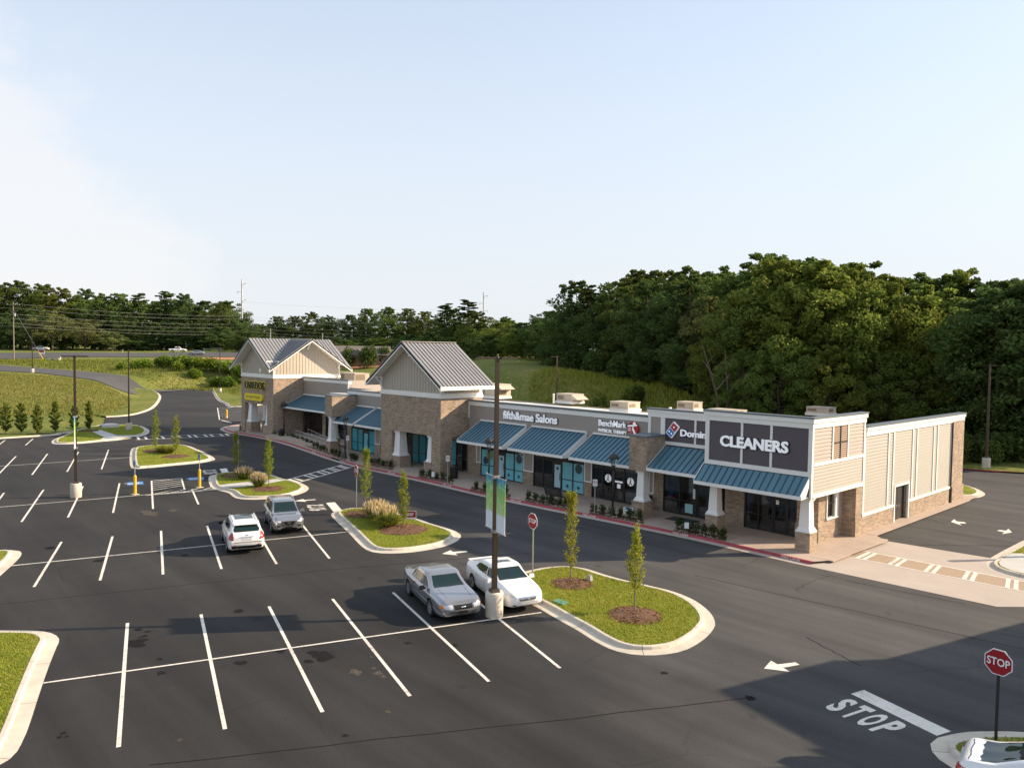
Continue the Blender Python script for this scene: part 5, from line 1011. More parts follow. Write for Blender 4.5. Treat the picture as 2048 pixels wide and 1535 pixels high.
    for wx in wheels:
        for s in (-1,1):
            c=(wx, s*(W-.115), rtyre); r=rtyre
            ty=MB().lathe([(r*.62,-.10),(r*.9,-.115),(r*.985,-.09),(r,-.04),(r,.04),(r*.985,.09),(r*.9,.115),(r*.62,.10)], c, 24,'y').build('wheel', M['tyre'], root, smooth=True, fix=True)
            rm=MB().lathe([(r*.66,s*.06),(r*.64,s*.105),(r*.58,s*.10),(r*.56,s*.05)] if s>0 else [(r*.56,s*.05),(r*.58,s*.10),(r*.64,s*.105),(r*.66,s*.06)], c, 24,'y')
            for k in range(10):
                t=2*math.pi*k/10; a=Vector((math.cos(t),0,math.sin(t))); rm.bar(Vector(c)+a*.04+Vector((0,s*.085,0)), Vector(c)+a*r*.6+Vector((0,s*.09,0)), .05,.03,up=(0,1,0))
            rm.lathe([(.07,s*.07),(.06,s*.1)] if s>0 else [(.06,s*.1),(.07,s*.07)], c, 12,'y'); rm.build('rim', M['rim'], ty, fix=True)
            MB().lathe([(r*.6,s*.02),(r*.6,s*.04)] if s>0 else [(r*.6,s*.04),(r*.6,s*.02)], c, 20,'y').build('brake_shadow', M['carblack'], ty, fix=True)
    return root
def mirrors(F, x, z, y, mt, s=.1):
    for k in (-1,1):
        m=MB().frus(x,k*(y+.1),z-.07,z+.08,.06,.11,.05,.09).bar((x+.02,k*(y-.06),z-.03),(x+.02,k*(y+.05),z-.01),.06,.05); m.build('door_mirror', mt, F['root'], fix=True)
def doorlines(F, xs, z0, z1, slope=0):
    for x in xs: F['side']('door_gap', [(x-.012,z0),(x+.012,z0),(x+.012+slope,z1),(x-.012+slope,z1)], M['carblack'], off=.003, res=.12)
def handles(F, xs, z, mt):
    for x in xs: F['side']('door_handle', [(x-.1,z-.018),(x+.1,z-.018),(x+.1,z+.018),(x-.1,z+.018)], mt, off=.03, res=.1)
def rpoly(y0,z0,y1,z1): return [(y0,z0),(y1,z0),(y1,z1),(y0,z1)]
# ---- sedans -----------------------------------------------------------------------------------------
SED = [(-2.69,.62,.40,.72,.74),(-2.62,.77,.28,.93,.97),(-2.45,.89,.24,.99,1.05),(-1.95,.965,.22,1.01,1.09),(-1.62,.975,.21,1.01,1.12),(-1.0,.98,.20,1.00,1.44),(-.7,.98,.20,.99,1.495),(.1,.985,.20,.97,1.51),(.34,.985,.20,.965,1.46),(1.08,.98,.20,.95,1.03),(1.3,.975,.20,.96,1.01),(2.1,.95,.22,.90,.94),(2.42,.90,.25,.86,.89),(2.58,.83,.28,.81,.83),(2.68,.72,.32,.72,.74),(2.74,.55,.38,.6,.62)]
def sed_feats(F):
    g_ = M['carglass']; F['front']('windshield', [(-.66,1.06),(.66,1.06),(.56,1.385),(-.56,1.385)], g_, off=.012); F['rear']('rear_window', [(-.64,1.13),(.64,1.13),(.55,1.385),(-.55,1.385)], g_, off=.012)
    F['side']('side_window', [(.82,1.035),(.1,1.03),(.1,1.345),(.32,1.34)], g_, off=.01); F['side']('side_window', [(.02,1.03),(-.72,1.04),(-.72,1.345),(.02,1.35)], g_, off=.01); F['side']('quarter_window', [(-.79,1.045),(-1.2,1.08),(-.98,1.28),(-.79,1.34)], g_, off=.01)
    F['side']('window_trim', [(.92,1.0),(-1.3,1.02),(-1.3,1.04),(.92,1.02)], M['carblack'], off=.006, res=.15)
    F['front']('grille', [(-.36,.60),(.36,.60),(.40,.77),(-.40,.77)], M['carblack'], off=.02); F['front']('grille_emblem', [(-.09,.665),(.09,.665),(.09,.71),(-.09,.71)], M['chrome'], off=.032)
    F['front']('headlamp', [(.44,.62),(.76,.63),(.80,.78),(.44,.78)], M['headl'], True, off=.02); F['side']('side_lamp', [(2.42,.64),(2.62,.64),(2.60,.77),(2.40,.78)], M['amber'], off=.012)
    F['front']('bumper_gap', [(-.5,.34),(.5,.34),(.5,.40),(-.5,.40)], M['carblack'], off=.012); F['front']('number_plate', rpoly(-.2,.42,.2,.54), M['carblack'], off=.03)
    F['rear']('tail_lamp', [(.42,.72),(.80,.72),(.80,.92),(.42,.90)], M['taill'], True, off=.02); F['side']('tail_lamp', [(-2.62,.74),(-2.4,.74),(-2.42,.92),(-2.6,.90)], M['taill'], off=.01); F['rear']('number_plate', rpoly(-.2,.72,.2,.86), M['plate'], off=.02)
    F['top']('bonnet_crease', [(1.25,.56),(2.45,.50),(2.45,.512),(1.25,.575)], M['carblack'], True, off=.002, res=.2); F['top']('boot_gap', [(-1.75,.78),(-1.75,-.78),(-1.76,-.78),(-1.76,.78)], M['carblack'], off=.003, res=.2)
    F['side']('body_strip', [(1.2,.55),(-1.3,.55),(-1.3,.60),(1.2,.60)], F['pt'], off=.015, res=.15); doorlines(F,(.92,.06,-.85),.30,1.0); handles(F,(.22,-.62),.88,M['carblack']); mirrors(F,.75,1.02,.97,M['carblack'])
    F['side']('sill', [(1.3,.22),(-1.25,.22),(-1.25,.30),(1.3,.30)], M['carblack'], off=.004, res=.15)
HD = Vector((.951,-.309,0)); HA = math.atan2(HD.y,HD.x)
def cpos(px, py, back): p = g(px,py,0); return (p.x-HD.x*back, p.y-HD.y*back, 0)
car('sedan_car','silver four-door sedan with black grille parked nose out beside the white sedan',SED,(-1.5,1.42),sed_feats,PAINT['silver'],(-6.6,-19.92,0),HA,.98,.345)
AVA = [(-2.5,.70,.42,.74,.76),(-2.44,.80,.30,1.0,1.03),(-2.25,.87,.25,1.07,1.12),(-1.85,.90,.22,1.06,1.15),(-1.1,.92,.20,1.03,1.46),(-.8,.925,.19,1.02,1.52),(.05,.925,.19,.99,1.54),(.32,.925,.19,.985,1.49),(1.12,.92,.19,.96,1.06),(1.35,.915,.19,.96,1.03),(1.95,.89,.21,.90,.95),(2.22,.83,.25,.85,.89),(2.38,.74,.29,.77,.80),(2.47,.62,.33,.67,.69),(2.52,.46,.37,.6,.62)]
def ava_feats(F, spoil=True):
    g_ = M['carglass']; F['front']('windshield', [(-.68,1.09),(.68,1.09),(.55,1.42),(-.55,1.42)], g_, off=.012); F['rear']('rear_window', [(-.63,1.135),(.63,1.135),(.52,1.45),(-.52,1.45)], g_, off=.012)
    F['side']('side_window', [(.85,1.05),(.05,1.045),(.05,1.40),(.3,1.38)], g_, off=.01); F['side']('side_window', [(-.03,1.045),(-.85,1.07),(-1.25,1.14),(-.95,1.33),(-.75,1.37),(-.03,1.38)], g_, off=.01)
    F['top']('sunroof', [(-.35,.36),(.02,.38),(.02,-.38),(-.35,-.36)], g_, off=.01)
    F['front']('grille', [(-.34,.56),(.34,.56),(.42,.72),(-.42,.72)], M['chrome'], off=.02)
    for k in range(3): F['front']('grille_bar', rpoly(-.32-.02*k,.585+k*.042,.32+.02*k,.602+k*.042), M['carblack'], off=.03)
    F['front']('emblem', rpoly(-.07,.6,.07,.66), M['chrome'], off=.04)
    F['front']('headlamp', [(.46,.66),(.68,.70),(.76,.82),(.52,.78)], M['headl'], True, off=.018); F['side']('headlamp', [(2.02,.78),(2.40,.70),(2.33,.79),(2.06,.85)], M['headl'], off=.01)
    F['front']('bumper_intake', [(-.4,.34),(.4,.34),(.45,.39),(-.45,.39)], M['carblack'], off=.012); F['front']('fog_lamp', rpoly(.5,.34,.64,.4), M['carblack'], True, off=.012)
    F['rear']('tail_lamp', [(.46,.82),(.76,.82),(.78,.98),(.46,.96)], M['taill'], True, off=.02); F['side']('tail_lamp', [(-2.44,.84),(-2.2,.84),(-2.25,.98),(-2.42,.97)], M['taill'], off=.01)
    s = MB().box(-2.47,-.7,1.115,-2.25,.7,1.135).box(-2.42,-.6,1.0,-2.34,-.5,1.12).box(-2.42,.5,1.0,-2.34,.6,1.12); spoil and s.build('spoiler', F['pt'], F['root'])
    doorlines(F,(.95,.0,-.95),.28,1.02); handles(F,(.18,-.78),.9,F['pt']); mirrors(F,.82,1.03,.92,F['pt'])
    F['side']('body_strip', [(1.1,.42),(-1.2,.42),(-1.2,.45),(1.1,.45)], M['chrome'], off=.012, res=.15); F['side']('sill_strip', [(1.2,.2),(-1.2,.2),(-1.2,.25),(1.2,.25)], M['carblack'], off=.004, res=.15)  # chrome strip, and a dark strip along the lower sill
    F['top']('bonnet_gap', [(1.3,.62),(2.25,.46),(2.25,.475),(1.3,.635)], M['carblack'], True, off=.002, res=.2)
car('sedan_car','white four-door sedan with sunroof parked behind the concrete lamp base',AVA,(-1.42,1.4),ava_feats,PAINT['pearl'],(-5.55,-17.2,0),HA,.925,.34)
# sedan leaving at the lower right edge of the picture
# ---- crossovers --------------------------------------------------------------------------------------
SRX = [(-2.40,.74,.50,.80,.83),(-2.34,.84,.34,1.02,1.10),(-2.2,.90,.28,1.10,1.30),(-1.95,.93,.25,1.13,1.56),(-1.6,.945,.24,1.13,1.655),(-.4,.955,.23,1.09,1.69),(.2,.955,.23,1.07,1.665),(.42,.955,.23,1.06,1.60),(1.12,.95,.23,1.04,1.14),(1.35,.945,.23,1.01,1.07),(1.95,.92,.25,.93,.98),(2.25,.86,.28,.84,.88),(2.36,.78,.34,.72,.75),(2.42,.6,.4,.62,.64)]
def srx_feats(F):
    g_ = M['carglass']; F['front']('windshield', [(-.68,1.15),(.68,1.15),(.58,1.58),(-.58,1.58)], g_, off=.012)
    F['rear']('rear_window', [(-.60,1.22),(.60,1.22),(.66,1.32),(.56,1.52),(-.56,1.52),(-.66,1.32)], g_, off=.014)
    F['side']('side_window', [(.92,1.13),(.12,1.14),(.12,1.545),(.42,1.53)], g_, off=.01); F['side']('side_window', [(.04,1.145),(-.85,1.18),(-.85,1.54),(.04,1.55)], g_, off=.01); F['side']('quarter_window', [(-.92,1.185),(-1.55,1.30),(-1.4,1.44),(-.92,1.53)], g_, off=.01)
    F['top']('glass_roof', [(-1.1,.46),(.05,.48),(.05,-.48),(-1.1,-.46)], g_, off=.01)
    for s in (-1,1): MB().tube((-1.5,s*.63,1.70),(.05,s*.64,1.72),.022,n=8).tube((-1.5,s*.63,1.70),(-1.62,s*.62,1.62),.022,n=8).tube((.05,s*.64,1.72),(.2,s*.63,1.64),.022,n=8).build('roof_rail', M['chrome'], F['root'])
    MB().add([(-2.12,-.62,1.58),(-2.12,.62,1.58),(-1.8,.62,1.66),(-1.8,-.62,1.66),(-2.12,-.62,1.55),(-2.12,.62,1.55)],[(0,1,2,3),(4,5,1,0),(3,2,5,4)]).build('roof_spoiler', F['pt'], F['root'], fix=True)
    F['rear']('tail_lamp', [(.66,.82),(.80,.82),(.80,1.18),(.70,1.20)], M['taill'], True, off=.02); F['side']('tail_lamp', [(-2.36,.84),(-2.2,.84),(-2.16,1.20),(-2.26,1.18)], M['taill'], off=.012)
    F['rear']('number_plate', rpoly(-.24,.80,.24,.93), M['plate'], off=.012); F['rear']('chrome_strip', rpoly(-.36,.965,.36,.995), M['chrome'], off=.03); F['rear']('emblem', [(-.09,1.03),(.09,1.03),(.06,1.09),(-.06,1.09)], M['chrome'], off=.02)
    F['rear']('lower_bumper', [(-.74,.36),(.74,.36),(.78,.52),(-.78,.52)], M['carblack'], off=.014); F['rear']('exhaust', rpoly(.42,.37,.58,.42), M['chrome'], True, off=.03); F['rear']('reflector', rpoly(.52,.54,.7,.575), M['taill'], True, off=.02)
    F['front']('grille', [(-.3,.5),(.3,.5),(.42,.76),(-.42,.76)], M['chrome'], off=.015); F['front']('headlamp', [(.5,.62),(.68,.62),(.72,.84),(.56,.8)], M['headl'], True, off=.015)
    doorlines(F,(1.0,.08,-.92),.34,1.12); handles(F,(.26,-.75),.98,F['pt']); mirrors(F,.85,1.13,.95,M['carblack'])
    F['side']('sill', [(1.25,.24),(-1.2,.24),(-1.2,.36),(1.25,.36)], M['carblack'], off=.005, res=.15); F['rear']('hatch_gap', rpoly(-.66,.70,.66,.712), M['carblack'], off=.004)
car('crossover_car','white crossover with glass roof and red tail lamps seen from behind',SRX,(-1.35,1.45),srx_feats,PAINT['white'],(-21.55,-22.15,0),HA+math.pi,.955,.37)
ROG = [(-2.34,.72,.5,.84,.87),(-2.28,.82,.34,1.06,1.12),(-2.15,.885,.28,1.12,1.34),(-1.95,.905,.25,1.13,1.56),(-1.6,.915,.24,1.12,1.66),(-.4,.92,.23,1.08,1.715),(.2,.92,.23,1.06,1.70),(.42,.92,.23,1.05,1.63),(1.18,.915,.23,1.03,1.14),(1.4,.91,.23,1.01,1.08),(1.95,.89,.25,1.0,1.05),(2.2,.84,.28,.95,.98),(2.31,.78,.32,.87,.89),(2.37,.66,.38,.72,.74)]
def rog_feats(F):
    g_ = M['carglass']; F['front']('windshield', [(-.68,1.15),(.68,1.15),(.57,1.6),(-.57,1.6)], g_, off=.012); F['rear']('rear_window', [(-.58,1.22),(.58,1.22),(.52,1.52),(-.52,1.52)], g_, off=.014)
    F['side']('side_window', [(.95,1.11),(.12,1.12),(.12,1.57),(.42,1.55)], g_, off=.01); F['side']('side_window', [(.04,1.125),(-.85,1.16),(-.85,1.565),(.04,1.575)], g_, off=.01); F['side']('quarter_window', [(-.92,1.165),(-1.6,1.28),(-1.4,1.46),(-.92,1.55)], g_, off=.01)
    F['front']('grille', [(-.26,.52),(.26,.52),(.40,.80),(-.40,.80)], M['carblack'], off=.012)
    F['front']('grille_vee', [(-.46,.80),(-.36,.82),(-.2,.58),(.2,.58),(.36,.82),(.46,.80),(.26,.50),(-.26,.50)], M['chrome'], off=.03); F['front']('emblem', rpoly(-.1,.67,.1,.77), M['chrome'], off=.035)
    F['front']('headlamp', [(.42,.76),(.60,.74),(.74,.80),(.72,.88),(.46,.84)], M['headl'], True, off=.02); F['side']('headlamp', [(1.98,.86),(2.24,.78),(2.2,.86),(2.0,.92)], M['headl'], off=.012)
    F['front']('lower_intake', [(-.5,.34),(.5,.34),(.42,.44),(-.42,.44)], M['carblack'], off=.012); F['front']('fog_lamp', [(.48,.48),(.66,.5),(.66,.58),(.52,.56)], M['carblack'], True, off=.012); F['front']('chin', rpoly(-.5,.3,.5,.33), M['chrome'], off=.02); F['front']('number_plate', rpoly(-.2,.44,.2,.52), M['carblack'], off=.035)
    F['rear']('tail_lamp', [(.5,.9),(.78,.9),(.78,1.08),(.5,1.04)], M['taill'], True, off=.02)
    F['top']('bonnet_crease', [(1.35,.5),(2.15,.42),(2.15,.435),(1.35,.515)], M['carblack'], True, off=.002, res=.2)
    for s in (-1,1): MB().tube((-1.5,s*.61,1.70),(.1,s*.62,1.735),.02,n=8).build('roof_rail', M['galv'], F['root'])
    doorlines(F,(1.0,.08,-.92),.34,1.12); handles(F,(.26,-.75),.98,F['pt']); mirrors(F,.88,1.11,.92,F['pt']); F['side']('sill', [(1.25,.24),(-1.2,.24),(-1.2,.38),(1.25,.38)], M['carblack'], off=.005, res=.15)
car('crossover_car','silver crossover facing the viewer with vee-shaped chrome grille',ROG,(-1.32,1.38),rog_feats,PAINT['slate'],(-24.15,-18.42,0),HA,.92,.36)
def ava2(F): ava_feats(F, False)
nb = g(1984,1512,.9)
c5 = car('sedan_car','white sedan partly cut off by the lower right edge beside the stop sign',AVA,(-1.42,1.4),ava2,PAINT['white'],(0,0,0),0,.925,.34)
h5=math.radians(10); k5=g(1941,1481,1.0); c5.location = (k5.x+math.cos(h5)*2.35+math.sin(h5)*.72, k5.y+math.sin(h5)*2.35-math.cos(h5)*.72, 0); c5.rotation_euler = (0,0,h5)
# ---- vehicles on the highway ------------------------------------------------------------------------
def simple_feats(F):
    g_ = M['carglass']; F['front']('windshield', [(-.66,1.09),(.66,1.09),(.55,1.4),(-.55,1.4)], g_, off=.012); F['rear']('rear_window', [(-.62,1.17),(.62,1.17),(.5,1.4),(-.5,1.4)], g_, off=.012)
    F['side']('side_window', [(.85,1.05),(.05,1.045),(.05,1.375),(.3,1.36)], g_, off=.01); F['side']('side_window', [(-.03,1.045),(-.85,1.07),(-1.2,1.14),(-.95,1.33),(-.03,1.38)], g_, off=.01)
def roadpt(px, py, d): p = at(px,py,d); return (p.x,p.y,hz(p.x,p.y)+.16)
hdir = (Vector(roadpt(460,709,258))-Vector(roadpt(300,709,252))); hang = math.atan2(hdir.y,hdir.x)
car('highway_car','silver car driving on the distant highway nearest the orange bank',AVA,(-1.42,1.4),simple_feats,PAINT['silver'],roadpt(393,708,253),hang+math.pi,.925,.34,seg=40)
PICK = [(-2.8,.9,.5,1.0,1.02),(-2.75,.95,.4,1.05,1.06),(-1.0,.97,.35,1.06,1.08),(-.95,.97,.35,1.08,1.75),(-.8,.97,.35,1.1,1.82),(.4,.97,.35,1.1,1.84),(.7,.97,.35,1.1,1.75),(1.3,.97,.35,1.1,1.2),(2.4,.95,.38,1.02,1.06),(2.75,.88,.45,.9,.93)]
def pick_feats(F):
    g_ = M['carglass']; F['front']('windshield', [(-.7,1.22),(.7,1.22),(.6,1.7),(-.6,1.7)], g_, off=.012); F['side']('side_window', [(1.0,1.16),(.0,1.16),(.0,1.66),(.6,1.64)], g_, off=.01); F['side']('side_window', [(-.08,1.16),(-.8,1.16),(-.8,1.64),(-.08,1.66)], g_, off=.01)
car('pickup_truck','white pickup truck waiting on the distant highway under the trees',PICK,(-1.7,1.75),pick_feats,PAINT['white'],roadpt(356,703,266),hang,.97,.4,seg=40)
car('pickup_truck','white pickup half hidden behind the red and white yard sign far left',PICK,(-1.7,1.75),pick_feats,PAINT['white'],(lambda p:(p.x,p.y,hz(p.x,p.y)))(at(82,697,290)),hang,.97,.4,seg=40)
# ================================================================== lamp posts
LATN = Vector((.309,.951,0))
def light_pole(label, px, py, h=10.6, heads=2, banner=False, z=None, pos=None, hang=None, basem='concrete'):
    p = Vector(pos) if pos else g(px, py, 0); z = (hz(p.x,p.y) if z is None else z); z = max(z,0) if abs(z) < .2 else z
    t = thing('light_pole', label, 'light pole', (p.x,p.y,z), HA, 'parking lot light poles')
    b = MB().lathe([(.36,0),(.37,.02),(.37,.98),(.35,1.02),(.0,1.02)], n=28).build('concrete_base', M[basem], t, smooth=True)
    MB().frus(0,0,1.02,1.16,.2,.2,.15,.15).build('base_cover', M['pole'], t)
    MB().frus(0,0,1.1,h-.02,.095,.095,.07,.07).build('pole', M['pole'], t)
    n = heads
    for k in range(n):
        s = (1 if k == 0 else -1)*(hang or 1)
        hd = MB().box(-.16, s*.12 if s>0 else s*.85, h-.06, .16, s*.85 if s>0 else s*.12, h+.02).box(-.05, min(0,s*.14), h-.07, .05, max(0,s*.14), h-.0); hd.build('lamp_head', M['pole'], t)
    MB().lathe([(.09,h-.05),(.08,h+.05),(.02,h+.08)], n=8).build('pole_cap', M['pole'], t)
    if banner:
        for s in (-1,1):
            for zz in (3.55, 5.78): MB().tube((0,0,zz),(s*.98,0,zz),.018,n=6).lathe([(.035,0),(.03,.03)],(s*.98,0,zz),8).build('banner_arm', M['galv'], t)
            MB().box(s*.12 if s>0 else s*.95,-.012,3.58,s*.95 if s>0 else s*.12,.012,5.74).build('banner', M['banner'], t)
        MB().box(-.13,-.13,3.48,.13,.13,3.6).box(-.13,-.13,5.72,.13,.13,5.84).build('banner_clamp', M['galv'], t)
    return t
def mat_banner():
    m, t, b = nodes('printed_banner'); N=t.nodes; L=t.links; tcn=N.new('ShaderNodeTexCoord'); sp=N.new('ShaderNodeSeparateXYZ'); L.new(tcn.outputs['Object'],sp.inputs[0])
    mr=N.new('ShaderNodeMapRange'); mr.inputs['From Min'].default_value=3.58; mr.inputs['From Max'].default_value=5.74; L.new(sp.outputs[2],mr.inputs[0])
    nn=N.new('ShaderNodeTexNoise'); nn.inputs['Scale'].default_value=3.2; nn.inputs['Detail'].default_value=4; L.new(tcn.outputs['Object'],nn.inputs['Vector'])
    ad=N.new('ShaderNodeMath'); ad.operation='MULTIPLY_ADD'; ad.inputs[1].default_value=.12; L.new(nn.outputs['Fac'],ad.inputs[0]); L.new(mr.outputs[0],ad.inputs[2])
    r=N.new('ShaderNodeValToRGB'); e=r.color_ramp.elements; e[0].position=.30; e[0].color=(.72,.75,.80,1); e[1].position=1.0; e[1].color=(.03,.24,.38,1)
    for p,c in ((.36,(.72,.75,.80,1)),(.40,(.45,.60,.26,1)),(.62,(.34,.55,.15,1)),(.86,(.20,.46,.16,1)),(.96,(.08,.36,.26,1))): e.new(p).color=c
    L.new(ad.outputs[0],r.inputs[0])
    vo=N.new('ShaderNodeTexVoronoi'); vo.feature='DISTANCE_TO_EDGE'; vo.inputs['Scale'].default_value=1.7; L.new(tcn.outputs['Object'],vo.inputs['Vector'])
    rv=N.new('ShaderNodeValToRGB'); rv.color_ramp.elements[0].position=.03; rv.color_ramp.elements[0].color=(.75,.85,.7,1); rv.color_ramp.elements[1].position=.05; rv.color_ramp.elements[1].color=(0,0,0,1); L.new(vo.outputs['Distance'],rv.inputs[0])
    mx_=N.new('ShaderNodeMixRGB'); mx_.blend_type='SCREEN'; mx_.inputs[0].default_value=.22; L.new(r.outputs[0],mx_.inputs[1]); L.new(rv.outputs[0],mx_.inputs[2]); L.new(mx_.outputs[0],b.inputs['Base Color']); b.inputs['Roughness'].default_value=.6
    return m
M['banner'] = mat_banner()
light_pole('bronze light pole with two green banners on a concrete base beside the white sedan', 988, 1231, 10.65, 2, True)
light_pole('light pole with a banner on a tall concrete base in the left rows', 152, 994, 10.1, 2, True)
light_pole('light pole on the grassy island with the concrete path far left', 258, 861, 10.2, 1)
light_pole('distant light pole beside the entrance road at the far left', 0, 0, 10.2, 1, pos=at(65,744,190)); light_pole('light pole on the lawn left of the far gabled tower', 0, 0, 10.2, 1, pos=g(440,784,.1))
light_pole('light pole at the rear kerb in front of the dark woods', 0, 0, 10.0, 1, z=.1, pos=g(1972,936,.1)); light_pole('light pole behind the shops rising above the flat roof', 0, 0, 10.2, 1, z=0, pos=(lambda p:(p.x,p.y,0))(at(1114,735,92)), hang=-1)
q_ = Vector((12.3,-18.0,0))+Vector((.58,.814,0))*10.2
light_pole('light pole with banners just outside the right edge of the view', 0, 0, 10.65, 2, True, z=0, pos=q_)
def lantern(label, px, py, pos=None):
    p = Vector(pos) if pos else g(px,py,.15); t = thing('street_lantern', label, 'street lamp', (p.x,p.y,.15), 0, 'lanterns along the shop pavement')
    MB().lathe([(.2,0),(.2,.12),(.14,.2),(.11,.5),(.07,.6)], n=14).build('base', M['dark'], t, smooth=True); MB().lathe([(.065,.55),(.05,3.05)], n=12).build('post', M['dark'], t, smooth=True)
    MB().lathe([(.05,3.0),(.12,3.1),(.09,3.2),(.16,3.3)], n=12).build('collar', M['dark'], t, smooth=True); MB().lathe([(.13,3.3),(.24,3.78)], n=8).build('globe', M['lglass'], t)
    c = MB()
    for k in range(4): a=2*math.pi*k/4+.4; c.tube((.14*math.cos(a),.14*math.sin(a),3.3),(.26*math.cos(a),.26*math.sin(a),3.8),.015,n=6)
    c.build('cage', M['dark'], t); MB().lathe([(.36,3.76),(.37,3.80),(.30,3.95),(.14,4.06),(.05,4.1),(.03,4.2)], n=16).build('hood', M['dark'], t, smooth=True)
    return t
M['lglass'] = mat_glass('lantern_glass',(.8,.8,.78),.6,.1)
lantern('black street lantern in front of the therapy shop door',1225,1030); lantern('black street lantern partly behind the bannered light pole',977,983); lantern('black street lantern at the right end of the ramp railing',690,916); lantern('black street lantern beside the far gabled tower',568,872)
# ================================================================== signs on posts
def octo(r): return [(r*math.cos(math.pi/8+k*math.pi/4), r*math.sin(math.pi/8+k*math.pi/4)) for k in range(8)]
def facing(o, n):                      # local frame with +X right, +Z up, facing -Y turned so that it faces direction n
    o.rotation_euler = (0,0,math.atan2(n[1],n[0])+math.pi/2)
def stop_sign(label, px, py, n, h=2.55, z=.15, r=.41, postm='galv', pos=None):
    p = Vector(pos) if pos else g(px,py,z); t = thing('stop_sign', label, 'stop sign', (p.x,p.y,z), 0, 'stop signs'); facing(t, n)
    MB().box(-.035,-.02,-.2,.035,.02,h-.3).build('post', M[postm], t)
    a = MB().slab([(x,-.045,h+y) for x,y in octo(r)], FRT, .012).build('plate', M['signw'], t, fix=True)
    MB().slab([(x,-.052,h+y) for x,y in octo(r*.93)], FRT, .006).build('red_face', M['signred'], a, fix=True); MB().slab([(x,-.022,h+y) for x,y in octo(r*.98)], (0,1,0), .008).build('plate_back', M['galv'], a, fix=True)
    me = text_mesh('STOP', .30, .002, .016, .82); me.transform(Matrix.Translation((0,-.056,h))@Matrix.Rotation(math.pi/2,4,'X')); me.materials.append(M['signw']); link('lettering', me, a)
    return t
stop_sign('stop sign on the front island behind the white sedan', 1065, 1148, (-.17,-.98), 2.6); stop_sign('stop sign standing at the grassy tip of the middle island', 713, 1018, (-.24,-.97), 2.6)
stop_sign('stop sign behind the slim tree on the upper island', 477, 943, (-.24,-.97), 2.5); stop_sign('dark-posted stop sign above the white sedan at lower right', 1991, 1489, (-.12,-1), 2.36, .15, .385, 'dark')
stop_sign('tiny stop sign beside the distant highway', 0, 0, (.7,-.9), 2.4, pos=roadpt(356,712,250), z=roadpt(356,712,250)[2]) 
def post_sign(label, px, py, h, n, w=.3, hh=.45, z=.15, kind='np'):
    p = g(px,py,z); t = thing('post_sign', label, 'sign', (p.x,p.y,z), 0); facing(t,n); MB().box(-.025,-.015,-.1,.025,.015,h).build('post', M['galv'], t)
    pl = MB().box(-w/2,-.03,h-hh,w/2,-.018,h).build('plate', M['signw'], t)
    if kind == 'np':
        MB().lathe([(w*.40,0),(w*.40,.003)], (0,-.034,h-hh*.4), 20, 'y').build('red_ring', M['signred'], pl, fix=True); MB().lathe([(w*.30,0),(w*.30,.002)], (0,-.0365,h-hh*.4), 20, 'y').build('white_field', M['signw'], pl, fix=True); MB().box(-w*.1,-.039,h-hh*.52,-w*.02,-.037,h-hh*.28).build('letter_p', M['black'], pl); MB().box(-w*.3,-.033,h-hh*.92,w*.3,-.0305,h-hh*.84).build('print', M['signred'], pl)
        MB().bar((-w*.26,-.041,h-hh*.24),(w*.26,-.041,h-hh*.56),.004,.03).build('slash', M['signred'], pl)
    else:
        MB().box(-w*.38,-.034,h-hh*.62,w*.38,-.0305,h-hh*.12).build('print', M['hcblue'], pl)
    return t
post_sign('white no-parking sign on a grey post before the salon shops right end', 1189, 1027, 2.3, (.6,-.8)); post_sign('white no-parking sign on a post by the middle tower', 895, 968, 2.3, (.6,-.8)); post_sign('white sign on a post at the end of the ramp railing', 695, 916, 2.2, (.6,-.8))
def bollard_sign(label, px, py, hs=2.3):
    p = g(px,py,0); t = thing('bollard_sign', label, 'sign', (p.x,p.y,0), 0, 'accessible parking signs'); facing(t,(.2,-1))
    MB().lathe([(.115,0),(.115,1.32),(.08,1.40),(0.0,1.43)], n=16).build('bollard', M['yellow'], t, smooth=False); MB().box(-.28,-.22,0,.28,.22,.02).build('footing', M['concrete'], t); MB().box(-.02,-.02,1.3,.02,.02,hs).build('post', M['galv'], t)
    pl = MB().box(-.16,-.035,hs-.5,.16,-.02,hs).build('plate', M['galv'], t); MB().box(-.1,-.04,hs-.3,.1,-.0355,hs-.08).build('blue_field', M['hcblue'], pl)
bollard_sign('accessible parking sign on the yellow bollard left of the hatched bay', 270, 988, 2.5); bollard_sign('accessible parking sign on the yellow bollard right of the hatched bay', 399, 974, 2.6)
p = g(453,836,0); tb = thing('bollard','yellow bollard in the hatched bay beside the far tower','bollard',(p.x,p.y,0)); MB().lathe([(.16,0),(.16,1.2),(.10,1.3),(0,1.33)], n=16).build('sleeve', M['yellow'], tb); MB().lathe([(.17,.2),(.17,.3)], n=16).build('stripe', M['paint'], tb)
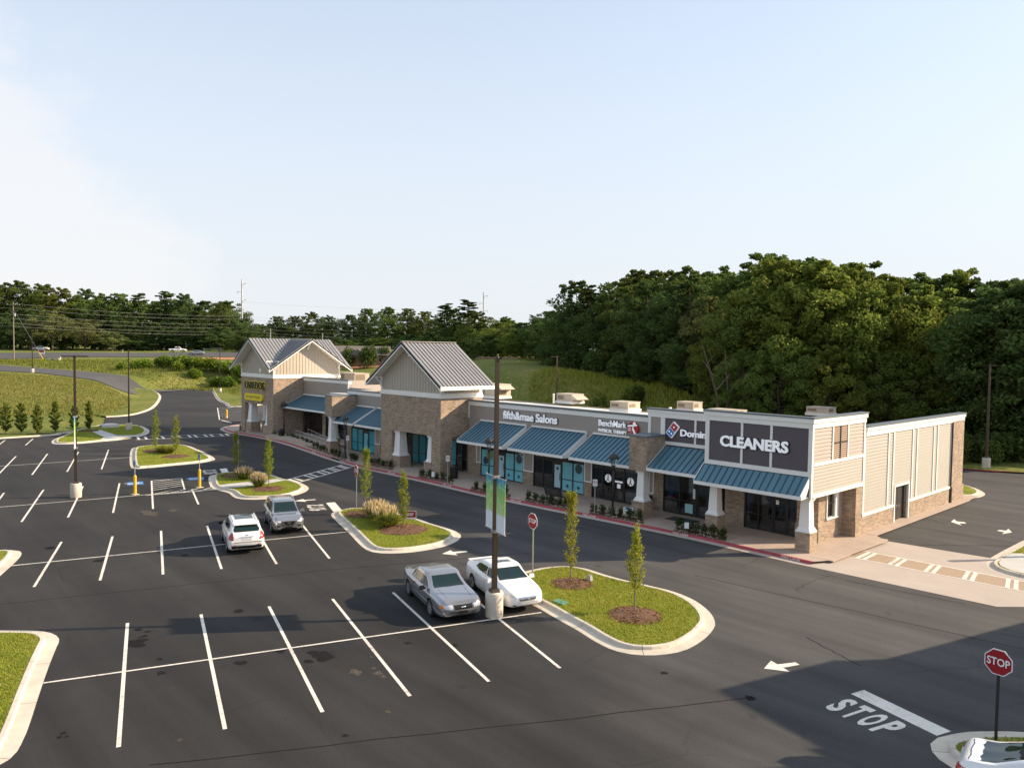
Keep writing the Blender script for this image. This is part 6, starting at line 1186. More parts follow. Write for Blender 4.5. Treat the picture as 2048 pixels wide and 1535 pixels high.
# ---- yard signs
def yard(label, px, py, n, w, h, m, z=.15, leg=.3, mark=None):
    p = g(px,py,z); t = thing('yard_sign', label, 'yard sign', (p.x,p.y,z)); facing(t,n); MB().tube((-w*.3,0,-.05),(-w*.3,0,leg+.1),.008,n=6).tube((w*.3,0,-.05),(w*.3,0,leg+.1),.008,n=6).build('stake', M['galv'], t)
    pl = MB().box(-w/2,-.01,leg,w/2,.01,leg+h).build('panel', M['signw'], t)
    if m: MB().box(-w/2+.02,-.014,leg+h*.22,w/2-.02,-.0105,leg+h-.02).build('field', M[m], pl); MB().box(-w*.3,-.017,leg+h*.42,w*.25,-.0145,leg+h*.52).box(-w*.25,-.017,leg+h*.62,w*.3,-.0145,leg+h*.74).build('print', M['signw'], pl)
    if mark: MB().box(-w*.38,-.014,leg+h*.68,w*.38,-.0105,leg+h*.9).build('band', M['hcblue'], pl); MB().bar((-w*.1,-.013,leg+h*.25),(w*.12,-.013,leg+h*.45),.004,.06).build('mark', M['dark'], pl)
yard('red and white yard sign behind the slim tree on the middle island',820,1047,(.75,-.7),.75,.5,'signred'); yard('white yard sign with blue band in the bed before the therapy shop',1256,1036,(.6,-.8),.62,.42,None,mark=1)
yard('small white marker sign in the bed before the pizza shop',1373,1066,(.6,-.8),.26,.36,None); yard('small round-shouldered white marker in the bed by the middle tower',866,960,(.6,-.8),.25,.4,None)
# ---- bench, bins, mat, boxes
p = g(1112,1003,.15); t = thing('park_bench','black metal bench facing the shops before the salon','bench',(p.x,p.y,.15),math.radians(0))
for k in range(5): MB().box(-.85,-.22+k*.1,.43,.85,-.15+k*.1,.46).build('seat_slat', M['dark'], t)
for k in range(5): MB().box(-.85,-.29-.02*k,.52+k*.09,.85,-.26-.02*k,.59+k*.09).build('back_slat', M['dark'], t)
for s in (-.7,.7): MB().box(s-.03,-.25,0,s+.03,-.2,.46).box(s-.03,.18,0,s+.03,.23,.45).bar((s,-.24,.44),(s,-.4,.98),.05,.04).bar((s,-.26,.62),(s,.22,.62),.05,.03).bar((s,.21,.45),(s,.21,.62),.04,.04).build('leg', M['dark'], t)
for lab, px, py in (('black litter bin beside the no-parking sign at the middle tower',908,956),('black litter bin against the right pier of the far tower',563,876)):
    p = g(px,py,.15); t = thing('litter_bin', lab, 'litter bin', (p.x,p.y,.15)); MB().lathe([(.28,.0),(.3,.05),(.31,.9),(.33,.92)], n=18).build('bin_body', M['black'], t, smooth=False); MB().lathe([(.34,.92),(.34,.98),(.22,1.12),(.05,1.16)], n=18).build('lid', M['black'], t)
    for k in range(12): a=2*math.pi*k/12; MB().bar((.315*math.cos(a),.315*math.sin(a),.05),(.325*math.cos(a),.325*math.sin(a),.9),.03,.015).build('slat', M['dark'], t)
tag(MB().box(-10.0,1.05,.155,-8.0,2.2,.168).build('door_mat', M['black']), 'black mat on the pavement at the pizza shop door', 'mat')
tag(MB().box(-13.0,2.2,.15,-12.35,2.9,1.1).build('parcel_box', M['black']), 'black cabinet against the brick beside the therapy shop', 'cabinet')
p = g(1121,1204,.15); tag(MB().prism([(-.3,-.2),(.3,-.2),(.3,.2),(-.3,.2)],0,.06).lathe([(.05,.06),(.05,.08)],(.1,0,0),8).build('valve_box', mat('valve_green',(.10,.24,.14),.6), loc=(p.x,p.y,.14), fix=True), 'flat green valve box in the lawn of the front island', 'utility box')
p = g(1179,1160,.15); tag(MB().frus(0,0,0,.25,.14,.1,.1,.07).lathe([(.04,.25),(.03,.3)],n=8).build('spotlight', M['galv'], loc=(p.x,p.y,.15)), 'small grey ground spotlight beside the left mulch ring', 'spotlight')
t = thing('white_pedestal','white square post at the right edge of the view','post',(8.9,9.3,.15)); MB().box(-.11,-.11,0,.11,.11,2.15).build('shaft', M['signw'], t); MB().frus(0,0,2.15,2.32,.16,.16,.13,.13).build('cap', M['signw'], t); MB().box(-.15,-.15,0,.15,.15,.12).build('foot', M['signw'], t); MB().box(-.14,-.14,1.55,.14,.14,2.1).build('collar', M['signw'], t)
for lab, px, py, s in (('pale concrete drain box on the upper left island',219,853,1.2),):
    p = g(px,py,.15); t = thing('drain_inlet',lab,'drain',(p.x,p.y,.12)); MB().lathe([(s,0),(s*.9,.35),(s*.7,.4)],n=20).build('slab', M['greywalk'], t); MB().box(-.4,-s*.96,.08,.4,-s*.7,.25).build('opening', M['black'], t)
# building outside the picture on the right: its parapets shade the corner of the lot
N_ = thing('neighbour_building','brick and siding shop building just outside the right edge of the view','building',(16.05,-4.6,0),math.radians(-15))
for nm, m, b in (('wall','brick',(0,0,0,30,22,1.2)),('siding_wall','cream',(.05,.05,1.2,29.9,21.9,6.6)),('parapet','taupe',(0,-.05,6.6,30,5.4,7.55)),('parapet','taupe',(0,5.4,6.6,30,22,6.75)),('parapet_cap','cap_g',(-.08,-.12,7.55,30.1,5.45,7.66)),('corner_trim','white',(-.02,-.02,1.2,.2,.2,6.6))): MB().box(*b).build(nm, M[m], N_)
for k in range(5): f_=MB().box(3+k*5,-.06,.3,6.4+k*5,-.01,2.9).build('window', M['bronze'], N_); MB().box(3.1+k*5,-.08,.4,6.3+k*5,-.061,2.8).build('pane', M['carglass'], f_)
# ================================================================== utility lines and distant things
def zterr(px,py,d): p=at(px,py,d); return Vector((p.x,p.y,hz(p.x,p.y)))
def upole(label, px, py, d, ptop, arms=True, r=.17, m='wood'):
    b = zterr(px,py,d); tp = at(px, ptop, d); h = tp.z-b.z; t = thing('utility_pole', label, 'utility pole', tuple(b), math.atan2(RGT.y,RGT.x)); MB().tube((0,0,-.3),(0,0,h),r,r*.7,10).build('shaft', M[m], t)
    if arms:
        MB().box(-1.9,-.06,h-.9,1.9,.06,h-.75).box(-1.3,-.07,h-2.6,1.3,.05,h-2.46).build('crossarm', M[m], t)
        for x in (-1.8,-.7,.7,1.8): MB().lathe([(.05,0),(.07,.06),(.04,.14),(.06,.2)],(x,0,h-.75),8).build('insulator', M['galv'], t)
        MB().lathe([(.28,h-4.2),(.28,h-3.3)],(.38,0,0),10).build('transformer', M['galv'], t)
    return t, b, h
u1 = upole('wooden utility pole with crossarm beside the highway at far left',28,713,232,604)
def line_pole(label, px, ptop, d, pb, arms, r0=.42):
    b = zterr(px,pb,d); tp = at(px,ptop,d); h=tp.z-b.z; t = thing('transmission_pole',label,'utility pole',tuple(b),math.atan2(RGT.y,RGT.x)); MB().tube((0,0,-.3),(0,0,h),r0,r0*.6,10).build('shaft', M['galv'], t)
    for k in range(arms): MB().bar((0,0,h-2.0-k*3.4),((1.9 if k%2==0 else -1.9),0,h-1.6-k*3.4),.12,.16).lathe([(.1,-.9),(.07,0)],((1.9 if k%2==0 else -1.9),0,h-1.6-k*3.4),6).build('arm', M['galv'], t)
line_pole('tall steel transmission pole rising behind the trees left of the far tower',484,559,330,702,4); line_pole('steel transmission pole above the trees right of the middle tower',966,584,360,700,3)
line_pole('short pole behind the ridge of the far tower',541,657,260,700,0,.16); line_pole('short pole just behind the far tower roof',645,666,250,700,0,.16)
def wire(label, pts, r=.022):
    mb = MB(); P=[]
    for (x0,y0,d0),(x1,y1,d1),sag in pts:
        a=at(x0,y0,d0); b=at(x1,y1,d1)
        for k in range(21): u=k/20; q=a.lerp(b,u); q.z-=sag*4*u*(1-u); P.append(q)
    o=P[0].copy(); mb.path([q-o for q in P], r, 5); tag(mb.build('power_line', M['galv'], loc=o), label, 'power line', 'overhead power lines')
for k,(y0,y1,y2) in enumerate(((575,583,603),(607,616,632),(616,624,638),(628,637,648),(637,645,655),(646,655,662),(652,662,668))):
    wire(('topmost','second','third','fourth','fifth','sixth','lowest')[k]+' overhead wire crossing the trees at upper left', (((-60,y0-4,230),(28,y0,232),.1),((28,y0,232),(484,y2,300),1.0),((484,y2,300),(966,y2+14,350),1.5)))
a=at(28,620,232); b=zterr(88,735,226); mb=MB(); mb.tube((0,0,0),b-a,.03,n=5); tag(mb.build('guy_wire', M['galv'], loc=a),'slanting guy wire of the far left utility pole','guy wire')
t=thing('guy_guard','yellow guard on the foot of the guy wire','guy guard',tuple(b)); d_=(a-b).normalized(); MB().tube((0,0,0),d_*3.2,.11,n=8).build('sleeve', M['yellow'], t); MB().lathe([(.2,-.1),(.15,.1)],n=8).build('anchor', M['galv'], t)
# red clay banks and house behind the shops
def claypatch(name, L, lift=.1, m='clay'):
    P=[zterr(*p) for p in L]; n=6; vs=[]
    a0,a1,b1,b0=P
    for i in range(13):
        for j in range(n+1): q=a0.lerp(a1,i/12).lerp(b0.lerp(b1,i/12),j/n); vs.append((q.x,q.y,hz(q.x,q.y)+lift))
    MB().add(vs,[(i*(n+1)+j,i*(n+1)+j+1,(i+1)*(n+1)+j+1,(i+1)*(n+1)+j) for i in range(12) for j in range(n)]).build(name, M[m], kind='structure', smooth=True)
claypatch('clay_bank',[(395,722,238),(480,722,238),(480,710,247),(405,713,244)]); claypatch('clay_bank',[(690,745,222),(770,742,225),(770,720,250),(690,722,248)],.15)
hb = zterr(722,712,232); hs = thing('house','low brick house with grey shingle roof behind the shops','house',tuple(hb),math.atan2(RGT.y,RGT.x)+.1)
MB().box(-8,-4,-1,8,4,3).build('wall', mat('house_brick',(.30,.17,.12),.9,var=.15,scale=3), hs)
rf=MB().add([(-8.7,-4.7,2.9),(8.7,-4.7,2.9),(8.7,4.7,2.9),(-8.7,4.7,2.9),(-8.7,0,5.6),(8.7,0,5.6)],[(0,1,5,4),(2,3,4,5),(0,4,3),(1,2,5),(3,2,1,0)]).build('roof', M['shingle'], hs, fix=True); MB().box(-3,-5.2,2.2,2,-2.5,2.9).add([(-3.4,-5.6,2.9),(2.4,-5.6,2.9),(-.5,-5.6,4.7),(-.5,-1,4.7),(2.4,-1,2.9),(-3.4,-1,2.9)],[(0,1,2),(0,2,3,5),(1,4,3,2)]).build('porch_gable', M['shingle'], rf)
for x in (-6,-4,4,6): w_=MB().box(x-.5,-4.06,.9,x+.5,-4.0,2.2).build('window', M['signw'], hs); MB().box(x-.42,-4.09,.98,x+.42,-4.061,2.12).build('pane', M['carglass'], w_)
# small things by the highway
for lab,nm,px,py,d,f_ in (('red and white sign board on legs by the far highway','board_sign',83,708,238,'b'),('white marker post on the far bank','marker_post',121,726,226,'p'),('pale concrete culvert end on the far bank','culvert',106,726,226,'c'),('fire hydrant beside the far highway','hydrant',245,706,262,'h'),('grey gate barrier beside the distant trees','barrier',425,704,272,'g')):
    q=zterr(px,py,d); t=thing(nm,lab,{'b':'sign','p':'post','c':'culvert','h':'hydrant','g':'barrier'}[f_],tuple(q),math.atan2(RGT.y,RGT.x))
    if f_=='b': MB().box(-.9,-.03,1.0,.9,.03,2.2).build('panel',M['signw'],t); MB().box(-.85,-.04,1.5,.85,-.031,2.1).build('field',M['signred'],t); MB().box(-.8,-.05,-.2,-.7,.05,1.0).build('leg',M['wood'],t); MB().box(.7,-.05,-.2,.8,.05,1.0).build('leg',M['wood'],t)
    elif f_=='p': MB().lathe([(.12,-.1),(.12,1.3),(.05,1.4)],n=8).build('shaft',M['signw'],t); MB().lathe([(.14,1.0),(.14,1.1)],n=8).build('band',M['signred'],t)
    elif f_=='c': MB().box(-1.8,-.3,-.2,1.8,.3,.7).build('headwall',M['concrete'],t); MB().lathe([(.3,-.32),(.3,-.301)],(0,0,.2),12,'y').build('pipe_mouth',M['black'],t,fix=True)
    elif f_=='h': MB().lathe([(.16,0),(.13,.1),(.13,.6),(.17,.62),(.1,.8),(.03,.86)],n=10).build('barrel',M['galv'],t); MB().tube((-.25,0,.45),(.25,0,.45),.06,n=8).build('nozzle',M['galv'],t)
    else: MB().tube((-3,0,.9),(3,0,1.3),.07,n=6).tube((-3,0,0),(-3,0,1.3),.08,n=6).tube((3,0,0),(3,0,1.3),.08,n=6).build('rail',M['galv'],t); MB().tube((-3,0,.4),(3,0,.6),.05,n=6).build('lower_rail',M['galv'],t)
# ================================================================== vegetation
def leafquad(vs, fs, c, s, R, up=.4):
    n = Vector((R.gauss(0,1),R.gauss(0,1),R.gauss(0,1)+up)).normalized(); u = n.orthogonal().normalized(); a=R.uniform(0,6.28); v=n.cross(u); x=u*math.cos(a)+v*math.sin(a); y=n.cross(x); b=len(vs)
    L=s*R.uniform(.7,1.3); w=L*.62
    vs += [c-x*L*.5, c+y*w*.5, c+x*L*.5, c-y*w*.5]; fs.append((b,b+1,b+2,b+3))
def branch_tree(h, R, spread, base, nl, trunk_r, taper=.35):
    """limbs: list of (start,end); returns mesh builder for wood + clump centres"""
    mb = MB(); cl = []; p = Vector((0,0,-.3)); seg=8; pts=[p]
    for k in range(1,seg+1): q=Vector((R.uniform(-.02,.02)*h*k/seg, R.uniform(-.02,.02)*h*k/seg, h*.93*k/seg)); pts.append(q)
    for k in range(seg): mb.tube(pts[k],pts[k+1],trunk_r*(1-k/seg*.85),trunk_r*(1-(k+1)/seg*.85),8,False)
    for i in range(nl):
        f = base+(1-base)*((i+R.random())/nl); z=f*h*.93; k=min(seg-1,int(f*seg)); o=pts[k].lerp(pts[k+1],f*seg-k); a=i*2.4+R.uniform(-.5,.5); ln=spread(f)*R.uniform(.6,1.18)
        e=o+Vector((math.cos(a)*ln, math.sin(a)*ln, ln*R.uniform(.15,.6))); mid=o.lerp(e,.5)+Vector((0,0,-ln*.06)); r=trunk_r*.32*(1-f*.6)
        mb.tube(o,mid,r,r*.6,5,False); mb.tube(mid,e,r*.6,r*.2,5,False); cl.append((e,ln,f)); cl.append((mid,ln*.7,f))
    return mb, cl
def proto_tree(h, seed, kind):
    R = random.Random(seed); vs=[]; fs=[]
    if kind == 'round': mb, cl = branch_tree(h, R, lambda f: h*(.30*math.sin(math.pi*min(1,max(.12,(f-.12)/.92))**.85)+.03), .22, 52, h*.018); ls=.24
    elif kind == 'tall': mb, cl = branch_tree(h, R, lambda f: h*(.20*math.sin(math.pi*min(1,max(.15,(f-.08)/1.0))**.8)+.03), .18, 54, h*.016); ls=.22
    elif kind == 'full': mb, cl = branch_tree(h, R, lambda f: h*(.27*math.sin(math.pi*min(1,max(.3,(f+.08)/1.12)))+.03), .05, 84, h*.015); ls=.21
    elif kind == 'pine': mb, cl = branch_tree(h, R, lambda f: h*(.17*(1.15-f)+.02), .42, 30, h*.014); ls=.2
    else: mb, cl = branch_tree(h, R, lambda f: h*(.24*(1.08-f)+.02), .08, 34, h*.02); ls=.2   # cone
    for (c, ln, f) in cl:
        rr = max(.3, ln*R.uniform(.17,.34)); fl = .75 if kind != 'pine' else .45; n = int(260*min(2.2,max(.35,rr*rr)))
        for k in range(n):
            d=Vector((R.gauss(0,1),R.gauss(0,1),R.gauss(0,1)*fl)).normalized()*rr*(R.random()**.35)
            leafquad(vs,fs,c+Vector((d.x,d.y,d.z*fl)),ls,R,.5)
    tr = mb.mesh('trunk', M['bark']); 
    for m_ in range(0): pass
    cr = MB(); cr.v=[tuple(v) for v in vs]; cr.f=fs; cr.mi=[0]*len(fs)
    return tr, cr
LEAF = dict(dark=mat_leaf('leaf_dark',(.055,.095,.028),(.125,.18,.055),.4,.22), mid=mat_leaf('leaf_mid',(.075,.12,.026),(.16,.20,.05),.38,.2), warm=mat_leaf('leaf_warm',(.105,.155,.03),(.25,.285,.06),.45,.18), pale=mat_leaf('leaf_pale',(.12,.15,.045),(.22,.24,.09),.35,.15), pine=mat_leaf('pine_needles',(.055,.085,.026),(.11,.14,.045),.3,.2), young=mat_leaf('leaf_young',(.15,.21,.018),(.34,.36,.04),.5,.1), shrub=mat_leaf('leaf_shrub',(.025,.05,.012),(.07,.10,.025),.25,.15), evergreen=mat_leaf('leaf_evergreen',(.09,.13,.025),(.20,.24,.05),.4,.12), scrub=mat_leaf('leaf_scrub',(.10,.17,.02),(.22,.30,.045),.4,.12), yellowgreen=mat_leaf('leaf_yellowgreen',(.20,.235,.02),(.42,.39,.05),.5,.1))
PR = {}
def tproto(kind, v, leaf):
    key=(kind,v,leaf)
    if key not in PR:
        k2=(kind,v)
        if k2 not in PR: PR[k2]=proto_tree(10.0, 100+v*17+len(kind), kind)
        tr,cr=PR[k2]; PR[key]=(tr, cr.mesh('crown', LEAF[leaf]))
    return PR[key]
def tree(name, label, pos, h, kind, v, leaf, group, wide=1.0, rz=None):
    R=random.Random(hash((round(pos[0],1),round(pos[1],1)))&0xffff); tr,cr=tproto(kind,v,leaf); s=h/10.0
    t=thing(name,label,'tree',pos,R.uniform(0,6.28) if rz is None else rz,group,scale=(s*wide,s*wide,s)); link('trunk',tr,t); link('crown',cr,t); return t
RT_ = random.Random(21)
ORD = 'first second third fourth fifth sixth seventh eighth ninth tenth eleventh twelfth thirteenth fourteenth fifteenth sixteenth seventeenth eighteenth nineteenth twentieth twenty-first twenty-second twenty-third twenty-fourth twenty-fifth twenty-sixth twenty-seventh twenty-eighth twenty-ninth thirtieth thirty-first thirty-second thirty-third thirty-fourth thirty-fifth thirty-sixth thirty-seventh thirty-eighth thirty-ninth fortieth'.split()
CNT = {}
def nth(s, where):
    k = CNT[s] = CNT.get(s, -1)+1; return s+', '+ORD[k]+' from left'+where
def woods(rows, label, group, where=''):
    label = {q: v for q, v in label.items()}
    for (px, top, d, kind, leaf, wide) in sorted(rows):
        p=zterr(px,700,d); tp=at(px,top,d); h=tp.z-p.z; wide=wide*min(2.3,max(1.0,15.0/max(3,h))); tree('forest_tree' if kind!='pine' else 'pine_tree', nth(label.get((kind,leaf),label.get('*')), where), tuple(p-Vector((0,0,.2))), h, kind, RT_.randrange(2), leaf, group, wide)
LB = {('round','dark'):'broad dark green tree in the woods',('full','dark'):'dense dark green tree in the woods',('tall','dark'):'narrow dark green tree in the woods',('round','mid'):'broad mid-green tree in the woods',('full','mid'):'dense mid-green tree in the woods',('tall','mid'):'narrow mid-green tree in the woods',('full','warm'):'sunlit olive tree above the cleaners',('round','warm'):'broad sunlit olive tree above the cleaners',('tall','warm'):'narrow sunlit olive tree above the cleaners',('pine','pine'):'tall pine in the woods','*':'tree in the woods',('full','pale'):'small greyish pale tree at the edge of the woods'}
G1='trees of the woods behind the shops'
FR = [(1140,600,150,'full','dark',1.0),(1175,560,150,'pine','pine',1.3),(1215,572,142,'full','dark',1.0),(1255,556,134,'tall','mid',1.2),(1290,552,128,'full','dark',.95),(1335,575,122,'full','dark',.9),(1375,548,118,'tall','dark',1.3),(1415,580,112,'full','pale',.75),
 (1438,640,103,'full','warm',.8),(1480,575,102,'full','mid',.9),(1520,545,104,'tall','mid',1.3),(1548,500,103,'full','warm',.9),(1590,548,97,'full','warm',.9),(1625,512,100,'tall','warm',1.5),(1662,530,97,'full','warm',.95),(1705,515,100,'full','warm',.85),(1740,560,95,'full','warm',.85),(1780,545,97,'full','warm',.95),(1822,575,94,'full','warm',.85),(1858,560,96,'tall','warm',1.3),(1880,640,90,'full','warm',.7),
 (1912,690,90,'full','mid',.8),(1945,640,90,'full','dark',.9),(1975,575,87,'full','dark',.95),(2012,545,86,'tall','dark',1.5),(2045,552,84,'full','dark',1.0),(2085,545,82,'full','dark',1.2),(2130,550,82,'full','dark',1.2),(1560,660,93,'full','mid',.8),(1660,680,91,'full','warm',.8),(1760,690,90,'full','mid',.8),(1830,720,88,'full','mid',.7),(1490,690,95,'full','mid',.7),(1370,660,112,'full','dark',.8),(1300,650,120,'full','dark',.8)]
woods(FR, LB, G1, ', front row')
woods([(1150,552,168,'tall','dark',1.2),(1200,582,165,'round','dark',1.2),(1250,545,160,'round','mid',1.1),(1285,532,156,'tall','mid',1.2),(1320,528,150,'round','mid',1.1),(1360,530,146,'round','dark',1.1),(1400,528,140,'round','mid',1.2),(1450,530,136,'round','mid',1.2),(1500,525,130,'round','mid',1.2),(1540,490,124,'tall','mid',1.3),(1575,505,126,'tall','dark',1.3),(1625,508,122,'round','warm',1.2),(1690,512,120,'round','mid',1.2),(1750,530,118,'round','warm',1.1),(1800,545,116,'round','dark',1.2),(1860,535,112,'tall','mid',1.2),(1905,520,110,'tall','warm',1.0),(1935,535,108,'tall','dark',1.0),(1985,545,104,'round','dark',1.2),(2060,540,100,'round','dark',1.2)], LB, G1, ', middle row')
woods([(1240,600,180,'full','dark',1.2),(1310,570,172,'full','dark',1.3),(1380,560,165,'full','dark',1.3),(1470,545,156,'full','dark',1.3),(1550,540,150,'full','dark',1.3),(1640,545,142,'full','dark',1.3),(1730,560,136,'full','dark',1.3),(1830,580,130,'full','dark',1.3),(1930,590,124,'full','dark',1.3),(2020,580,118,'full','dark',1.3)], LB, G1, ', back row')
LF = {'*':'distant tree in the wooded skyline beyond the shops',('pine','pine'):'distant pine standing above the wooded skyline',('full','dark'):'dark distant tree in the wooded skyline',('round','mid'):'mid-green distant tree in the wooded skyline',('full','mid'):'leafy distant tree in the wooded skyline',('full','pale'):'pale distant tree in the wooded skyline',('full','warm'):'sunlit yellow-green tree right of the middle tower'}
G2='distant skyline trees'
woods([(490,632,330,'full','dark',1.2),(520,645,340,'full','mid',1.2),(555,628,345,'full','dark',1.2),(590,628,350,'round','mid',1.2),(625,620,350,'full','mid',1.2),(660,628,345,'round','dark',1.2),(700,625,340,'full','dark',1.2),(735,612,335,'full','mid',1.2),(775,610,330,'full','mid',1.25),(815,612,335,'full','mid',1.2),(850,618,330,'full','mid',1.2),
 (888,600,260,'pine','pine',1.9),(935,592,250,'pine','pine',2.1),(905,612,262,'full','dark',1.3),(955,618,240,'full','mid',1.2),(1015,632,225,'full','mid',1.2),(1045,640,210,'full','dark',1.3),(1080,632,200,'full','dark',1.3),(1105,615,190,'full','dark',1.3),(915,640,250,'full','dark',1.1),(960,640,235,'full','mid',1.1),(1000,640,215,'full','warm',1.1),(1030,655,200,'full','warm',1.0),(1065,625,340,'pine','pine',1.6),(1095,640,330,'full','dark',1.2),(1010,630,330,'full','dark',1.2),(1060,660,195,'full','mid',1.1),(1090,640,185,'full','dark',1.1),(1120,620,175,'full','dark',1.1),(860,660,240,'full','dark',1.1),(820,665,250,'full','dark',1.1),(975,665,205,'full','dark',1.0),(1110,680,170,'full','dark',1.1),(930,680,215,'full','dark',1.0)]+[(x,640+(x*7)%12,380+(x%3)*15,'full',('dark','mid')[(x//37)%2],1.3) for x in range(470,1140,37)], LF, G2)
LL = {'*':'tree in the wood beyond the highway at upper left',('pine','pine'):'pine with bare trunk in the wood beyond the highway',('full','dark'):'dark leafy tree in the wood beyond the highway',('full','mid'):'mid-green leafy tree in the wood beyond the highway',('round','mid'):'broad mid-green tree in the wood beyond the highway',('round','pale'):'low spreading pale tree on the lawn beyond the highway',('tall','mid'):'narrow tree in the wood beyond the highway',('full','warm'):'yellowish leafy tree in the wood beyond the highway'}
G3='trees beyond the highway'
woods([(-40,560,318,'full','mid',1.2),(0,562,315,'full','mid',1.2),(40,556,320,'full','mid',1.2),(85,562,318,'full','mid',1.2),(125,570,315,'full','warm',1.1),(170,572,320,'full','dark',1.0),(205,582,312,'full','mid',1.1),(240,580,315,'full','mid',1.1),(280,578,318,'pine','pine',1.7),(305,600,305,'pine','pine',1.6),(335,575,310,'pine','pine',1.8),(368,582,308,'full','dark',1.0),(395,605,305,'pine','pine',1.6),(440,602,300,'full','mid',1.0),(470,625,300,'full','dark',1.0),
 (20,620,298,'full','dark',1.1),(70,610,300,'full','dark',1.2),(130,630,300,'full','dark',1.2),(250,620,300,'full','dark',1.1),(310,640,295,'full','dark',1.0),(350,640,294,'full','dark',1.0),(400,640,292,'full','dark',1.0),(440,650,290,'full','dark',1.0),(490,662,280,'full','dark',1.4),(530,668,275,'full','dark',1.3),
 (105,618,288,'round','pale',1.3),(170,635,284,'round','pale',1.3),(60,640,290,'round','pale',1.2),(225,660,284,'round','pale',.9),
 (-20,640,300,'full','dark',1.2),(200,610,306,'full','dark',1.2),(275,650,300,'full','dark',1.0)]+[(x,592+(x*5)%22,335+(x%3)*8,'full',('mid','dark')[(x//44)%2],1.3) for x in range(-30,480,44)]+[(x,664+(x*3)%14,293,'full','dark',1.5) for x in range(255,470,38)], LL, G3)
woods([(x,668+(x*7)%16,300+(x*3)%25,'full',('dark','mid','dark')[(x//24)%3],1.5) for x in range(476,1130,24)], {'*':'low distant tree filling the skyline foot',('full','dark'):'low dark tree at the skyline foot',('full','mid'):'low green tree at the skyline foot'}, G2)
# bare leaning trunks showing at the edge of the woods
for k,(px,py,d,px2,py2,lab) in enumerate(((1448,800,100,1405,690,'pale leaning bare trunk at the wood edge behind the cleaners roof'),(1452,790,101,1450,700,'upright pale bare trunk at the wood edge behind the cleaners roof'))):
    a=zterr(px,py,d-6); b=at(px2,py2,d-6); t=thing('bare_tree',lab,'tree',tuple(a)); v=b-a; m_=v*.5+Vector((.3,.2,.4)); MB().tube((0,0,0),m_,.17,.13,8).tube(m_,v,.13,.06,8).build('trunk',M['bark'],t)
    MB().tube(m_,m_+Vector((1.6,.4,2.2)),.06,.02,6).tube(m_*1.3,m_*1.3+Vector((-1.4,-.3,1.8)),.05,.015,6).tube(v*.8,v*.8+Vector((.9,.6,1.5)),.04,.01,6).build('limb',M['barkp'],t)
# understory bushes
def bush_mesh(r, h, n, s, leaf, seed, up=.6, name='foliage'):
    R=random.Random(seed); vs=[]; fs=[]; cs=[(Vector((R.uniform(-.5,.5)*r,R.uniform(-.5,.5)*r,h*R.uniform(.3,.75))),R.uniform(.35,.6)) for _ in range(9)]
    for k in range(n):
        c,q=R.choice(cs); d=Vector((R.gauss(0,1),R.gauss(0,1),R.gauss(0,1))).normalized()*(R.random()**.4); p=c+Vector((d.x*r*q,d.y*r*q,d.z*h*q*.8)); p.z=max(.02,p.z); leafquad(vs,fs,p,s,R,up)
    mb=MB(); mb.v=[tuple(v) for v in vs]; mb.f=fs; mb.mi=[0]*len(fs); return mb.mesh(name, LEAF[leaf])
def stems_mesh(r,h,seed,n=7):
    R=random.Random(seed); mb=MB()
    for k in range(n): mb.tube((R.uniform(-.1,.1)*r,R.uniform(-.1,.1)*r,-.1),(R.uniform(-.7,.7)*r,R.uniform(-.7,.7)*r,h*R.uniform(.4,.75)),.03*r,.01*r,5,False)
    return mb.mesh('stems', M['bark'])
UB=[bush_mesh(1.6,2.4,1500,.3,l,50+i) for i,l in enumerate(('dark','mid','warm','scrub'))]; US=stems_mesh(1.2,2.2,3)
def bush(label, pos, s, i, group, cat='bush', sz=1.0, name='bush'):
    t=thing(name,label,cat,tuple(pos),RT_.uniform(0,6.28),group,scale=(s,s,s*sz)); link('stems',US,t); link('foliage',UB[i],t); return t
for px,d,s,i in sorted(((1925,78,1.0,1),(1945,80,1.2,0),(1990,78,.9,1),(2005,79,1.4,0),(2035,80,1.2,1),(1900,86,1.5,0),(2060,80,1.5,0),(1860,92,1.8,0),(1820,94,1.6,1),(1780,95,1.8,0),(1740,96,1.6,0),(1700,96,1.8,0),(1650,97,1.8,1),(1600,97,1.8,0),(1550,98,1.8,0),(1500,100,1.8,0),(1380,112,1.8,0),(1340,116,1.6,0),(1300,122,1.8,0),(1250,128,2.0,0),(1200,136,2.0,0),(1150,146,2.0,0))):
    bush(nth('leafy undergrowth bush along the edge of the woods',' of its row'), zterr(px,800,d), s, i, 'undergrowth along the woods')
for px,py,d,s,lab in ((1197,762,112,1.15,'taller sunlit sapling standing in the meadow behind the shops'),(1178,785,108,.8,'low sunlit bush beside the taller sapling in the meadow'),(1257,765,112,.95,'ragged sapling in the meadow right of the taller one'),(1278,775,112,.8,'dark round bush at the meadow edge'),(1275,790,104,.45,'thin weed sprig above the roof edge in the meadow')): bush(lab, zterr(px,py,d), s, 2 if 'dark' not in lab else 0, 'meadow bushes', sz=1.5)
for k,(px,py,d,s) in enumerate(sorted(((480,742,205,2.2),(455,738,207,2.2),(425,738,208,2.2),(400,735,210,2.0),(375,735,211,2.2),(345,733,212,2.0),(320,732,213,2.0),(295,735,210,1.6),(270,735,208,1.4),(240,736,206,1.2),(500,748,200,2.2),(465,750,198,1.8),(430,748,200,1.8),(395,745,203,1.6),(360,742,205,1.6)))):
    bush(nth('bright green scrub bush on the bank between the roads',' of its row'), zterr(px,py,d), s, 3, 'scrub on the bank between the roads', sz=.7)
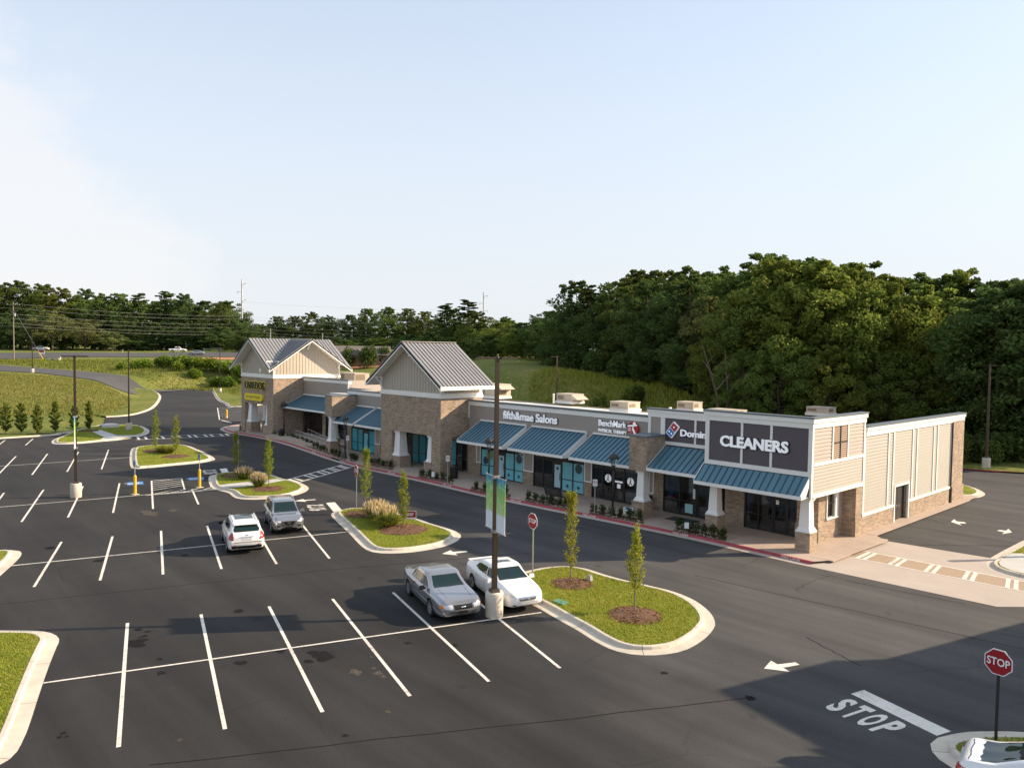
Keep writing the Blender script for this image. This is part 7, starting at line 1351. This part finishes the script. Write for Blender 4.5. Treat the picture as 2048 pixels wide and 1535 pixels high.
for k,(px,py,d,s) in enumerate(((690,720,236,1.4),(700,735,228,1.6),(735,738,224,1.9),(765,735,230,1.6))): bush(nth('dark bush on the red clay bank before the brick house',''), zterr(px,py,d), s, 0, 'bushes on the clay bank', sz=1.5)
# ---- young columnar trees on the islands
def column_tree(label, px, py, ptop, leaf='young', wid=.42, z=.15, seed=0, name='young_tree', fork=False, trunk=.6, dn=2.0, lsz=.088):
    p=g(px,py,z); dist=(p-CAM).dot(FWD); h=at(px,ptop,dist).z-z; R=random.Random(seed); t=thing(name,label,'tree',(p.x,p.y,z)); vs=[]; fs=[]
    tr=MB(); pts=[Vector((R.uniform(-.03,.03)*k*.3,R.uniform(-.03,.03)*k*.3,-.1+(h*.96+.1)*k/7)) for k in range(8)]
    for k in range(7): tr.tube(pts[k],pts[k+1],.035*(1-k*.11),.035*(1-(k+1)*.11),7,False)
    n=int(h*270*dn); 
    lim=[]
    for k in range(int(h*9)):
        f=trunk/h+(1-trunk/h)*((k+R.random())/(h*9)); ww=wid*(math.sin(math.pi*min(1,max(.12,f*.9+.08)))**.7)*R.uniform(.55,1.15); a=k*2.4; o=Vector((0,0,f*h*.93)); e=o+Vector((math.cos(a)*ww,math.sin(a)*ww,.25+R.random()*.35)); tr.tube(o,e,.012,.005,4,False); lim.append((o,e))
    if fork:
        for s in (-1,1): e=Vector((s*.22,R.uniform(-.1,.1),h*1.0)); tr.tube((0,0,h*.72),e,.02,.006,5,False); lim+= [((Vector((0,0,h*.72))).lerp(e,q),e)for q in (.1,.3,.5,.7)]*2
    for k in range(n):
        o,e=R.choice(lim); q=o.lerp(e,R.uniform(.25,1.05))+Vector((R.gauss(0,.06),R.gauss(0,.06),R.gauss(0,.07))); leafquad(vs,fs,q,lsz,R,.3)
    tr.build('trunk',M['barkp'],t); c=MB(); c.v=[tuple(v) for v in vs]; c.f=fs; c.mi=[0]*len(fs); c.build('crown',LEAF[leaf],t); return t
column_tree('slim yellow-green young tree with forked top on the front island',1141,1164,986,'yellowgreen',.33,seed=1,fork=True); column_tree('slim young tree in the nearer mulch ring of the front island',1269,1224,1060,'yellowgreen',.38,seed=2,trunk=.9)
column_tree('tall slim young tree near the stop sign of the middle island',731,1023,900,'young',.42,seed=3,fork=True,trunk=.8); column_tree('slim young tree beside the red yard sign on the middle island',807,1055,946,'young',.42,seed=4,trunk=.35)
column_tree('bright slim young tree on the upper island',537,975,882,'young',.42,seed=5,trunk=.7); column_tree('shaded slim young tree behind the upper island stop sign',472,945,867,'young',.40,seed=6,trunk=.5)
column_tree('slim tree at right of the far left island',352,908,834,'young',.45,seed=7,trunk=.4); column_tree('slim tree at left of the far left island',311,899,824,'young',.48,seed=8,trunk=.3)
for i,(px,py,pt_) in enumerate(((-8,868,800),(12,866,812),(42,868,808),(75,868,813),(111,866,805),(149,862,812),(178,862,806))): column_tree(('half-cropped','first','second','third','fourth','fifth','last')[i]+' evergreen in the row behind the left parking edge',px,py,pt_,'evergreen',.5+.06*((i*5)%6),seed=20+i,name='evergreen_shrub',trunk=.15,dn=2.8,lsz=.17)
# mulch rings
for isl,px,py,r in ((islA,1144,1166,1.02),(islA,1269,1229,1.15),(islB,806,1058,1.5),(islB,728,1027,1.3),(islC,536,977,1.25),(islC,470,950,1.2),(islD,312,901,1.3),(islD,352,912,1.3),(islE,178,861,1.2)): mulch(isl,px,py,r,int(px))
# mulch strip under the evergreen row
MB().add([(p.x,p.y,hz(p.x,p.y)+.07) for p in (g(-40,880,.1),g(118,868,.1),g(190,858,.1),g(185,853,.1),g(100,862,.1),g(-40,869,.1))],[(0,1,2,3,4,5)]).build('mulch_strip',M['mulch'],kind='structure',fix=True)
# ---- ornamental grasses
def tuft(label, px, py, r, h, c1, seed, plume=True):
    p=g(px,py,.15); R=random.Random(seed); t=thing('ornamental_grass',label,'grass clump',(p.x,p.y,.15)); mb=MB(); vs=[]; fs=[]; pv=[]; pf=[]
    for k in range(620):
        a=R.uniform(0,6.28); q=R.random()**.6; b=Vector((math.cos(a)*r*.25*q,math.sin(a)*r*.25*q,0)); hh=h*R.uniform(.65,1)*(1-.35*q*q); out=r*q*R.uniform(.7,1.1); m_=b+Vector((math.cos(a)*out*.45,math.sin(a)*out*.45,hh*.7)); e=b+Vector((math.cos(a)*out,math.sin(a)*out,hh*(1-.25*q))); w=Vector((-math.sin(a),math.cos(a),0))*.016
        i=len(vs); vs+=[b-w,b+w,m_+w,m_-w,e]; fs+=[(i,i+1,i+2,i+3),(i+3,i+2,i+4)]
        if plume and R.random()<.28:
            top=m_+Vector((math.cos(a)*.1,math.sin(a)*.1,h*.42*R.uniform(.8,1.2))); j=len(pv); ww=w*2.2; pv+=[m_,top-Vector((0,0,.16))+ww,top,top-Vector((0,0,.16))-ww]; pf.append((j,j+1,j+2,j+3))
    mb.add(vs,fs); mb.build('blades',c1,t); 
    if plume: MB().add(pv,pf).build('plumes',PLU,t)
PLU=mat_leaf('plumes',(.50,.40,.20),(.78,.66,.40),.5,0); TG=mat_leaf('tuft_green',(.16,.21,.03),(.34,.34,.08),.5,0)
tuft('plumed ornamental grass at the rear of the middle island',752,1035,1.15,1.15,TG,1); tuft('plumed ornamental grass in the centre of the middle island',770,1044,1.1,1.1,TG,2); tuft('rounded green ornamental grass at the front of the middle island',779,1053,1.05,1.05,TG,3,False)
tuft('plumed ornamental grass beside the bright slim tree of the upper island',517,973,.95,1.1,TG,4); tuft('shaded green ornamental grass on the upper island',487,957,1.05,1.0,TG,5,True)
tuft('low ornamental grass clump left on the far left island',325,904,1.0,.9,TG,6,False); tuft('low ornamental grass clump right on the far left island',338,906,1.0,.9,TG,7,False)
# ---- planted beds along the kerb
SH=[bush_mesh(.34,.62,340,.09,'shrub',70+i,.5) for i in range(3)]; SS=stems_mesh(.3,.5,9)
STN=mat('river_stone',(.32,.27,.21),.9,var=.25,scale=8)
def bed(pts, n, label, seed, group, rocks=True):
    P=[g(*p,.15).xy for p in pts]; st=link('planting_bed',None,walk); st.empty_display_size=.2
    MB().sheet(ccw([Vector(p) for p in P]),.158).build('mulch_bed',M['mulch'],walk)
    R=random.Random(seed); a,b=Vector(pts[0]),Vector(pts[1]); COL.objects.unlink(st); bpy.data.objects.remove(st)
    if rocks:
        mb=MB()
        for k in range(n*5):
            u=R.random(); v=R.random(); c=P[0].lerp(P[1],u).lerp(P[3].lerp(P[2],u),v*.5); r=R.uniform(.04,.09); mb.lathe([(r*.6,0),(r,r*.4),(r*.6,r*.8),(r*.1,r)],(c.x,c.y,.155),6)
        o=mb.build('stones',STN,walk); o['kind']='stuff'
    for k in range(n):
        u=(k+.5)/n; c=P[0].lerp(P[1],u).lerp(P[3].lerp(P[2],u),R.uniform(.4,.7)); t=thing('clipped_shrub',nth(label,''),'shrub',(c.x,c.y,.16),R.uniform(0,6.28),group,scale=(R.uniform(.85,1.15),)*2+(R.uniform(.85,1.2),)); link('stems',SS,t); link('foliage',SH[R.randrange(3)],t)
bed([(1345,1062),(1452,1082),(1452,1074),(1352,1054)],6,'small clipped shrub in the bed before the pizza shop',1,'shrubs before the pizza shop')
bed([(1178,1027),(1288,1047),(1288,1038),(1180,1018)],6,'small shrub in the bed under the therapy shop lantern',2,'shrubs before the therapy shop')
bed([(1049,1002),(1138,1019),(1138,1011),(1052,994)],6,'small clipped shrub in the bed before the black bench',3,'shrubs before the bench')
bed([(940,980),(1020,996),(1022,988),(944,972)],4,'small shrub in the bed behind the bannered light pole',4,'shrubs behind the bannered pole')
bed([(835,954),(905,968),(908,960),(840,945)],5,'small shrub in the bed at the middle tower right pier',5,'shrubs at the middle tower right pier')
bed([(735,931),(785,940),(790,930),(742,920)],4,'small shrub in the bed at the middle tower left pier',6,'shrubs at the middle tower left pier')
bed([(572,877),(690,921),(694,915),(580,872)],17,'small clipped shrub in the long row below the ramp',7,'shrub row below the ramp')
bed([(698,921),(712,924),(716,917),(702,914)],3,'small clipped shrub right of the ramp lantern',8,'shrubs right of the ramp')
bed([(527,870),(550,876),(552,870),(530,865)],4,'small clipped shrub at the right foot of the far tower',9,'shrubs at the far tower right foot'); bed([(477,862),(490,864),(492,859),(480,857)],2,'small clipped shrub at the left foot of the far tower',10,'shrubs at the far tower left foot')
# ---- rough grass on the banks and meadow
def bank_blades(name, pts, dens, h0, h1, mt, seed):
    P=[tuple(zterr(*p).xy) for p in pts]; o=blades(name,P,dens,h0,h1,mt,None,zf=lambda x,y: 0,w=.10,lean=.5,seed=seed); me=o.data; n=len(me.vertices); co=np.empty(n*3); me.vertices.foreach_get('co',co); co=co.reshape(-1,3); co[:,2]+=np.repeat(hgt(co[0::3,0],co[0::3,1]),3); me.vertices.foreach_set('co',co.ravel()); me.update(); o['kind']='stuff'; o['label']=name.replace('_',' ')+' growing on the slope'; o['category']='grass'
bank_blades('rough_grass',[(-60,828,114),(120,824,114),(215,822,116),(262,802,135),(262,785,152),(200,768,172),(100,756,183),(-60,750,190)],9,.1,.32,ROUGH,1)
bank_blades('bank_grass',[(0,733,210),(250,750,196),(420,765,184),(478,780,165),(478,735,215),(300,722,230),(0,722,228)],4,.25,.8,mat_leaf('bank_grass_blades',(.10,.13,.02),(.22,.22,.05),.3,0),2)
bank_blades('meadow_grass',[(1040,795,104),(1200,805,100),(1360,812,96),(1400,790,104),(1340,765,120),(1200,752,135),(1060,752,130)],14,.3,.9,mat_leaf('meadow_blades',(.20,.25,.03),(.42,.40,.08),.45,0),3)
